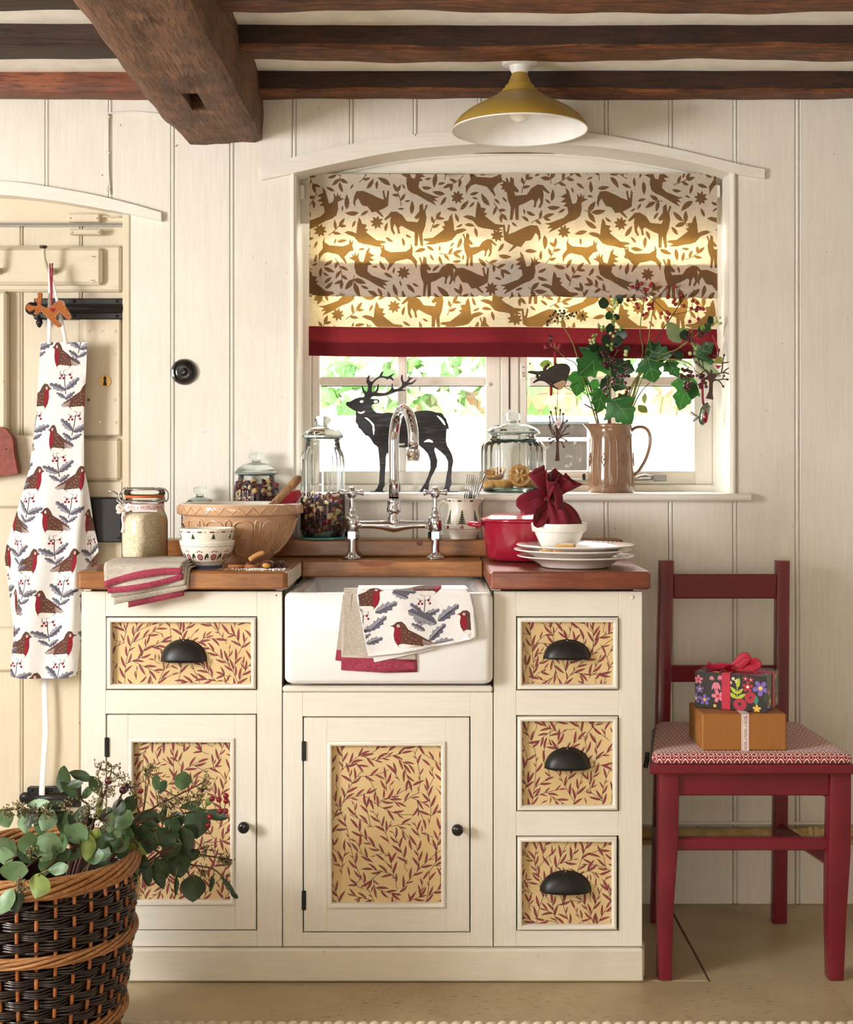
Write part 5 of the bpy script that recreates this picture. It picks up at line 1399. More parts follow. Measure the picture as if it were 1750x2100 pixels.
def ctr(p): xs = [q[0] for q in p]; ys = [q[1] for q in p]; return (min(xs) + max(xs)) / 2, (min(ys) + max(ys)) / 2
PLACE = [(DEER, 1080, 820, 0, 1), (DEER, 850, 470, 1, 1.08), (DEER, 1690, 290, 0, 1.1), (DEER, 1360, 640, 0, .85), (DEER, 300, 1080, 0, .8), (DEER, 1590, 1100, 0, .8),
         (CREST, 600, 770, 0, 1), (CREST, 275, 370, 1, 1.05), (CREST, 1640, 800, 1, 1), (CREST, 950, 200, 0, .95), (CREST, 1000, 1130, 1, .9),
         (RABBIT, 610, 325, 0, 1), (RABBIT, 1300, 850, 0, 1), (RABBIT, 1650, 560, 1, 1.05), (RABBIT, 700, 1090, 1, .9),
         (DOVE, 570, 520, 0, 1), (DOVE, 1120, 500, 1, 1.05), (DOVE, 1390, 410, 0, 1), (DOVE, 230, 880, 0, .9), (DOVE, 1330, 1090, 0, .9),
         (FOX, 800, 690, 0, 1), (FOX, 370, 650, 1, .95), (FOX, 1390, 180, 1, 1)]
FLW = [(650, 455), (1205, 285), (260, 515), (835, 800), (1480, 545), (1545, 205), (1440, 910), (480, 1000), (1150, 1030)]
import numpy as np
def otomi():
    """folk print of animals, birds and leaves; coordinates in the photograph's pixels, blind spread flat"""
    k = 3.365; polys = []
    H, Wd = 430, 850; occ = np.zeros((H, Wd), bool); yy, xx = np.mgrid[0:H, 0:Wd]
    def burn(pts, pad=0):
        xs = np.array([p[0] for p in pts]) - 630; ys = np.array([p[1] for p in pts]) - 350
        x0, x1, y0, y1 = int(max(0, xs.min() - 1)), int(min(Wd, xs.max() + 2)), int(max(0, ys.min() - 1)), int(min(H, ys.max() + 2))
        if x1 <= x0 or y1 <= y0: return
        sx, sy = xx[y0:y1, x0:x1], yy[y0:y1, x0:x1]; c = np.zeros(sx.shape, bool); j = len(xs) - 1
        for i in range(len(xs)):
            m = ((ys[i] > sy) != (ys[j] > sy))
            with np.errstate(divide='ignore', invalid='ignore'):
                c ^= m & (sx < (xs[j] - xs[i]) * (sy - ys[i]) / (ys[j] - ys[i] + 1e-9) + xs[i])
            j = i
        occ[y0:y1, x0:x1] |= c
    for rep in (-1, 0, 1):
        for P0, cx, cy, fl, s in PLACE:
            a, b = ctr(P0); pts = []
            for x, y in P0:
                dx = (x - a) * s * (-1 if fl else 1); pts.append((580 + (cx + dx * 1.12) / k + 499 * rep, 320 + (cy + (y - b) * s * 1.12) / k))
            if max(p[0] for p in pts) < 632 or min(p[0] for p in pts) > 1472: continue
            polys.append((pts, 1)); burn(pts)
        for cx, cy in FLW:
            x, y = 580 + cx / k + 499 * rep, 320 + cy / k
            if not 625 < x < 1480: continue
            for q in range(8): 
                l = leafpoly(x, y, q * pi / 4 + .2, 14, 6.5); polys.append((l, 1)); burn(l)
            burn(circ(x, y, 15, 10))
    rr = random.Random(12)
    def free(pts):
        for x, y in pts:
            i, j = int(round(y - 350)), int(round(x - 630))
            if not (0 <= i < H and 0 <= j < Wd): continue
            if occ[max(0, i - 2):i + 3, max(0, j - 2):j + 3].any(): return False
        return True
    for it in range(3200):                    # curved sprigs first
        x, y, a = rr.uniform(625, 1475), rr.uniform(345, 780), rr.uniform(0, 2 * pi)
        n = rr.choice((3, 4, 5)); cur = rr.uniform(-.16, .16); pts = [(x, y)]; ls = []; sd = rr.choice((-1, 1))
        for q in range(n):
            x += 9.5 * cos(a); y += 9.5 * sin(a); a += cur; pts.append((x, y)); sd = -sd
            ls.append(leafpoly(x, y, a + sd * .85, rr.uniform(15, 21), 6.6, rr.uniform(-.3, .3)))
        ls.append(leafpoly(x, y, a, rr.uniform(18, 24), 7.4))
        samp = pts + [p for l in ls for p in l]
        if free(samp):
            st = strip(pts, 1.7); polys.append((st, 1)); burn(st)
            for l in ls: polys.append((l, 1)); burn(l)
    for it in range(7500):
        L = rr.uniform(24, 34) if it < 2600 else (rr.uniform(18, 25) if it < 5200 else rr.uniform(12, 17))
        x, y, a = rr.uniform(632, 1472), rr.uniform(352, 775), rr.uniform(0, 2 * pi)
        sprig = it < 1100
        ls = [leafpoly(x, y, a, L, L * .33, rr.uniform(-.3, .3))]
        if sprig:
            for s in (-1, 1): ls.append(leafpoly(x - 6 * cos(a), y - 6 * sin(a), a + s * .95, L * .85, L * .34))
        samp = [p for l in ls for p in l] + [((l[0][0] + l[len(l) // 2][0]) / 2, (l[0][1] + l[len(l) // 2][1]) / 2) for l in ls]
        if free(samp):
            for l in ls: polys.append((l, 1)); burn(l)
            if sprig or rr.random() < .5:
                st = strip([(x + 3 * cos(a), y + 3 * sin(a)), (x - 6 * cos(a), y - 6 * sin(a)), (x - 14 * cos(a + .3), y - 14 * sin(a + .3))], 1.6)
                if sprig: polys.append((st, 1)); burn(st)
    return polys
def roman_blind():
    t = thing('roman_blind', 'linen roman blind printed with brown animals and leaves, red hem', 'blind', (X(1052, .60), .60, Z(357, .60))); o = Vector(t.location)
    polys = otomi()
    # length along the cloth in photograph pixels: front face, up behind it, down again
    TOP, FOLD, UP, RED, END = 357, 607, 82, 668, 729
    s_fold = FOLD - TOP; s_up = s_fold + UP; s_red = s_up + (RED - (FOLD - UP)); s_end = s_up + (END - (FOLD - UP))
    L, Rr = 635, 1470
    pl = []
    for pts, m in polys:
        q = [(x, y - TOP) for x, y in pts]
        c = clip(q, L + .5, .5, Rr - .5, s_fold + UP * .55)
        if len(c) >= 3: pl.append((c, 1))
    for pts, m in polys:                       # the print goes on over the lower drop
        q = [(x + 37, (y - 357) * 1.0 + s_up + 2) for x, y in pts]
        c = clip(q, L + .5, s_up + 4, Rr - .5, s_red - .5)
        if len(c) >= 3: pl.append((c, 1))
    pl.append(([(L, s_red), (Rr, s_red), (Rr, s_end), (L, s_end)], 2))
    # a row of points wherever the cloth bends
    rows = [0, 10, 60, 120, 180, 230] + [s_fold - 8 + 2 * k for k in range(9)] + [s_fold + 40] + [s_up - 8 + 2 * k for k in range(9)] + [s_up + 40, s_up + 80, s_red - 2, s_red, s_red + 12, s_red + 30, s_red + 34, s_red + 45, s_end]
    outline = [(L, 0), (Rr, 0), (Rr, s_end), (L, s_end)]
    for r_ in rows[1:-1]:
        for i in range(29): pl.append(([(L + (Rr - L) * i / 28, r_), (L + (Rr - L) * i / 28 + .01, r_), (L + (Rr - L) * i / 28, r_ + .01)], None))
    pts_extra = [p for p, m in pl if m is None]; pl = [(p, m) for p, m in pl if m is not None]
    V2, F, I = printed_with_points(outline, pl, [(q[0][0], q[0][1]) for q in pts_extra])
    K = (DC + .60) / F_PX; y0 = .592
    def sh(x, s):
        u = (x - L) / (Rr - L); sag = 6 * u + 1.2 * sin(u * 9) * (s > 60); wav = .0015 * sin(u * 14 + s * .01) + .002 * sin(u * 5.3)
        rad = 5.0
        if s <= s_fold - 8: py, y = TOP + s, y0
        elif s <= s_fold + 8:
            a = (s - s_fold + 8) / 16 * pi; py, y = FOLD - 8 + 8 * sin(a), y0 + .010 * (1 - cos(a)) / 2
        elif s <= s_up - 8: py, y = FOLD - (s - s_fold), y0 + .010 + .0005 * (s - s_fold) / UP
        elif s <= s_up + 8:
            a = (s - s_up + 8) / 16 * pi; py, y = FOLD - UP + 8 - 5 * sin(a), y0 + .0105 + .008 * (1 - cos(a)) / 2
        else: py, y = FOLD - UP + (s - s_up), y0 + .0185 - (.005 if s > s_red else 0)
        flare = 1 + .004 * (py - 480) / 250 if s < s_fold + 8 else 1
        xx_ = 1052.5 + (x - 1052.5) * flare - (2 if s > s_up else 0) * (1 if x < 1052 else -1)
        top = 0 if s > 40 else 3.0 * sin(u * 17) * (1 - s / 40) * .4
        return ((xx_ - CX) * K - o.x, y + wav - o.y, ZC - (py + sag * min(1, s / 100) + top - HY) * K - o.z)
    g = G(); g.V = [sh(a, b) for a, b in V2]; g.F = F; g.I = I
    ob = g.obj('blind_cloth', [m_bl, m_blp, m_blr], t, smooth=True)
    # the red hem is doubled over its lower half and carries a batten
    g = G(); g.grid(lambda u, v: sh(L + 2 + (Rr - L - 4) * u, s_red + 30 + (s_end - s_red - 30) * v)[:1] + (sh(L + 2 + (Rr - L - 4) * u, s_red + 30)[1] + .004,) + sh(L + 2 + (Rr - L - 4) * u, s_red + 30 + (s_end - s_red - 30) * v)[2:], 28, 3)
    g.obj('hem_lining', m_blr, t, smooth=True)
    G().box((L - 4 - CX) * K - o.x, (Rr + 2 - CX) * K - o.x, .004, .028, -.022, -.002, .002).obj('head_rail', m_white, t)
    for px in (620, 1473):
        c = P(px, 392, .60) - o; G().box(c.x - .007, c.x + .005, -.006, .03, c.z - .018, c.z + .016, .003).obj('bracket', m_white, t)
def printed_with_points(outline, polys, pts):
    vs_extra = [p for p in pts]
    return printed_core(outline, polys, vs_extra)
def printed_core(outline, polys, extra):
    def ccw(q):
        q = list(q); a = sum(q[i - 1][0] * q[i][1] - q[i][0] * q[i - 1][1] for i in range(len(q)))
        return q if a > 0 else q[::-1]
    outline = ccw(outline)
    vs = [Vector(p) for p in outline]; fs = [list(range(len(vs)))]; mi = [0]
    for p, m in polys:
        p = ccw(p); b = len(vs); vs += [Vector((q[0], q[1])) for q in p]; fs.append(list(range(b, b + len(p)))); mi.append(m)
    vs += [Vector(p) for p in extra]
    r = delaunay_2d_cdt(vs, [], fs, 1, 1e-6, True)
    F, I = [], []
    for f, o in zip(r[2], r[5]):
        if 0 not in o: continue
        F.append(tuple(f)); I.append(mi[max(o)])
    return [(v.x, v.y) for v in r[0]], F, I
roman_blind()

# ================================================================== ROBIN PRINT
def holly(x, y, a, L, W_=None):
    """spiky holly leaf from its stalk (x,y) in direction a; returns dark half and light half"""
    W_ = W_ or L * .42; up = []; dn = []
    n = 4
    for i in range(n):
        t0, t1 = (i + .12) / n, (i + .62) / n
        w0 = W_ * .5 * sin(pi * min(1, t0 + .05)) ** .7 * .72; w1 = W_ * .5 * (sin(pi * min(.97, t1 * .9 + .06)) ** .7) * 1.12
        up += [(t0, w0), (t1 + .05, w1)]; dn += [(t0, -w0), (t1 + .05, -w1)]
    f = lambda t, w: (x + L * t * cos(a) - w * sin(a), y + L * t * sin(a) + w * cos(a))
    A = [f(0, 0)] + [f(t, w) for t, w in up] + [f(1.06, .0)]; B = [f(0, 0)] + [f(t, w) for t, w in dn] + [f(1.06, 0)]
    vein = strip([f(0, 0), f(.5, 0), f(1, 0)], .8)
    return [(A, 1), (B[::-1], 2), (vein, 3)]
BODY = [(855,527),(880,518),(905,494),(940,490),(965,510),(990,545),(1060,575),(1110,600),(1195,640),(1180,655),(1110,650),(1075,670),(1020,690),(960,690),(920,665),(895,630),(885,590),(890,545),(880,532)]
BRST = [(881,532),(905,515),(925,530),(938,565),(942,610),(932,650),(915,655),(898,628),(886,588),(890,545)]
BELLY = [(922,660),(945,648),(1000,650),(1090,655),(1060,676),(1005,690),(952,688)]
def robin(x, y, s, flip, ang=0, up=False):
    out = []
    def tr(p):
        dx, dy = (p[0] - 985) / 3.571 * s, (p[1] - 600) / 3.571 * s
        if up == 2: dx, dy = dx * .66, dy * 1.04
        elif up: dx, dy = dx * .56, dy * 1.05 
        if flip: dx = -dx
        c, q = cos(ang), sin(ang); return (x + dx * c - dy * q, y + dx * q + dy * c)
    out.append(([tr(p) for p in BODY], 4)); out.append(([tr(p) for p in BRST], 5)); out.append(([tr(p) for p in BELLY], 6))
    out.append(([tr(p) for p in circ(916, 522, 11, 8)], 6)); out.append(([tr(p) for p in circ(916, 522, 5, 6)], 3))
    for k in range(5): out.append((strip([tr((1090 + 2 * k, 612 + 8 * k)), tr((1185, 641 + 3 * k))], .5), 6))
    for q in ((960, 560), (985, 585), (1010, 600), (970, 610), (1000, 630), (1040, 610), (1030, 640), (960, 640), (1060, 630), (990, 560)):
        out.append((leafpoly(*tr(q), .6 + ang, 4 * s, 1.0 * s), 7))
    for lx in (965, 1005): out.append((strip([tr((lx, 686)), tr((lx + 4, 712)), tr((lx - 8, 720))], .9), 3))
    return out
def sprig(x, y, s, flip):
    """holly sprig the bird sits on"""
    m = -1 if flip else 1; out = []
    out.append((strip([(x - 2 * m, y), (x - 1 * m, y + 18 * s), (x + 3 * m, y + 42 * s)], 1.8), 3))
    a = lambda d: (pi - radians(d)) if flip else radians(d)
    out += holly(x + 1 * m, y + 34 * s, a(-158), 34 * s); out += holly(x + 2 * m, y + 32 * s, a(-42), 34 * s)
    out += holly(x + 3 * m, y + 50 * s, a(-60 - 90), 22 * s); out += holly(x - 2 * m, y + 64 * s, a(-28), 30 * s); out += holly(x + 2 * m, y + 52 * s, a(-38), 24 * s)
    for q in ((-8, 4), (-4, 9), (9, 2), (12, 8), (-11, 9)): out.append((circ(x + q[0] * s, y + q[1] * s, 2.7 * s, 7), 5)); 
    out.append((strip([(x - 14 * s, y - 2), (x, y + 4 * s), (x + 14 * s, y - 3)], .9), 3))
    return out
m_cotton = cloth('white_cotton', '#e9e7e6', '#dfdcdb', trans=0); m_lf1 = plain('grey_leaf_dark', '#6d6b78', .9, c2='#4c4a55', nscale=400); m_lf2 = plain('grey_leaf_light', '#a7a5b0', .9, c2='#6f6d7a', nscale=500)
m_ink = plain('ink_line', '#3d3237', .9); m_rb = plain('robin_brown', '#4a2a22', .9, c2='#6b4536', nscale=420); m_rr = plain('robin_red', '#8e1a2a', .9, c2='#7a1222', nscale=300)
m_rw = plain('robin_belly', '#ece4de', .9); m_rf = plain('robin_fleck', '#b39a86', .9)
ROB = [m_cotton, m_lf1, m_lf2, m_ink, m_rb, m_rr, m_rw, m_rf]
def robin_cloth(outline, birds):
    xs = [p[0] for p in outline]; ys = [p[1] for p in outline]
    pl = []
    for (x, y, fl, up, s) in birds:
        pl += sprig(x + (8 if not fl else -8), y + 32 * s, s, fl); pl += robin(x, y, s, fl, 0, up)
    return pl
# ------------------------------------------------------------------ apron on the door
def clip_convex(poly, x0, y0, x1, y1): return clip(poly, x0, y0, x1, y1)
def apron():
    t = thing('apron', 'white apron printed with robins and holly hanging on the door', 'apron', P(110, 700, .49)); o = Vector(t.location)
    # cloth laid flat, in pixels: u across from the centre fold, v down from the bib top
    Lh = 684
    def half(v): return 45 + (v / 260) * 12 if v < 260 else 57 + min(1, (v - 260) / 190) * 75
    out = [(-half(v), v) for v in (0, 60, 130, 200, 260, 300, 350, 400, 450, 520, 600, Lh)]
    out = out + [(-a, b) for a, b in out[::-1]]
    birds = []
    for r_ in range(-1, 5):
        birds.append((-2, 32 + 168 * r_, False, True if r_ < 2 else 2, 1.0))
        for c_ in (-1, 1): birds.append((c_ * 42 - 2, 116 + 168 * r_, True, 2, 1.0))
        for c_ in (-1, 1): birds.append((c_ * 88 + 2, 32 + 168 * r_ + 6, False, 2, 1.0))
        for c_ in (-1, 1): birds.append((c_ * 128, 116 + 168 * r_ , True, 2, 1.0))
    pl = []
    for pts, m in robin_cloth(out, birds):
        pl.append((pts, m))
    extra = [(-130 + 260 * i / 40, Lh * j / 40) for i in range(41) for j in range(1, 40)]
    extra = [(a, b) for a, b in extra if abs(a) < half(b) - 1]
    V2, F, I = printed_core(out, pl, extra)
    K = (DC + .49) / F_PX
    def sh(u, v):
        f = min(1., max(0., (v - 150) / 350)); cx = 134 - v * .058 + (0 if v < 200 else -(v - 200) * .012)
        core = 46 + v * .03
        a = abs(u); sg = 1 if u > 0 else -1
        if a <= core: x, y = u, .004 * cos(u / core * 1.4) + f * .010 * cos(u / 13. + v * .004)
        else:
            e = a - core
            x = sg * (core + e * (.62 if sg < 0 else .52) - .0 * e); y = -.0 - e * .0006 * f * 14 / 10
            y -= .010 * sin(min(1, e / 14) * pi) * f
            y = -y * 0 - (e * .00045) - .012 * sin(min(1., e / 22.) * pi / 2) * f
        yy = .478 - y if a > core else .478 - y
        taper = 1 - .55 * max(0, (v - 520) / 170) * (1 if (a > core) else 0)
        if a > core and v > 420:
            x = sg * (core + (abs(x) - core) * max(.08, 1 - (v - 420) / 240))
            yy += .010 * (v - 420) / 240
        x_ = (cx + x + 2 * sin(v * .02 + u * .03) - CX) * K
        return (x_ - o.x, min(yy, .512) - o.y, ZC - (703 + v + 5 * (1 - (u / 60) ** 2) * (v / 684) * .6 - HY) * K - o.z)
    g = G(); g.V = [sh(a, b) for a, b in V2]; g.F = F; g.I = I
    g.obj('apron_cloth', ROB, t, smooth=True)
    m_tape = cloth('white_cotton_tape', '#f6f4f4', '#e9e6e6')
    hk = P(101, 541, .468) - o
    for (x0, x1) in ((101, 98.5), (136, 102)):
        a = P(x0, 706, .472) - o
        G().tube([a, a.lerp(hk, .25), a.lerp(hk, .6), hk], [.006, .0058, .004, .002], 6, flat=.12, up=(0, 1, 0)).obj('neck_tape', m_tape, t, smooth=True)
    pts = [P(92, 1380, .535), P(92, 1440, .53), P(94, 1500, .53), P(90, 1560, .528), P(86, 1620, .53), P(86, 1680, .53)]
    G().tube([p - o for p in pts], [.0085, .0085, .0095, .0085, .0085, .008], 6, flat=.1, up=(0, 1, 0)).obj('waist_tie', m_tape, t, smooth=True)
apron()
# ------------------------------------------------------------------ felt reindeer
FY_ = .445
fr_ = [(205,900),(225,870),(250,880),(285,885),(300,880),(300,860),(280,845),(280,828),(300,825),(305,800),(298,790),(320,778),(338,785),(335,830),(328,870),(345,890),(380,900),(420,880),(450,850),(480,840),(510,848),(520,870),(525,890),(573,970),(540,995),(490,940),(470,945),(448,985),(493,1030),(465,1057),(380,980),(350,950),(330,930),(300,950),(270,965),(265,955),(285,920),(280,910),(240,930),(220,915)]
fd = thing('felt_reindeer', 'tan felt reindeer decoration with red heart hanging over the apron', 'decoration', P(104, 635, FY_)); o = Vector(fd.location)
cv = lambda p: (X(p[0] / 3.889, FY_) - o.x, Z(400 + p[1] / 3.889, FY_) - o.z)
m_felt = plain('tan_felt', '#a8622c', .95, c2='#94521f', nscale=300, sheen=.4, bump=.5)
body_ = slab('reindeer_body', c2([cv(p) for p in fr_], 2), [], -.004, .004, [m_felt], fd)
md = body_.modifiers.new('soft_edge', 'BEVEL'); md.width = .002; md.segments = 2; md.limit_method = 'ANGLE'
hc = cv((425, 918)); s_ = .0062
heart = [(hc[0] + s_ * 16 * sin(a) ** 3 / 16, hc[1] + s_ * (13 * cos(a) - 5 * cos(2 * a) - 2 * cos(3 * a) - cos(4 * a)) / 16) for a in [2 * pi * k / 20 for k in range(20)]]
G().prism(heart, -.0052, -.004).obj('heart', plain('red_felt', '#8c1f2b', .95), fd)
G().ball((cv((272, 958))[0], -.003, cv((272, 958))[1]), .0035, 8).obj('nose', m_anise, fd, smooth=True)
G().ball((cv((305, 922))[0], -.0045, cv((305, 922))[1]), .0014, 8).obj('eye', m_ink, fd, smooth=True)
stp = c2([cv(p) for p in fr_[15:33]], 4, False)
for i in range(0, len(stp) - 1, 2):
    a, b = Vector(stp[i]), Vector(stp[i + 1]); d = (b - a); 
    if d.length < 1e-5: continue
    d.normalize(); n_ = Vector((d.y, -d.x)); m = (a + b) / 2
    G().tube([(m.x + n_.x * .0003, -.0046, m.y + n_.y * .0003), (m.x + n_.x * .0028, -.0044, m.y + n_.y * .0028)], .0005, 4).obj('stitch', m_cotton, fd)
hk = P(104, 540, .462) - o
for dx in (-.002, .004): G().tube([Vector(cv((412, 880))[:1] + (0,) + cv((412, 880))[1:]), hk + Vector((dx, 0, 0))], .0022, 6, flat=.3, up=(0, 1, 0)).obj('hanging_ribbon', m_ribr, fd, smooth=True)
# rust red bag at the edge of the photograph
bg = thing('leather_bag', 'rust red leather flap hanging on the door at the left edge', 'bag', P(0, 930, .50)); o = Vector(bg.location)
ol = [(-60, 900), (-20, 876), (8, 878), (19, 889), (26, 902), (29, 930), (35, 962), (33, 972), (0, 976), (-60, 978)]
bob = slab('bag_flap', [(X(a, .50) - o.x, Z(b, .50) - o.z) for a, b in c2(ol, 3)], [], 0, .03, [plain('rust_leather', '#8c3d2a', .6, c2='#702c1e', nscale=60, bump=.4)], bg)
md = bob.modifiers.new('soft_edge', 'BEVEL'); md.width = .006; md.segments = 3; md.limit_method = 'ANGLE'
c = P(12, 921, .497) - o; G().ball((c.x, -.001, c.z), .002, 8).obj('stud', m_black, bg, smooth=True)

# ================================================================== TEA TOWELS
m_linen = cloth('oatmeal_linen', '#c7bdb0', '#a69b8d'); m_twred = cloth('red_twill', '#8e2a3e', '#a85064')
# folded linen towel over the edge of the left worktop
ft = thing('folded_tea_towel', 'folded oatmeal tea towel with red stripe over the left worktop edge', 'tea towel', P(297, 1175, -.035)); o = Vector(ft.location)
def layer(name, k, xl, xr, pl_, pr_, red=0, bulge=0., depth=.125):
    y0 = -.036 - .0042 * (4 - k); zt = WT + .003 + .0045 * (4 - k)
    rows = [(depth, 0), (depth * .5, 0), (.02, 0), (-.005, 0)]
    g = G(); n = 24; V = []; F = []; I = []
    m = 0
    for i in range(n + 1):
        u = i / n; pb = pl_ + (pr_ - pl_) * u + bulge * sin(pi * u); col = []
        xt = xl + (xr - xl) * u
        zb = Z(pb, y0); x = X(xt, y0)
        wv = .0012 * sin(u * 9 + k)
        for a, _ in rows: col.append((x + .02 * (a + .02) * (.5 - u), a, zt + .0015 * sin(u * 6 + a * 30 + k)))
        col.append((x, y0 + .012 + wv, zt - .0012)); col.append((x, y0 + .004 + wv, zt - .005)); col.append((x, y0 + wv, zt - .012))
        h = zt - .012 - zb
        fb = max(0., 1 - red / max(h, 1e-4)) if red else 1
        for q in (.33 * fb, .66 * fb, fb): col.append((x + .004 * q * (.5 - u), y0 + wv * (1 + q) - (.006 * sin(pi * u) * q if bulge else 0), zt - .012 - h * q))
        if red: col.append((x + .004 * (.5 - u), y0 + wv * 2 - (.006 * sin(pi * u) if bulge else 0), zb))
        m = len(col); V += [(a - o.x, b - o.y, c_ - o.z) for a, b, c_ in col]
    for i in range(n):
        for j in range(m - 1): F.append((i * m + j, i * m + j + 1, (i + 1) * m + j + 1, (i + 1) * m + j)); I.append(1 if red and j == m - 2 else 0)
    g.V, g.F, g.I = V, F, I
    return g.obj(name, [m_linen, m_twred], ft, smooth=True, sol=.0028)
layer('fold', 4, 262, 379, 1246, 1222, .02)
layer('fold', 3, 232, 389, 1240, 1208)
layer('fold', 2, 226, 383, 1226, 1199, 0)
layer('fold', 1, 219, 377, 1217, 1188, .013, 5)
layer('fold', 0, 213, 374, 1206, 1178, .015, -8)

# towels over the sink
def sink_towel(name, label, outline, polys, mats, yoff, shape, extra_n=(24, 24)):
    """outline in photograph pixels on the sink front; rows above the rim bend back over it"""
    RIM = 1212
    t = thing(name, label, 'tea towel', P(sum(p[0] for p in outline) / len(outline), 1290, SY0 - yoff)); o = Vector(t.location)
    xs = [p[0] for p in outline]; ys = [p[1] for p in outline]
    ex = []
    for i in range(1, extra_n[0]):
        for j in range(1, extra_n[1]):
            p = (min(xs) + (max(xs) - min(xs)) * i / extra_n[0], min(ys) + (max(ys) - min(ys)) * j / extra_n[1])
            if inpoly(*p, outline): ex.append(p)
    for py in range(int(min(ys)) + 1, 1222, 3):
        for i in range(1, 30):
            p = (min(xs) + (max(xs) - min(xs)) * i / 30 + .3, py + .2)
            if inpoly(*p, outline): ex.append(p)
    V2, F, I = printed_core(outline, polys, ex)
    K = (DC + SY0) / F_PX
    def f(px, py):
        s = (RIM - py) * K; x = (px - CX) * K; y = SY0 - yoff; z = sz1 + yoff
        w = shape(px, py)
        if s <= 0: return (x - o.x, y - w - o.y, z + s - .006 - o.z)
        a = s / .012
        if a < pi / 2: return (x - o.x, y + .012 * (1 - cos(a)) - w - o.y, z - .006 + .012 * sin(a) * .55 - o.z)
        e = s - .012 * pi / 2
        if e < .022: return (x - o.x, y + .012 + e - o.y, z + .0006 + .004 * sin(e * 130) - o.z)
        return (x - o.x, y + .034 + .2 * (e - .022) - o.y, z + .0006 - (e - .022) - o.z)
    g = G(); g.V = [f(a, b) for a, b in V2]; g.F = F; g.I = I
    ob = g.obj('towel_cloth', mats, t, smooth=True, sol=.0016)
    return t, f
ol = [(703, 1150), (745, 1150), (850, 1150), (856, 1372), (790, 1373), (700, 1368), (701, 1300)]
sink_towel('linen_towel', 'oatmeal linen tea towel with red band hanging over the sink front', ol, [([(699, 1341), (857, 1347), (857, 1376), (699, 1371)], 1)], [m_linen, m_twred], .0045, lambda x, y: .002 * sin(x * .05) + .0015 * sin(y * .03))
ob = bpy.data.objects['linen_towel']
ol2 = [(706, 1150), (720, 1150), (706, 1358), (688, 1353), (696, 1290)]
def back_fold():
    o = Vector(ob.location); K = (DC + SY0) / F_PX
    V2, F, I = printed_core([(704, 1218), (722, 1218), (708, 1357), (688, 1354)], [([(689, 1332), (711, 1334), (708, 1356.5), (688.2, 1353.5)], 1)], [])
    g = G(); g.V = [((a - CX) * K - o.x, SY0 - .0025 - o.y, ZC - (b - HY) * K - o.z) for a, b in V2]; g.F = F; g.I = I
    g.obj('back_layer', [m_linen, m_twred], ob, sol=.0014)
back_fold()
ol = [(727, 1150), (960, 1165), (962, 1210), (972, 1250), (979, 1304), (915, 1322), (880, 1330), (835, 1342), (768, 1357), (762, 1345), (755, 1342), (745, 1290), (735, 1235)]
ol = [(727, 1150), (958, 1150), (962, 1212), (972, 1250), (979, 1304), (930, 1318), (893, 1324), (830, 1336), (756, 1344), (745, 1290), (735, 1235)]
pl = []
for (x, y, fl, s) in ((836, 1305, False, 1.02), (752, 1228, True, 1.0), (878, 1196, True, 1.0), (968, 1278, False, .9)):
    if (x, y) != (836, 1305): pl += sprig(x + (8 if not fl else -8), y + 32 * s, s, fl)
    pl += robin(x, y, s, fl, .05)
pl += holly(838, 1225, radians(200), 34); pl += holly(896, 1278, radians(205), 62, 26); pl += holly(898, 1272, radians(-38), 52, 22); pl += holly(806, 1208, radians(5), 46, 18)
pl += holly(880, 1312, radians(-45), 46, 18); pl += holly(890, 1318, radians(-10), 40, 16); pl += holly(770, 1255, radians(-25), 48, 20); pl += holly(758, 1292, radians(-40), 44, 18); pl += holly(752, 1318, radians(-18), 34, 15)
pl2 = []
def half_clip(poly, a, b):
    out = []
    for i in range(len(poly)):
        p, q = poly[i - 1], poly[i]
        dp = (b[0] - a[0]) * (p[1] - a[1]) - (b[1] - a[1]) * (p[0] - a[0]); dq = (b[0] - a[0]) * (q[1] - a[1]) - (b[1] - a[1]) * (q[0] - a[0])
        if (dp >= 0) != (dq >= 0):
            t = dp / (dp - dq); out.append((p[0] + (q[0] - p[0]) * t, p[1] + (q[1] - p[1]) * t))
        if dq >= 0: out.append(q)
    return out
hull = [(729, 1152), (957, 1152), (961, 1212), (971, 1250), (977.5, 1303), (757, 1342.5), (737, 1235)]
for p, m in pl:
    for i in range(len(hull)):
        p = half_clip(p, hull[i], hull[(i + 1) % len(hull)])
        if len(p) < 3: break
    if len(p) >= 3: pl2.append((p, m))
sink_towel('robin_towel', 'white tea towel printed with robins hanging over the sink front', ol, pl2, ROB, .0105, lambda x, y: .003 * sin((x - y * .3) * .045) + .002 + (.004 * max(0, (y - 1290) / 50)), (28, 24))
ob = bpy.data.objects['robin_towel']; o = Vector(ob.location); K = (DC + SY0) / F_PX
V2, F, I = printed_core([(764, 1338), (900, 1322), (884, 1332), (768, 1357)], [(holly(830, 1340, radians(170), 40, 12)[0][0], 0)], [])
g = G(); g.V = [((a - CX) * K - o.x, SY0 - .0085 - o.y, ZC - (b - HY) * K - o.z) for a, b in V2]; g.F = F; g.I = [0] * len(F); g.obj('under_fold', ROB, ob, sol=.001)

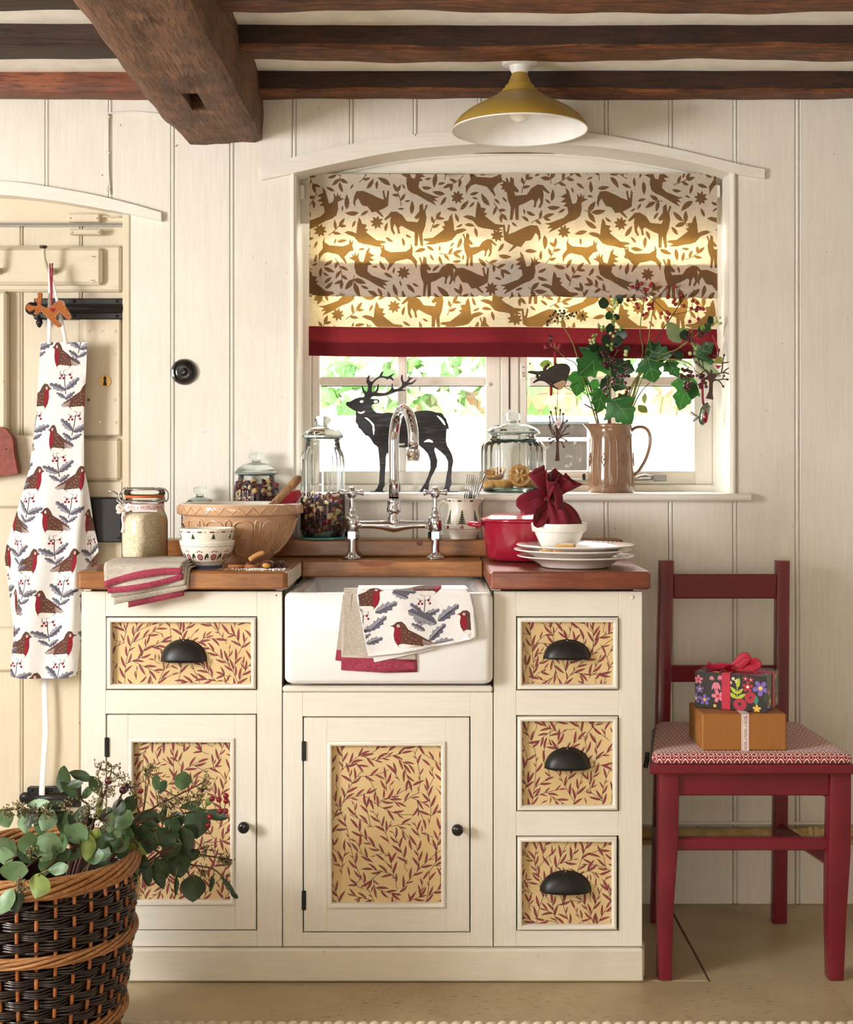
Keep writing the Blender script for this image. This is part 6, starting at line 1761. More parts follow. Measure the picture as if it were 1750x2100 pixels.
# ================================================================== CHAIR
m_red = plain('dark_red_chair_paint', '#771829', .32, 0, .5, c2='#6b1424', nscale=10, coat=.2)
ch = thing('kitchen_chair', 'dark red painted kitchen chair standing right of the cabinets', 'chair', (X(1543), .18, 0)); o = Vector(ch.location)
def squareleg(name, stations, bev=.004):
    """stations: (cx, cy, z, wx, wy)"""
    loops = []
    for cx, cy, z, wx, wy in stations:
        loops.append([(a - o.x, b - o.y, c) for a, b, c in rrl(cx - wx / 2, cx + wx / 2, cy - wy / 2, cy + wy / 2, bev, z, 2)])
    return loft(G(), loops).obj(name, m_red, ch, ang=40)
def leg_px(l, r, py, y): return ((X(l, y) + X(r, y)) / 2, S(r - l, y))
st = []
for l, r, z in ((1352, 1379, .001), (1351, 1382, .15), (1352, 1392, .30), (1352, 1394, .40), (1352, 1394, .466)):
    c, w_ = leg_px(l, r, 0, 0); st.append((c, .02, z, w_, .042))
squareleg('front_leg', st)
st = []
for l, r, z in ((1702, 1732, .001), (1699, 1738, .15), (1700, 1746, .28), (1703, 1747, .40), (1704, 1747, .466)):
    c, w_ = leg_px(l, r, 0, 0); st.append((c, .02, z, w_, .042))
squareleg('front_leg', st)
for (fl, fr2, tl, tr_) in ((1334, 1362, 1352, 1381), (1583, 1612, 1591, 1618)):
    st = []
    for t_, y, z in ((0, .385, .001), (.25, .365, .2), (.5, .36, .42), (.7, .37, .6), (1, .425, .896)):
        l = fl + (tl - fl) * t_; r = fr2 + (tr_ - fr2) * t_
        c, w_ = leg_px(l, r, 0, y); st.append((c, y, z, w_, .032))
    squareleg('back_post', st)
def cb(name, x0, x1, y0, y1, z0, z1, b=.003): return G().box(x0 - o.x, x1 - o.x, y0 - o.y, y1 - o.y, z0, z1, b).obj(name, m_red, ch)
seat = [(X(1333, -.03), -.03), (X(1757, -.03), -.03), (X(1640, .37), .375), (X(1338, .37), .375)]
loops = []
cx_ = sum(p[0] for p in seat) / 4
for z, k in ((.462, .985), (.466, 1), (.478, 1), (.483, .985)):
    loops.append([((cx_ + (p[0] - cx_) * k) - o.x, (.17 + (p[1] - .17) * k) - o.y, z) for p in seat])
loft(G(), loops).obj('seat', m_red, ch)
cb('front_rail', X(1392), X(1705), .008, .03, Z(1634), .464)
for xa, ya, xb, yb in ((X(1373), .03, X(1350, .36), .35), (X(1725), .03, X(1600, .36), .35)):
    G().tube([(xa - o.x, ya - o.y, .415), (xb - o.x, yb - o.y, .415)], .032, 4, flat=.4, up=(1, 0, 0)).obj('side_rail', m_red, ch)
    G().tube([(xa - o.x, ya - o.y, .245), (xb - o.x, yb - o.y, .24)], .017, 4, flat=.9, up=(0, 0, 1)).obj('side_stretcher', m_red, ch)
cb('front_stretcher', X(1390), X(1704), .012, .032, Z(1748), Z(1722) + .0, .003)
cb('top_rail', X(1380, .41), X(1592, .41), .40, .42, Z(1227, .41), Z(1177, .41))
cb('back_rail', X(1372, .38), X(1592, .38), .372, .39, Z(1398, .38), Z(1364, .38))
# seat pad with woven pattern
t_ = NT('red_white_woven_pattern'); tc = t_.n('TexCoord'); sp_ = t_.n('SeparateXYZ'); t_.l(tc.outputs['Object'], sp_.inputs[0])
kx, ky = 2 * pi / .019, 2 * pi / .024
cs = t_.math('ADD', t_.math('COSINE', t_.math('MULTIPLY', sp_.outputs[0], kx)), t_.math('COSINE', t_.math('MULTIPLY', t_.math('ADD', sp_.outputs[1], t_.math('MULTIPLY', sp_.outputs[2], 1.)), ky)))
ring_ = t_.math('ABSOLUTE', t_.math('SUBTRACT', cs, .55)); ring2 = t_.math('ABSOLUTE', t_.math('ADD', cs, 1.1))
msk = t_.math('MAXIMUM', t_.math('LESS_THAN', ring_, .42), t_.math('LESS_THAN', ring2, .22))
nz_ = t_.noise(t_.coord(), 500, 2)
cc_ = t_.mix(msk, t_.mix(nz_, lin('#a01c30'), lin('#86152a')), t_.mix(nz_, lin('#f3e8da'), lin('#e2d2bd')))
t_.principled(cc_, .8, 0, .3, t_.math('ADD', msk, nz_), .4, .001, 0, .3); m_pad = t_.m
pad = thing('seat_pad', 'red and white patterned seat pad on the chair', 'cushion', (X(1543), .17, .484))
o2 = Vector(pad.location); pp = [(X(1337, -.022), -.024), (X(1752, -.022), -.024), (X(1640, .36), .362), (X(1347, .36), .362)]
def rpoly(pts, k, r=.02):
    cx, cy = sum(p[0] for p in pts) / 4, sum(p[1] for p in pts) / 4; out = []
    for i in range(4):
        a, b, c = Vector(pts[i - 1]), Vector(pts[i]), Vector(pts[(i + 1) % 4])
        d0, d1 = (a - b).normalized(), (c - b).normalized()
        q = Vector((cx, cy)) - b
        for s in range(6):
            t = s / 5; p0 = b + d0 * r; p1 = b + d1 * r; v = (1 - t) ** 2 * p0 + 2 * t * (1 - t) * b + t * t * p1
            w_ = v - Vector((cx, cy)); l = w_.length; out.append(tuple(Vector((cx, cy)) + w_ * (1 - k / l)))
    return out
loops = [[(a - o2.x, b - o2.y, z) for a, b in rpoly(pp, k)] for z, k in ((0, .005), (.003, .001), (.010, -.001), (.016, .002), (.020, .010), (.022, .03))]
loft(G(), loops).obj('pad', m_pad, pad, smooth=True)
G().tube(catmull([(X(1336, .02) - o2.x, -.1, .004), (X(1330, .02) - o2.x, -.13, -.008), (X(1326, .02) - o2.x, -.135, -.022)], 4), .006, 6, flat=.4).obj('tie', m_black, pad, smooth=True)
PT = .484 + .0225

# ================================================================== PRESENTS
t_ = NT('ribbed_kraft_paper'); w_ = t_.n('TexWave'); w_.inputs['Scale'].default_value = 90; w_.inputs['Distortion'].default_value = .5; t_.l(t_.coord(), w_.inputs[0])
nz_ = t_.noise(t_.coord(), 25, 4); cc_ = t_.mix(w_.outputs['Fac'], lin('#b0763c'), lin('#9d642e')); cc_ = t_.mix(t_.math('MULTIPLY', nz_, .35), cc_, lin('#8a5526')); t_.principled(cc_, .5, 0, .4, w_.outputs['Fac'], .15, .0004); m_kraft = t_.m
bxw, bxd, bxh = .187, .15, .081
pb = thing('brown_present', 'brown paper present with NOEL ribbon lying on the seat pad', 'present', (X(1526, .01), .005, PT)); pb.rotation_euler = (0, 0, .0)
G().box(-bxw / 2, bxw / 2, 0, bxd, 0, bxh, .003).obj('wrapped_box', m_kraft, pb)
G().prism([(.01, .004), (.075, .038), (.01, .076)], -bxw / 2 - .0008, -bxw / 2 - .0002, 'x').obj('folded_flap', m_kraft, pb)
rx = X(1530, 0) - pb.location.x
rbn = G().box(rx - .0085, rx + .0085, -.0012, -.0002, 0, bxh + .001, 0).obj('ribbon', m_ribw, pb)
G().box(rx - .0085, rx + .0085, -.0012, bxd, bxh + .0002, bxh + .0012, 0).obj('ribbon_top', m_ribw, pb)
for dx in (-.0068, .0068): G().box(rx + dx - .0004, rx + dx + .0004, -.0016, -.0011, 0, bxh, 0).obj('ribbon_edge', m_ribp, rbn)
V, F = text_mesh('NOEL x NOEL x NOEL', .0095); wd = max(v[0] for v in V)
g = G(); g.V = [(rx - v[1] + .0035, -.0017, .002 + (bxh - .004) * v[0] / wd) for v in V]; g.F = F; g.I = [0] * len(F); g.obj('lettering', m_ribr, rbn)
# floral present
m_navy = plain('black_gift_paper', '#1d1c20', .35, 0, .5, coat=.3)
FL = [m_navy] + [plain('print_' + n, c, .4) for n, c in (('red', '#b0203c'), ('pink', '#e07a90'), ('violet', '#7a62b4'), ('lime', '#b7c23c'), ('teal', '#2e8a72'), ('yellow', '#f0c64a'), ('pale', '#f2e6b8'), ('deepgreen', '#2c4030'))]
def flower(x, y, r, c, ce, n=5, a0=.3):
    out = []
    for k in range(n):
        a = a0 + 2 * pi * k / n; out.append((c2([(x, y), (x + r * .6 * cos(a - .5), y + r * .6 * sin(a - .5)), (x + r * cos(a - .2), y + r * sin(a - .2)), (x + r * cos(a + .2), y + r * sin(a + .2)), (x + r * .6 * cos(a + .5), y + r * .6 * sin(a + .5))], 2), c))
    return out + [(circ(x, y, r * .27, 8), ce)]
def tulip(x, y, r, c): return [([(x - r, y - r * .8), (x - r * .95, y + r * .2), (x - r * .5, y + r), (x + r * .5, y + r), (x + r * .95, y + r * .2), (x + r, y - r * .8), (x + r * .5, y - r * .2), (x + r * .25, y - r), (x, y - r * .2), (x - r * .3, y - r), (x - r * .5, y - r * .2)], c)]
def twig(x, y, s, c):
    out = [(strip([(x, y), (x, y + 30 * s)], 2 * s), c)]
    for dy, a, l in ((2, .55, 24), (2, 2.6, 26), (12, .8, 20), (12, 2.35, 24), (26, 1.4, 26)): out.append((leafpoly(x, y + dy * s, a, l * s, l * .36 * s), c))
    return out
def present_face(seed, w, h, main):
    """units of about a pixel; the main face follows the photograph, the others are filled the same way"""
    pl = []
    if main:
        pl += flower(8, 62, 10, 2, 1) + flower(11, 41, 9, 3, 6) + flower(22, 18, 12, 3, 6) + flower(2, 20, 11, 3, 6) + flower(52, 28, 14, 2, 1, a0=.6) + tulip(48, 48, 10, 2) + tulip(38, 66, 5, 2) + tulip(57, 68, 6, 2)
        pl += flower(86, 69, 4, 7, 6) + flower(94, 64, 5, 7, 6) + flower(80, 60, 4, 7, 6) + twig(95, 24, .95, 4) + flower(118, 53, 12, 1, 7) + flower(113, 71, 6, 1, 7) + flower(125, 69, 6, 1, 7)
        pl += [(circ(101, 13, 15, 12, .9), 1), (circ(100, 14, 4, 7), 0), (circ(124, 30, 13, 12), 1), (circ(124, 30, 3, 6), 0)] + flower(146, 52, 17, 3, 6, a0=.9) + flower(138, 6, 9, 6, 6) + [(leafpoly(136, 14, 1.5, 22, 9), 5), (leafpoly(154, 20, 1.3, 30, 8), 8), (leafpoly(76, 6, 1.4, 24, 7), 8)] + flower(45, 6, 4, 6, 6)
    rr = random.Random(seed); used = [(a[0][0][0], a[0][0][1]) for a in pl] if main else []
    for k in range(60 if not main else 0):
        x, y = rr.uniform(4, w - 4), rr.uniform(4, h - 4)
        if any((x - a) ** 2 + (y - b) ** 2 < 17 ** 2 for a, b in used): continue
        used.append((x, y)); q = rr.random()
        if q < .55: pl += flower(x, y, rr.uniform(5, 11), rr.choice((1, 2, 3, 6)), rr.choice((6, 7)))
        elif q < .8: pl += [(leafpoly(x, y, rr.uniform(0, 6), 16, 6), rr.choice((5, 8, 4)))]
        else: pl += [(leafpoly(x + 4 * i, y + 5 * (i % 3), 1.4, 6, 2.5), rr.choice((5, 6))) for i in range(4)]
    out = []
    for p, m in pl:
        c = clip(p, .3, .3, w - .3, h - .3)
        if len(c) >= 3: out.append((c, m))
    return out
pf = thing('floral_present', 'black floral present with a pink bow on top of the brown present', 'present', (X(1497, .06), .052, PT + bxh + .0012)); pf.rotation_euler = (0, 0, radians(-26))
fw, fd_, fh = .162, .122, .08
u_ = fw / 160
for nm, w2, h2, mp, sd, mn in (('front_paper', 160, fh / u_, lambda a, b: (a * u_ - fw / 2, 0, b * u_), 1, True), ('right_paper', fd_ / u_, fh / u_, lambda a, b: (fw / 2, a * u_, b * u_), 2, False), ('top_paper', 160, fd_ / u_, lambda a, b: (a * u_ - fw / 2, b * u_, fh), 3, False)):
    V2, F, I = printed_core([(0, 0), (w2, 0), (w2, h2), (0, h2)], present_face(sd, w2, h2, mn), [])
    g = G(); g.V = [mp(a, b) for a, b in V2]; g.F = F; g.I = I; g.obj(nm, FL, pf)
G().box(-fw / 2, fw / 2 - .0006, .0006, fd_, .0, fh - .0006, 0).obj('wrapped_box', m_navy, pf)
m_bow = plain('pink_red_ribbon', '#c22a44', .35, 0, .5, c2='#b42039')
rxx = -.010
G().box(rxx - .0095, rxx + .0095, -.0012, .0, 0, fh + .001, 0).obj('ribbon_band', m_bow, pf); G().box(rxx - .0095, rxx + .0095, -.0012, fd_, fh + .0003, fh + .0014, 0).obj('ribbon_band', m_bow, pf)
G().box(-fw / 2, fw / 2 + .0014, .055, .074, fh + .0003, fh + .0014, 0).obj('ribbon_band', m_bow, pf); G().box(fw / 2 + .0003, fw / 2 + .0014, .055, .074, 0, fh, 0).obj('ribbon_band', m_bow, pf)
k0 = Vector((rxx + .004, .05, fh + .006))
for nm, pts in (('bow_loop', [(0, 0, 0), (.012, .004, .018), (.024, .008, .028), (.030, .010, .022), (.016, .004, .006), (0, 0, 0)]), ('bow_loop', [(0, 0, 0), (.022, .01, .010), (.045, .018, .016), (.052, .02, .008), (.036, .012, .001), (0, 0, 0)]), ('bow_tail', [(0, 0, 0), (-.02, -.004, .004), (-.045, -.006, .0), (-.058, -.008, .006)]), ('bow_tail', [(0, 0, 0), (-.012, -.016, .003), (-.018, -.034, -.002)])):
    G().tube([k0 + Vector(p) for p in catmull(pts, 6)], .0085, 8, flat=.1, up=(0, 1, .4)).obj(nm, m_bow, pf, smooth=True)
G().ball(tuple(k0), .0065, 10, sc=(1.2, 1, .8)).obj('bow_knot', m_bow, pf, smooth=True)

# ================================================================== BERRY BRANCHES IN THE JUG
def leafmat(name, c, c2_, trans=.25, tc=None):
    t = NT(name); n = t.noise(t.coord(), 60, 4)
    cc = t.mix(t.ramp(n, [(.35, 0.), (.65, 1.)]), lin(c), lin(c2_))
    b = t.principled(cc, .42, 0, .4, n, .15, .001, surface=False)
    tr = t.n('BsdfTranslucent'); tr.inputs[0].default_value = lin(tc or c)
    mx = t.n('MixShader'); mx.inputs[0].default_value = trans
    t.l(b.outputs[0], mx.inputs[1]); t.l(tr.outputs[0], mx.inputs[2]); t.l(mx.outputs[0], t.out.inputs[0]); return t.m
m_vleaf = leafmat('guelder_leaf', '#27532d', '#1b3f22', .22, '#3f7c30'); m_vdark = leafmat('dark_leaf', '#27402a', '#1c3020', .15)
m_vpale = leafmat('pale_leaf_underside', '#9db38a', '#86a070', .3); m_vlime = leafmat('young_leaf', '#7fae4a', '#63973a', .4, '#a8d060'); m_vdry = leafmat('withered_leaf', '#7d8a42', '#5a6a30', .2)
m_vein = plain('leaf_vein', '#8fae74', .5)
m_stemg = plain('green_stem', '#8d8a45', .5, c2='#6d6c34'); m_stemb = plain('brown_twig', '#5e3c2e', .6, c2='#43291f')
m_berry = plain('red_berry', '#a3182f', .15, 0, .5, c2='#8c1026', coat=.4); m_berryd = plain('dark_red_berry', '#5c0f22', .15, 0, .5, c2='#430a18', coat=.4)
m_berryb = plain('blue_black_berry', '#22242f', .25); m_snow = plain('pale_green_berry', '#c9d39a', .35, c2='#b3c07c'); m_snowg = plain('green_bud', '#7e9a4a', .5)
def berry_mesh(r, mat, n=10): return G().ball((0, 0, 0), r, n).mesh('berry', mat, True)
def leaf_shape(kind):
    """half-outline (t along the leaf, w as part of its length)"""
    if kind == 'lobed':
        return [(0, .0), (.02, .08), (.05, .26), (.10, .36), (.16, .36), (.24, .44), (.31, .52), (.37, .54), (.39, .46), (.42, .36), (.45, .29), (.49, .27), (.56, .31), (.63, .34), (.68, .32), (.74, .22), (.81, .19), (.88, .12), (.94, .06), (1, 0)]
    if kind == 'round': return [(0, 0), (.05, .12), (.14, .27), (.26, .39), (.4, .45), (.55, .45), (.7, .39), (.83, .27), (.93, .13), (1, 0)]
    if kind == 'oval': return [(0, 0), (.1, .13), (.25, .24), (.45, .29), (.65, .25), (.83, .15), (.94, .06), (1, 0)]
    if kind == 'willow': return [(0, 0), (.15, .07), (.4, .12), (.65, .10), (.85, .05), (1, 0)]
def leaf_obj(base, tip, side, kind, mat, parent, curl=.12, fold=.12, width=1., droop=0., seed=0, stalk=True):
    """leaf blade from base to tip (local coordinates); side = direction across the blade"""
    base, tip, side = Vector(base), Vector(tip), Vector(side)
    ax = tip - base; L = ax.length; d = ax.normalized(); side = (side - d * side.dot(d)).normalized(); nrm = d.cross(side)
    hs = leaf_shape(kind); rr = random.Random(seed); V = []; F = []
    if kind == 'lobed':
        hs2 = []
        for i, (t, w) in enumerate(hs[:-1]):
            hs2.append((t, w)); t2, w2 = hs[i + 1]
            if 1 < i < len(hs) - 2: hs2.append(((t + t2) / 2 + .006, (w + w2) / 2 * .955))
        hs = hs2 + [hs[-1]]
    def pt(t, w):
        bend = -droop * L * t * t + curl * L * sin(t * pi) * .5
        return base + d * (L * t) + side * (L * w * width) + nrm * (fold * L * abs(w) * width * 1.3 + bend + .02 * L * sin(7 * t + 9 * w + seed))
    rows = []
    for t, w in hs:
        row = []
        for k in (-1, -.5, 0, .5, 1):
            wob_ = 1 + .05 * sin(seed * 3 + t * 11 + k)
            row.append(len(V)); V.append(pt(t - (.0 if abs(k) < 1 else 0), w * k * wob_))
        rows.append(row)
    for a, b in zip(rows, rows[1:]):
        for k in range(4): F.append((a[k], a[k + 1], b[k + 1], b[k]))
    g = G(); g.add(V, F)
    ob = g.obj('leaf', mat, parent, smooth=True)
    if kind == 'lobed':
        g = G(); up_ = nrm * (-.0005 if nrm.y > 0 else .0005)
        for path in (((0, 0), (.3, 0), (.6, 0), (.95, 0)), ((.06, 0), (.2, .28), (.33, .5)), ((.06, 0), (.2, -.28), (.33, -.5)), ((.4, 0), (.6, .24)), ((.4, 0), (.6, -.24))):
            for sg in (-1, 1): g.tube([pt(a, b) + nrm * .0003 * sg for a, b in path], .0005, 4)
        g.obj('vein', m_vein, ob, smooth=True)
    return ob
def pxv(o, c, y, sc=3.5, ox=1040, oy=560): return P(ox + c[0] / sc, oy + c[1] / sc, y) - o
VO = Vector((X(1254, GY), GY, SZ + .12))
def branch(name, label, cat='branch'):
    t = thing(name, label, cat, VO, group='berry branches in the tan jug'); return t
def stem(t, pts, r0, r1, mat, name='stem'):
    q = catmull(pts, 5); n = len(q)
    return G().tube(q, [r0 + (r1 - r0) * i / (n - 1) for i in range(n)], 7).obj(name, mat, t, smooth=True)
JM = Vector((0, 0, .02))       # inside the jug mouth
rr = random.Random(3)
def put_berries(t, lst, y, mesh, pc=None, mat=None, spread=.02):
    for k, c in enumerate(lst):
        p = pxv(VO, c, y + rr.uniform(-spread, spread)); b = link('berry', mesh, t, p)
        if pc is not None:
            q = min(pc, key=lambda v: (v - p).length)
            G().tube([q, q.lerp(p, .55) + Vector((0, 0, -.004)), p], .0006, 4, cap=False).obj('stalk', mat or m_stemg, t, smooth=True)
bm_red = berry_mesh(.0053, m_berry); bm_dk = berry_mesh(.005, m_berryd); bm_bk = berry_mesh(.0033, m_berryb); bm_sn = berry_mesh(.0055, m_snow); bm_sg = berry_mesh(.0045, m_snowg)
# tall red berry stems
t = branch('berry_branch', 'tall stem with an open head of red berries, upper right of the jug')
Y0 = .59
hubs = [pxv(VO, c, Y0) for c in ((985, 180), (1055, 195), (1245, 225), (1190, 300))]
stem(t, [JM + Vector((.005, 0, -.06)), pxv(VO, (965, 640), .6), pxv(VO, (955, 420), .6), pxv(VO, (985, 180), Y0)], .0022, .0013, m_stemg)
stem(t, [JM + Vector((.01, 0, -.06)), pxv(VO, (990, 600), .6), pxv(VO, (1030, 380), .6), pxv(VO, (1055, 195), Y0)], .0022, .0013, m_stemg)
stem(t, [JM + Vector((.012, 0, -.06)), pxv(VO, (985, 610), .6), pxv(VO, (1090, 450), .59), pxv(VO, (1190, 300), Y0), pxv(VO, (1290, 150), Y0)], .0022, .0012, m_stemb)
for a, b in (((1055, 195), (940, 110)), ((1055, 195), (1140, 110)), ((1245, 225), (1330, 250)), ((1055, 195), (1165, 290)), ((985, 180), (880, 195)), ((1190, 300), (1370, 250)), ((1055, 195), (1040, 80)), ((1245, 225), (1215, 100))):
    hubs.append(pxv(VO, b, Y0)); stem(t, [pxv(VO, a, Y0), pxv(VO, ((a[0] + b[0]) / 2, (a[1] + b[1]) / 2 + 6), Y0 - .003), pxv(VO, b, Y0)], .0011, .0008, m_stemb, 'twig')
put_berries(t, [(900,100),(935,95),(965,75),(985,115),(1005,120),(1040,75),(1030,90),(975,160),(1000,190),(870,195),(915,190),(932,222),(940,250),(1020,225),(1040,228),(1045,252),(1020,258),(975,300),(1000,292),(1085,130),(1148,102),(1205,95),(1225,100),(1155,175),(1205,190),(1195,210),(1210,225),(1250,160),(1247,195),(1320,100),(1340,125),(1312,150),(1270,235),(1335,200),(1365,215),(1370,245),(1360,270),(1390,255),(1410,258),(1325,255),(1110,290),(1150,280),(1165,295),(1152,322),(1312,348),(1375,330)], Y0, bm_red, hubs, m_stemb, .012)
# guelder rose leaves: (base), (tip) in crop pixels, y, kind, material
t = branch('leafy_branch', 'broad lobed green leaves spreading above the jug mouth')
stem(t, [JM + Vector((-.01, 0, -.06)), pxv(VO, (640, 1000), .6), pxv(VO, (590, 800), .6), pxv(VO, (510, 690), .58)], .0026, .0014, m_stemb)
stem(t, [JM + Vector((0, 0, -.06)), pxv(VO, (735, 900), .6), pxv(VO, (740, 700), .6), pxv(VO, (700, 580), .59)], .0026, .0014, m_stemb)
stem(t, [JM + Vector((.01, 0, -.06)), pxv(VO, (880, 850), .6), pxv(VO, (990, 700), .59), pxv(VO, (1160, 620), .57), pxv(VO, (1290, 640), .55), pxv(VO, (1350, 690), .55)], .0024, .0012, m_stemg)
stem(t, [JM + Vector((.012, 0, -.06)), pxv(VO, (910, 800), .6), pxv(VO, (1100, 650), .58), pxv(VO, (1300, 480), .57)], .0022, .0012, m_stemg)
stem(t, [JM + Vector((.012, 0, -.06)), pxv(VO, (920, 930), .6), pxv(VO, (1030, 780), .6)], .002, .0012, m_stemb)
stem(t, [pxv(VO, (640, 990), .6), pxv(VO, (600, 965), .59), pxv(VO, (555, 940), .585)], .0022, .0018, m_stemb, 'twig')
LV = [((695, 560), (510, 735), .555, 'lobed', m_vleaf, 1.05), ((530, 700), (500, 885), .565, 'lobed', m_vleaf, .85), ((690, 830), (650, 1005), .55, 'lobed', m_vleaf, .9), ((760, 900), (900, 1085), .535, 'lobed', m_vleaf, 1.1), ((1010, 605), (1060, 790), .545, 'lobed', m_vleaf, 1.05), ((1010, 560), (1190, 590), .57, 'lobed', m_vleaf, .95), ((1060, 620), (1020, 480), .575, 'lobed', m_vleaf, .7),
      ((720, 640), (920, 700), .60, 'lobed', m_vdark, 1.05), ((700, 740), (860, 830), .61, 'lobed', m_vdark, .9), ((1150, 625), (1235, 750), .56, 'lobed', m_vleaf, .75), ((1320, 735), (1235, 990), .545, 'lobed', m_vleaf, .75), ((1350, 600), (1490, 500), .55, 'lobed', m_vleaf, .85), ((1255, 500), (1150, 350), .555, 'oval', m_vpale, 1.0), ((1330, 605), (1540, 740), .55, 'oval', m_vpale, .55), ((1370, 620), (1490, 640), .565, 'oval', m_vleaf, .9),
      ((545, 760), (540, 825), .59, 'oval', m_vlime, 1.1), ((330, 665), (235, 650), .57, 'oval', m_vlime, .9), ((610, 840), (650, 760), .60, 'oval', m_vleaf, 1.1), ((940, 950), (1010, 1000), .57, 'oval', m_vdry, .9), ((990, 940), (990, 860), .58, 'oval', m_vdry, .6), ((650, 555), (730, 600), .57, 'round', m_vdark, 1.1), ((1140, 640), (1190, 715), .58, 'oval', m_vdark, 1.1), ((1210, 570), (1260, 620), .58, 'oval', m_vdark, 1.3), ((680, 760), (740, 830), .60, 'round', m_vdark, 1.1), ((1340, 780), (1330, 910), .54, 'oval', m_vleaf, .9)]
for k, (a, b, y, kind, m, w_) in enumerate(LV):
    A, B = pxv(VO, a, y + .02), pxv(VO, b, y - .01)
    leaf_obj(A, B, (B - A).cross(Vector((.15 * sin(k), -1, .25 * cos(k)))), kind, m, t, .08, .12 + .08 * sin(k * 2), w_, .0, k)
# snowberry stem
t = branch('snowberry_stem', 'upright snowberry stem with pale green berries and small round leaves')
stem(t, [JM + Vector((0, 0, -.06)), pxv(VO, (720, 900), .595), pxv(VO, (735, 600), .585), pxv(VO, (750, 400), .58), pxv(VO, (765, 200), .575)], .002, .001, m_stemb)
for k, (a, b, m) in enumerate((((735, 225), (655, 205), m_vdark), ((780, 215), (830, 160), m_vdark), ((760, 310), (705, 300), m_vleaf), ((765, 330), (805, 300), m_vdark), ((750, 440), (735, 360), m_vdark), ((750, 460), (680, 500), m_vdark), ((770, 430), (865, 450), m_vdark), ((745, 500), (835, 485), m_vdark), ((650, 500), (600, 560), m_vdark), ((730, 540), (650, 590), m_vdark), ((850, 570), (870, 520), m_vdark), ((760, 640), (700, 680), m_vdark))):
    A, B = pxv(VO, a, .575), pxv(VO, b, .56); leaf_obj(A, B, (B - A).cross(Vector((.1, -1, .3 * sin(k * 2)))), 'round', m, t, .05, .1, .95, 0, k + 40)
for (cx, cy, n, ms) in ((770, 205, 7, bm_sn), (757, 258, 2, bm_sn), (765, 345, 6, bm_sg), (685, 405, 6, bm_sg), (628, 455, 5, bm_sg), (610, 500, 4, bm_sn), (735, 525, 7, bm_sg), (757, 452, 2, bm_sn), (805, 405, 4, bm_sg), (850, 570, 3, bm_sn)):
    for q in range(n): link('berry', ms, t, pxv(VO, (cx + rr.uniform(-24, 24), cy + rr.uniform(-24, 24)), .565 + rr.uniform(-.008, .008)), None, rr.uniform(.7, 1.1))
t = branch('snowberry_stem', 'snowberry sprig with pale berries leaning to the right edge of the window')
stem(t, [JM + Vector((.01, 0, -.05)), pxv(VO, (1000, 700), .58), pxv(VO, (1250, 530), .55), pxv(VO, (1390, 420), .54), pxv(VO, (1500, 350), .53)], .0018, .001, m_stemg)
for k, (a, b, m) in enumerate((((1480, 370), (1450, 310), m_vdark), ((1410, 420), (1460, 360), m_vleaf), ((1400, 425), (1380, 380), m_vleaf), ((1290, 480), (1260, 400), m_vdark), ((1200, 560), (1250, 600), m_vdark))):
    A, B = pxv(VO, a, .54), pxv(VO, b, .53); leaf_obj(A, B, (B - A).cross(Vector((.1, -1, .2))), 'oval', m, t, .05, .1, 1.5, 0, k + 60)
for (cx, cy, n, ms) in ((1515, 345, 8, bm_sn), (1400, 385, 4, bm_sg), (1275, 410, 3, bm_sg), (1355, 525, 5, bm_sg), (1340, 560, 3, bm_sn)):
    for q in range(n): link('berry', ms, t, pxv(VO, (cx + rr.uniform(-26, 26), cy + rr.uniform(-24, 24)), .53 + rr.uniform(-.006, .006)), None, rr.uniform(.7, 1.05))
put_berries(t, [(1290, 455), (1310, 440), (1325, 465), (1305, 480), (1330, 480), (1390, 430), (1410, 435), (1425, 425), (1400, 450), (1380, 445)], .54, bm_dk, [pxv(VO, (1330, 400), .54), pxv(VO, (1400, 410), .54)], m_stemg, .006)
# black ivy berries
t = branch('ivy_berry_stem', 'thin stem with a flat head of blue black berries, upper left of the jug')
hub = pxv(VO, (385, 350), .57)
stem(t, [JM + Vector((-.01, 0, -.06)), pxv(VO, (640, 1000), .6), pxv(VO, (525, 670), .58), pxv(VO, (470, 500), .575), hub], .0018, .0012, m_stemg)
hb_ = [hub, pxv(VO, (340, 350), .57), pxv(VO, (410, 310), .57), pxv(VO, (470, 305), .57)]
for h_ in hb_[1:]: stem(t, [hub, hub.lerp(h_, .5), h_], .0009, .0007, m_stemg, 'twig')
put_berries(t, [(290,350),(300,340),(320,330),(290,375),(340,285),(350,275),(380,270),(410,270),(370,295),(385,310),(400,325),(345,345),(430,310),(450,300),(470,290),(480,310),(500,285),(540,300),(545,308),(415,285),(330,300),(310,310),(360,320),(390,290),(460,305),(440,325),(405,290)], .57, bm_bk, hb_, m_stemg, .01)
# left red berry sprays
t = branch('berry_branch', 'drooping spray of red berries at the left beside the wooden bird')
stem(t, [JM + Vector((-.012, 0, -.05)), pxv(VO, (590, 900), .58), pxv(VO, (480, 850), .565), pxv(VO, (360, 790), .555)], .0016, .001, m_stemg)
stem(t, [JM + Vector((-.012, 0, -.05)), pxv(VO, (530, 720), .575), pxv(VO, (420, 610), .56), pxv(VO, (325, 520), .555)], .0016, .001, m_stemg)
hb_ = [pxv(VO, (360, 790), .555), pxv(VO, (340, 760), .55), pxv(VO, (325, 520), .555), pxv(VO, (320, 500), .555), pxv(VO, (330, 730), .55), pxv(VO, (410, 720), .55)]
put_berries(t, [(270, 690), (280, 675), (295, 660), (310, 690), (325, 695), (345, 695), (350, 680), (335, 705), (355, 725), (385, 695), (395, 720), (410, 730), (425, 700), (440, 680), (218, 742), (270, 730), (320, 790), (385, 775), (405, 750), (430, 715), (355, 660)], .55, bm_dk, hb_, m_stemg, .008)
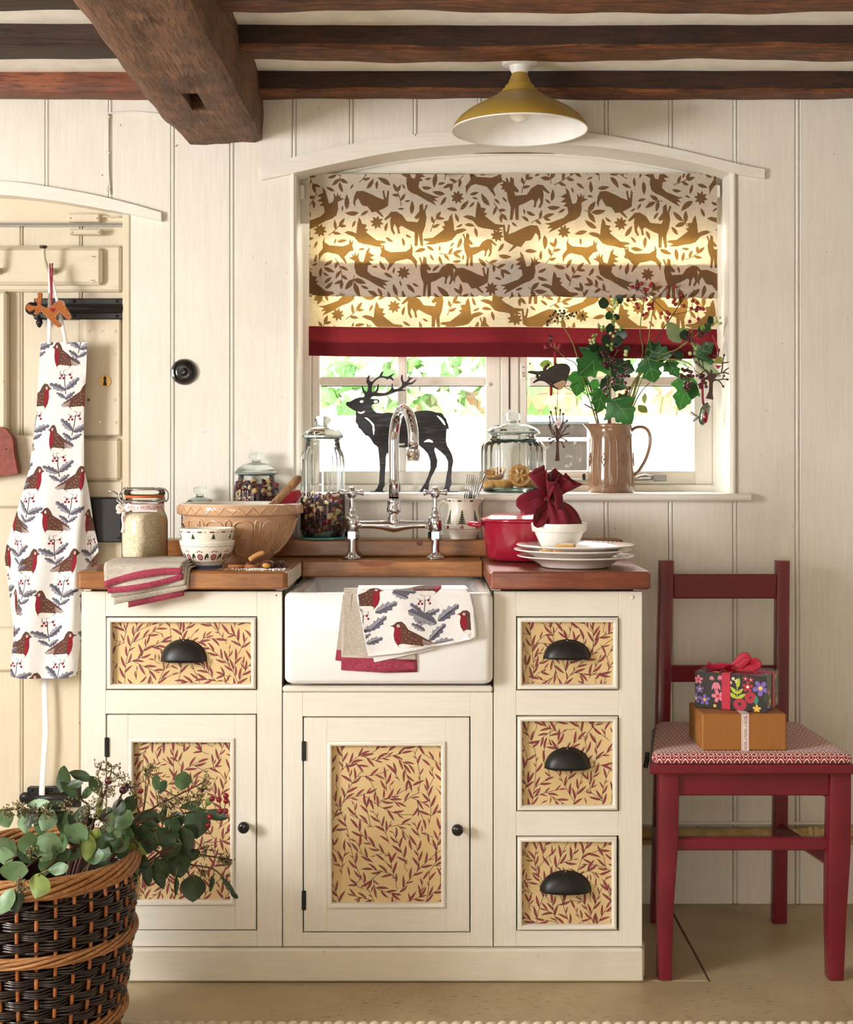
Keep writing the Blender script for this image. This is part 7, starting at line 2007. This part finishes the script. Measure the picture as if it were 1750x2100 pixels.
put_berries(t, [(275, 527), (320, 515), (345, 510), (370, 535), (375, 520)], .55, bm_red, hb_, m_stemg, .006)
put_berries(t, [(305, 450), (308, 487), (300, 492), (318, 480), (320, 455)], .55, bm_bk, hb_, m_stemg, .006)
# middle and right dark berries
t = branch('berry_branch', 'dark red berries hanging among the leaves over the jug mouth')
hb_ = [pxv(VO, (735, 640), .565), pxv(VO, (750, 780), .56), pxv(VO, (830, 740), .56), pxv(VO, (860, 850), .555), pxv(VO, (700, 610), .56)]
stem(t, [JM + Vector((0, 0, -.05)), pxv(VO, (745, 860), .58), hb_[1], hb_[0]], .0015, .001, m_stemg); stem(t, [hb_[1], pxv(VO, (800, 800), .55), hb_[2], hb_[3]], .001, .0008, m_stemg)
put_berries(t, [(690, 585), (710, 570), (700, 600), (680, 570), (735, 600), (760, 610), (720, 640), (690, 650), (705, 660), (735, 660), (770, 640), (795, 555), (780, 695), (800, 740), (860, 685), (830, 730), (845, 740), (855, 735), (875, 740), (765, 760), (770, 785), (755, 795), (820, 740), (850, 790), (870, 830), (860, 855), (880, 825), (855, 875), (810, 875), (710, 830), (700, 840), (715, 880)], .55, bm_dk, hb_, m_stemg, .01)
t = branch('berry_branch', 'bunch of dark red berries hanging at the far right over the sill')
hb_ = [pxv(VO, (1300, 680), .535), pxv(VO, (1350, 700), .535), pxv(VO, (1310, 780), .535), pxv(VO, (1400, 740), .535)]
stem(t, [JM + Vector((.012, 0, -.05)), pxv(VO, (1000, 700), .57), pxv(VO, (1200, 625), .55), hb_[0], hb_[2]], .0014, .0008, m_stemg); stem(t, [pxv(VO, (1200, 625), .55), hb_[1], hb_[3]], .001, .0008, m_stemg)
put_berries(t, [(1260, 690), (1275, 700), (1290, 697), (1310, 705), (1325, 710), (1250, 730), (1265, 740), (1280, 745), (1300, 735), (1250, 750), (1295, 745), (1320, 735), (1335, 740), (1280, 790), (1290, 800), (1300, 805), (1275, 820), (1310, 830), (1290, 840), (1325, 790), (1395, 730), (1410, 735), (1390, 750), (1410, 770), (1425, 790), (1385, 800), (1400, 810), (1430, 815), (1390, 820), (1415, 760)], .53, bm_dk, hb_, m_stemb, .008)

# ================================================================== ORNAMENTS ON THE BRANCHES
m_wbird = wood('dark_carved_wood', '#3c3430', '#2b2522', '#16120f', 'x', 4, .5, .3); m_wtree = plain('brown_lasercut_wood', '#50362f', .6, c2='#432b25')
o_y = .545
t = thing('wooden_bird', 'dark carved wooden bird hanging by a red ribbon left of the jug', 'ornament', pxv(Vector((0, 0, 0)), (330, 740), o_y)); o = Vector(t.location)
lp = lambda c: (X(1040 + c[0] / 3.5, o_y) - o.x, Z(560 + c[1] / 3.5, o_y) - o.z)
bo = slab('bird_body', c2([lp(c) for c in ((330, 665), (380, 650), (430, 655), (455, 690), (440, 740), (425, 790), (400, 825), (370, 838), (320, 815), (270, 780), (230, 775), (195, 790), (190, 780), (240, 735), (210, 730), (150, 715), (165, 702), (230, 705), (290, 690))], 3), [], -.005, .005, [m_wbird], t)
md = bo.modifiers.new('soft_edge', 'BEVEL'); md.width = .003; md.segments = 3; md.limit_method = 'ANGLE'
G().prism([lp(c) for c in ((330, 800), (400, 770), (425, 780), (400, 828), (370, 836))], -.0062, -.005).obj('breast', plain('pale_wood', '#b79a72', .6), t)
for a, b in (((345, 560), (345, 660)), ((318, 790), (316, 880))): 
    A, B = lp(a), lp(b); G().tube([(A[0], 0, A[1]), (B[0], -.001, B[1])], .004, 6, flat=.15, up=(0, 1, 0)).obj('ribbon', m_ribr, t, smooth=True)
def tree_ornament(label, outline_fn, loc, y, birdm, hang):
    t = thing('tree_ornament', label, 'ornament', loc, group='wooden tree ornaments'); return t
def tree_parts(t, trunk, twigs, y, f, bird, birdm):
    o = Vector(t.location); lp = lambda c: Vector((f(c)[0] - o.x, 0, f(c)[1] - o.z))
    slab('trunk', [(lp(c).x, lp(c).z) for c in trunk], [], -.0015, .0015, [m_wtree], t)
    for path in twigs:
        pts = [lp(c) for c in path]; G().tube(pts, [.0018] * (len(pts) - 1) + [.0014], 6, flat=.7, up=(0, 1, 0)).obj('twig', m_wtree, t, smooth=True)
        d = (pts[-1] - pts[-2]).normalized(); e = pts[-1]
        G().tube([e, e + d * .0035, e + d * .008], [.0012, .0034, .0006], 8, flat=.45, up=(0, 1, 0)).obj('bud', m_wtree, t, smooth=True)
    bp_ = [(lp(c).x, lp(c).z) for c in bird]; G().prism(c2(bp_, 3), -.004, -.0016).obj('bird', birdm, t)
    return lp
f7 = lambda c: (X(1070 + c[0] / 7.5, .53), Z(720 + c[1] / 7.5, .53))
t = thing('tree_ornament', 'brown wooden tree ornament with a white bird hanging left of the jug', 'ornament', (f7((560, 1300))[0], .53, f7((560, 1300))[1]), group='wooden tree ornaments')
lp = tree_parts(t, [(515, 1690), (585, 1690), (578, 1560), (570, 1420), (580, 1360), (620, 1290), (600, 1270), (575, 1320), (560, 1240), (545, 1240), (540, 1310), (500, 1260), (490, 1275), (520, 1340), (535, 1400), (530, 1560)],
   [[(545, 1300), (520, 1150), (480, 1050), (455, 960)], [(520, 1270), (450, 1180), (440, 1080), (435, 1035)], [(550, 1280), (545, 1100), (535, 980), (525, 900)], [(560, 1280), (580, 1120), (590, 1000), (595, 930)], [(570, 1290), (620, 1180), (640, 1060), (640, 990)], [(580, 1300), (650, 1230), (680, 1180), (695, 1165)], [(580, 1330), (640, 1290), (690, 1275)], [(580, 1330), (640, 1340), (670, 1365)], [(575, 1390), (620, 1400), (640, 1450)], [(520, 1310), (470, 1260), (440, 1200), (430, 1160)], [(510, 1330), (470, 1330), (450, 1340)], [(520, 1370), (480, 1380), (465, 1395)], [(560, 1250), (610, 1150), (660, 1100), (680, 1085)]],
   .53, f7, [(590, 1000), (615, 1040), (605, 1110), (580, 1185), (555, 1185), (535, 1130), (480, 1160), (490, 1125), (530, 1085), (555, 1040)], plain('white_felt_bird', '#e8e2e0', .8))
A = lp((545, 930)); B = lp((560, 540)); G().tube([A, B], .0009, 5).obj('thread', m_ribr, t)
G().prism([(lp(c).x, lp(c).z) for c in circ(572, 1130, 28, 10)], -.0046, -.004).obj('bird_breast', plain('pink_spot', '#d9a8b4', .8), t)
f9 = lambda c: (X(1340 + c[0] / 9.722, .525), Z(720 + c[1] / 9.722, .525))
t = thing('tree_ornament', 'brown wooden tree ornament with a green robin at the right of the window', 'ornament', (f9((1150, 600))[0], .525, f9((1150, 600))[1]), group='wooden tree ornaments')
lp = tree_parts(t, [(1045, 945), (1200, 968), (1185, 850), (1190, 640), (1215, 595), (1300, 585), (1300, 565), (1225, 555), (1280, 490), (1225, 440), (1190, 450), (1170, 370), (1135, 370), (1140, 440), (1050, 360), (1030, 385), (1090, 470), (1030, 545), (1035, 570), (1095, 575), (1120, 620), (1110, 800)],
   [[(1060, 390), (1000, 350), (930, 290), (880, 240)], [(960, 310), (920, 250), (910, 200)], [(1010, 340), (990, 280), (985, 230)], [(1240, 470), (1340, 440), (1440, 430), (1500, 450)], [(1360, 430), (1380, 320), (1385, 230), (1410, 110)], [(1380, 240), (1440, 230), (1500, 220)], [(1400, 420), (1450, 370), (1520, 330)], [(1300, 575), (1380, 560), (1450, 565)], [(1290, 580), (1340, 620), (1380, 680)], [(1385, 560), (1400, 520)], [(1290, 160), (1300, 60), (1310, 10)], [(1380, 250), (1300, 180), (1240, 110)], [(1040, 560), (960, 540), (900, 500)], [(1050, 380), (960, 440), (900, 480)]],
   .525, f9, [(1215, 215), (1260, 130), (1330, 110), (1385, 150), (1395, 200), (1360, 245), (1280, 250), (1230, 240)], plain('olive_robin', '#8d8a3a', .5))
G().prism([(lp(c).x, lp(c).z) for c in ((1230, 285), (1360, 290), (1290, 360))], -.003, -.0015).obj('robin_breast', m_ribr, t)
G().ball(tuple(lp((1362, 172)) + Vector((0, -.004, 0))), .0014, 8).obj('eye', m_cotton, t, smooth=True)
A, B = lp((1310, 20)), lp((1190, -320)); G().tube([A, B], .003, 5, flat=.2, up=(0, 1, 0)).obj('ribbon', m_ribr, t)
# glass robin bauble
m_bau = plain('silvered_glass', '#9aa08f', .12, .7, c2='#5d6a50', nscale=30, coat=.5)
bc = f9((1010, 1290))
t = thing('glass_robin', 'shiny glass robin bauble hanging low at the right of the window', 'ornament', (bc[0], .53, bc[1]))
G().tube(catmull([(.014, 0, .028), (.010, 0, .026), (.004, 0, .016), (.0, 0, 0), (-.003, 0, -.016), (-.002, 0, -.026)], 5), [.002, .005, .008, .010, .0102, .0105, .011, .012, .0128, .0132, .0135, .0135, .0135, .0135, .0132, .013, .0125, .012, .0115, .011, .010, .009, .0075, .006, .004, .001], 16).obj('body', m_bau, t, smooth=True)
G().ball((.003, -.008, -.002), .012, 14, sc=(.65, .6, 1.5)).obj('red_breast', plain('red_glass', '#8c1630', .12, .4, coat=.5), t, smooth=True)
G().tube([(.011, 0, .027), (.017, 0, .023), (.0185, 0, .022)], [.003, .002, .0006], 8).obj('beak', m_bau, t, smooth=True)
for b in ((-.034, 0, .008), (-.028, 0, -.012)): G().tube([(-.009, 0, -.004), Vector((-.009, 0, -.004)).lerp(Vector(b), .55), b], [.002, .003, .005], 8, flat=.4, up=(0, 1, 0)).obj('tail_clip', m_steel, t, smooth=True)
G().tube([(0, 0, .03), (-.002, 0, .045), (-.003, .0, .09)], .0035, 6, flat=.2, up=(0, 1, 0)).obj('ribbon', m_ribr, t, smooth=True)

# ================================================================== WICKER BASKET
m_withy = plain('dark_brown_withy', '#291a14', .3, 0, .5, c2='#18100d', nscale=40, coat=.3); m_cane2 = wood('buff_willow', '#bd8a58', '#96623a', '#5e3a1e', 'x', 3, .45, .2); m_stake = plain('orange_willow_stake', '#b3713f', .45, c2='#8d4c26')
BKY, BKZ = -.41, .405
bk = thing('wicker_basket', 'large dark wicker basket with pale willow bands at the lower left', 'basket', (X(75, BKY), BKY, .0095))
def br(z): 
    t = z / .40; return .140 + .042 * sin(min(1, t * .92) * pi * .62) ** .9 - .004 * max(0, t - .75) * 4
NS = 34
def weaver_ring(z, par, r=.0027):
    n = NS * 4; pts = []
    for i in range(n):
        a = 2 * pi * i / n; q = br(z) + .0050 * cos(a * NS / 2 + pi * par) + .0006 * sin(a * 7 + z * 900)
        pts.append((q * cos(a), q * sin(a), z + .0012 * sin(a * NS / 2 * .5 + z * 300)))
    return G().tube(pts, r, 5, closed=True)
rows = []; z = .012
bands = ((.085, .112), (.232, .258), (.350, .40))
while z < .345:
    if not any(a - .003 < z < b + .003 for a, b in bands): rows.append(z)
    z += .0048
for i, z in enumerate(rows): weaver_ring(z, (i // 4) % 2).obj('weaver', m_withy, bk, smooth=True)
for k in range(NS):
    a = 2 * pi * (k + .0) / NS
    G().tube([((br(z_) + .001) * cos(a), (br(z_) + .001) * sin(a), z_) for z_ in [.004 + .376 * i / 9 for i in range(10)]], .0036, 6).obj('stake', m_stake, bk, smooth=True)
for bi, (z0, z1) in enumerate(bands):
    top = bi == 2; n_r = 9 if top else 6
    for s in range(n_r):
        pts = []; n = 220
        for i in range(n):
            a = 2 * pi * i / n; ph = a * (3 if top else 4) + 2 * pi * s / n_r
            zc_ = (z0 + z1) / 2; h_ = (z1 - z0) / 2 * (.62 if top else .6)
            pts.append(((br(zc_) + .004 + (.009 if top else .006) * cos(ph)) * cos(a), (br(zc_) + .004 + (.009 if top else .006) * cos(ph)) * sin(a), zc_ + h_ * sin(ph)))
        G().tube(pts, .0046 if top else .0036, 6, closed=True).obj('twisted_willow', m_cane2, bk, smooth=True)
G().lathe([(0, .008), (.14, .008), (.148, .0)], 40).obj('base', m_withy, bk)
G().lathe([(br(.02) - .008, .01), (br(.1) - .008, .1), (br(.2) - .008, .2), (br(.3) - .008, .3), (br(.35) - .008, .345)], 48).obj('inner_weave', m_withy, bk, smooth=True)

# ================================================================== EUCALYPTUS
m_eu = leafmat('eucalyptus_leaf', '#607a50', '#4b6742', .15); m_eud = leafmat('eucalyptus_dark', '#384c2c', '#2b3d24', .1); m_eul = leafmat('eucalyptus_light', '#88a37c', '#71906a', .15); m_euy = leafmat('eucalyptus_yellow', '#8a9a52', '#6f8446', .2)
EU = [(435,190,170,90,80,1),(560,175,150,60,-20,1),(520,225,110,45,10,1),(480,270,150,60,-50,1),(600,285,100,50,50,0),(660,235,130,70,-60,1),(275,355,140,50,8,2),(385,400,150,95,-30,1),(330,660,200,160,70,2),(205,640,150,130,90,0),(420,640,130,80,60,0),(35,720,120,100,90,2),(100,820,170,110,-5,0),(260,930,150,140,80,3),(130,1030,160,60,80,1),(40,1035,170,90,60,2),(410,805,140,70,10,0),(320,780,130,80,90,0),(525,690,150,80,50,0),(650,600,150,80,60,3),(610,670,160,80,80,3),(850,475,150,100,50,0),(895,375,140,80,60,1),(530,570,150,110,-30,0),(760,560,140,110,-20,0),(870,580,130,90,60,0),(910,640,230,70,-30,3),(1000,480,170,70,-30,1),(1040,455,140,80,-20,1),(1155,600,140,130,80,1),(1060,590,160,120,90,1),(1260,620,180,140,-70,1),(1360,490,190,150,90,1),(1320,370,130,50,10,1),(1265,205,120,100,80,0),(1080,210,110,45,85,0),(1120,245,100,50,60,1),(1235,785,150,140,-80,1),(1130,440,120,40,80,1),(890,825,140,110,30,0),(960,760,120,80,60,1),(1020,840,150,60,-80,1),(1095,865,170,70,-70,1),(1150,820,100,40,90,1),(1215,930,130,30,90,1),(1335,945,160,140,90,1),(1460,920,100,30,80,1),(1580,930,140,30,-50,1),(1620,990,60,25,-30,1),(1500,440,140,60,-10,1),(1440,350,60,40,60,3),(700,700,150,100,40,0),(820,640,150,100,30,0),(650,720,140,90,10,0),(760,790,190,40,-15,1),(690,380,160,40,85,3),(510,490,150,60,-70,1),(460,500,80,60,90,0),(560,430,110,70,40,1),(740,440,120,90,20,1),(820,380,100,80,70,1),(960,560,140,90,10,1),(1010,660,150,80,20,1),(600,520,120,80,60,1),(420,720,140,90,30,1),(880,700,140,90,-10,0),(1210,480,130,90,30,1),(990,760,110,60,-60,1)]
SEED = [(690,130,60),(770,110,50),(830,190,50),(640,400,80),(60,410,50),(140,400,50),(220,430,60),(320,440,60),(1180,400,80),(1250,330,70),(1040,120,40),(1010,150,40),(1420,200,55),(1400,280,55),(1420,690,50),(1540,750,50),(1560,760,40),(700,480,70),(150,930,45),(210,690,35),(900,250,60),(740,250,60),(590,470,70),(1340,320,60),(1150,330,60),(1400,830,40),(700,320,70),(480,380,60)]
HIP = [(750,205),(865,245),(970,275),(1560,310),(1562,345),(1520,415),(1558,415),(1465,330),(1435,515),(1450,455),(1512,335),(850,270)]
_r = random.Random(31)
for _k in range(46):
    _x, _y = _r.uniform(20, 1330), _r.uniform(420, 800)
    if _x < 700 and _y > 740 - .1 * _x: continue
    EU.append((_x, _y, _r.uniform(100, 150), _r.uniform(60, 110), _r.uniform(-90, 90), _r.choice((0, 0, 1, 1, 1, 2)) if _x < 800 else 1))
def eup(x, y, yy): return P(x / 3.365, 1540 + y / 3.365, yy)
def eu_y(x, y):
    if x < 560 and y > 780: return -.625
    if x < 700 and y > 560: return -.56 + .06 * (x / 700)
    if x > 850: return -.40 + .20 * min(1, (x - 850) / 500)
    return -.44
groups = {'a': ('eucalyptus_branch', 'eucalyptus branch with broad leaves spilling over the front of the basket', lambda x, y: x < 720 and y > 540), 'b': ('eucalyptus_branch', 'seeded eucalyptus branch standing up from the basket at the left', lambda x, y: x < 900 and y <= 540), 'c': ('eucalyptus_branch', 'dark eucalyptus branch reaching right across the cabinet door', lambda x, y: x >= 900 and y < 700), 'd': ('eucalyptus_branch', 'eucalyptus branch drooping low to the right of the basket', lambda x, y: True)}
EB = Vector((X(75, BKY) + .02, BKY, .30)); bt = {}
for k, (nm, lb, fn) in groups.items(): bt[k] = thing(nm, lb, 'branch', EB, group='foliage in the wicker basket')
def which(x, y):
    for k, (_, _, fn) in groups.items():
        if fn(x, y): return k
spine = {}
rr = random.Random(9)
def spines(k, paths):
    spine[k] = []
    for path in paths:
        q = catmull([Vector((0, 0, -.1))] + [eup(a, b, eu_y(a, b)) - EB for a, b in path], 6); n = len(q)
        G().tube(q, [.003 - .0018 * i / (n - 1) for i in range(n)], 6).obj('stem', m_stemb, bt[k], smooth=True); spine[k] += q
spines('a', [[(520, 640), (330, 700), (140, 850), (150, 980)], [(600, 650), (420, 740), (260, 860)], [(400, 620), (200, 690), (40, 760)]])
spines('b', [[(600, 500), (560, 330), (480, 200)], [(650, 480), (720, 300), (770, 140)], [(520, 500), (300, 430), (80, 400)], [(760, 480), (840, 300), (900, 250)]])
spines('c', [[(900, 560), (1130, 470), (1330, 420), (1550, 400)], [(880, 540), (1050, 400), (1180, 330), (1420, 210)], [(860, 600), (1100, 560), (1280, 560)]])
spines('d', [[(860, 640), (1100, 700), (1300, 780), (1480, 820), (1600, 950)], [(840, 650), (1000, 760), (1100, 850)], [(1100, 700), (1250, 790), (1340, 900)], [(1150, 690), (1400, 720), (1600, 750)]])
eum = (m_eu, m_eud, m_eul, m_euy)
for i, (x, y, L, w_, ang, c) in enumerate(EU):
    L *= 1.16; w_ *= 1.22; k = which(x, y); yy = eu_y(x, y) + rr.uniform(-.02, .015); a = radians(ang)
    dx, dy = cos(a) * L / 2, -sin(a) * L / 2
    e1, e2 = eup(x + dx, y + dy, yy) - EB, eup(x - dx, y - dy, yy) - EB
    q1 = min(spine[k], key=lambda v: (v - e1).length); q2 = min(spine[k], key=lambda v: (v - e2).length)
    base, tip, q = (e1, e2, q1) if (q1 - e1).length < (q2 - e2).length else (e2, e1, q2)
    tip = tip + Vector((0, rr.uniform(-.012, .004), 0)); axis = tip - base
    leaf_obj(base, tip, axis.cross(Vector((rr.uniform(-.4, .4), -1, rr.uniform(.0, .5)))), 'round' if w_ / L > .42 else 'oval', eum[c], bt[k], .1, rr.uniform(.05, .22), (w_ / L) / (.9 if w_ / L > .42 else .58), .03, i)
    G().tube([q, q.lerp(base, .6), base], .0011, 5).obj('leaf_stalk', m_stemg, bt[k], smooth=True)
m_seed = plain('eucalyptus_seed', '#8d8a50', .5, c2='#6f6448')
for i, (x, y, sp_) in enumerate(SEED):
    k = which(x, y); yy = eu_y(x, y) - .035; c = eup(x, y, yy) - EB; q = min(spine[k], key=lambda v: (v - c).length)
    g = G(); g.tube([q, q.lerp(c, .6), c], .0009, 4)
    rad = 1.2 * S(sp_ / 3.365, yy)
    for b in range(16):
        d = Vector((rr.gauss(0, 1), rr.gauss(0, .7), rr.gauss(0, 1))).normalized() * rad * rr.uniform(.5, 1.15); m = c + d * .5 + Vector((rr.uniform(-.003, .003), 0, .002))
        g.tube([c, m, c + d], .0005, 4)
        for e in range(2): g.ball(tuple(c + d * (1 - .25 * e) + Vector((rr.uniform(-.003, .003), rr.uniform(-.002, .002), rr.uniform(-.003, .003)))), .0017, 6, 1, (1, 1, 1.3))
    ob = g.obj('seed_cluster', [m_stemb, m_seed], bt[k], smooth=True); ob['kind'] = 'stuff'
hip_m = G().ball((0, 0, 0), .0062, 12).mesh('rose_hip', m_berry, True); hip_d = G().ball((0, 0, 0), .0078, 12).mesh('rose_hip', m_berryd, True)
for i, (x, y) in enumerate(HIP):
    k = which(x, y); p = eup(x, y, eu_y(x, y) - .012) - EB; link('rose_hip', hip_m if x > 1000 or i == 2 else hip_d, bt[k], p)
    q = min(spine[k], key=lambda v: (v - p).length); G().tube([q, q.lerp(p, .5), p], .0008, 4).obj('hip_stalk', m_stemg, bt[k], smooth=True)

# ================================================================== RUG EDGE
m_rug = plain('jute_rug', '#b9a58c', .95, c2='#9a866c', nscale=200, bump=.6); m_rugk = plain('cream_rug_loop', '#d8c8b2', .95, c2='#bfae96', nscale=200)
rug = thing('rug', 'natural rug with a looped cream fringe at the bottom edge', 'rug', (0, -.256, .0))
G().box(-1.6, 1.2, -2.0, -.012, .0005, .008, .002).obj('rug_field', m_rug, rug)
lpm = G().ball((0, 0, 0), .012, 10, sc=(1.05, .8, .7)).mesh('fringe_loop', m_rugk, True)
for k in range(118): link('fringe_loop', lpm, rug, (-1.585 + .0235 * k, .0 + .002 * sin(k * 1.7), .0085))

# ================================================================== GARDEN OUTSIDE THE WINDOW
m_pave = plain('pale_paving', '#dcd8cf', .8, c2='#c9c4ba'); m_mortar = plain('pale_mortar', '#cfc5b4', .9)
tag(G().box(-6, 6, .79, 9, .2, .55, 0).obj('garden_ground', m_pave), 'pale paving of the garden outside the window', 'ground', kind='structure')
GYW = 3.2
gw = tag(thing('garden_wall', 'low brick garden wall outside the window', 'wall', (0, GYW, .55)), kind='structure')
G().box(-3, 3, .012, .2, 0, 1.85, 0).obj('mortar_bed', m_mortar, gw)
bmx = [plain('brick_%d' % i, c, .9, c2=d, nscale=30, bump=.4) for i, (c, d) in enumerate((('#d9ae88', '#caa07c'), ('#e0bb94', '#d2ac88'), ('#cfa284', '#c39678')))]
bms = [G().box(-.105, .105, 0, .1, -.031, .031, .003).mesh('brick', m) for m in bmx]
rr = random.Random(2)
for r_ in range(19):
    for c_ in range(-7, 12):
        x = .225 * c_ + (.1125 if r_ % 2 else 0)
        if -.75 < x < 1.7: link('brick', rr.choice(bms), gw, (x, rr.uniform(-.003, .003), .035 + .075 * r_))
m_ivy = [leafmat('ivy_leaf_%d' % i, c, d, .3, '#9fd070') for i, (c, d) in enumerate((('#6b9a5c', '#568a48'), ('#a9c498', '#94b484'), ('#dbe4cc', '#c8d8b4')))]
ivy = thing('ivy', 'ivy trailing over the brick garden wall seen through the panes', 'climbing plant', (.3, GYW - .05, 1.2)); o = Vector(ivy.location)
ivl = []
for m in m_ivy:
    g = G(); pts = [(0, -.045), (.03, -.03), (.05, -.035), (.035, 0), (.028, .015), (.012, .02), (0, .055), (-.012, .02), (-.028, .015), (-.035, 0), (-.05, -.035), (-.03, -.03)]
    V = [(0, -.008, 0)] + [(a, .004 * sin(i * 2.1), b) for i, (a, b) in enumerate(pts)]; g.add(V, [(0, i + 1, (i + 1) % 12 + 1) for i in range(12)]); ivl.append(g.mesh('ivy_leaf', m))
cnt = 0
while cnt < 290:
    px, py = rr.uniform(640, 1440), rr.uniform(715, 860)
    dens = 1.0 if py < 790 else (.75 if py < 830 else .3)
    if px > 930 and py > 780: dens *= .6
    if px > 1060: dens *= (.3 if not (1300 < px < 1420) else .8)
    if rr.random() > dens: continue
    p = P(px, py, GYW - .05 - rr.uniform(0, .12)) - o
    link('ivy_leaf', rr.choice(ivl), ivy, p, (rr.uniform(-.6, .6), rr.uniform(0, 6.28), rr.uniform(-.5, .5)), rr.uniform(.7, 1.5)); cnt += 1
for k in range(14):
    px = 650 + 58 * k + rr.uniform(-15, 15)
    G().tube([P(px, 715, GYW - .03) - o, P(px + 8, 780, GYW - .05) - o, P(px + rr.uniform(-12, 20), rr.uniform(820, 860), GYW - .04) - o], [.005, .004, .003], 5).obj('ivy_stem', m_stemg, ivy, smooth=True)
# dark glazed box and white bench wall outside
cf = thing('cold_frame', 'dark glazed box standing on the paving outside the right panes', 'cold frame', P(1150, 965, 1.9)); o = Vector(cf.location)
G().box(X(1075, 1.9) - o.x, X(1205, 1.9) - o.x, 0, .3, 0, Z(866, 1.9) - o.z, .004).obj('body', plain('weathered_dark_timber', '#2c2824', .6, c2='#1f1c19', nscale=20), cf)
G().box(X(1072, 1.9) - o.x, X(1208, 1.9) - o.x, -.012, .0, Z(905, 1.9) - o.z, Z(897, 1.9) - o.z, .002).obj('pale_rail', m_pave, cf)
G().box(X(1072, 1.9) - o.x, X(1208, 1.9) - o.x, -.012, .31, Z(870, 1.9) - o.z, Z(864, 1.9) - o.z, .002).obj('lid_edge', plain('dark_lid', '#39454a', .4), cf)
pw = tag(G().box(-1.2, 2.6, 2.2, 2.5, .55, Z(852, 2.2), .01).obj('white_garden_table', plain('white_outdoor_paint', '#f0efec', .6)), 'long white painted bench wall outside under the ivy', 'bench')
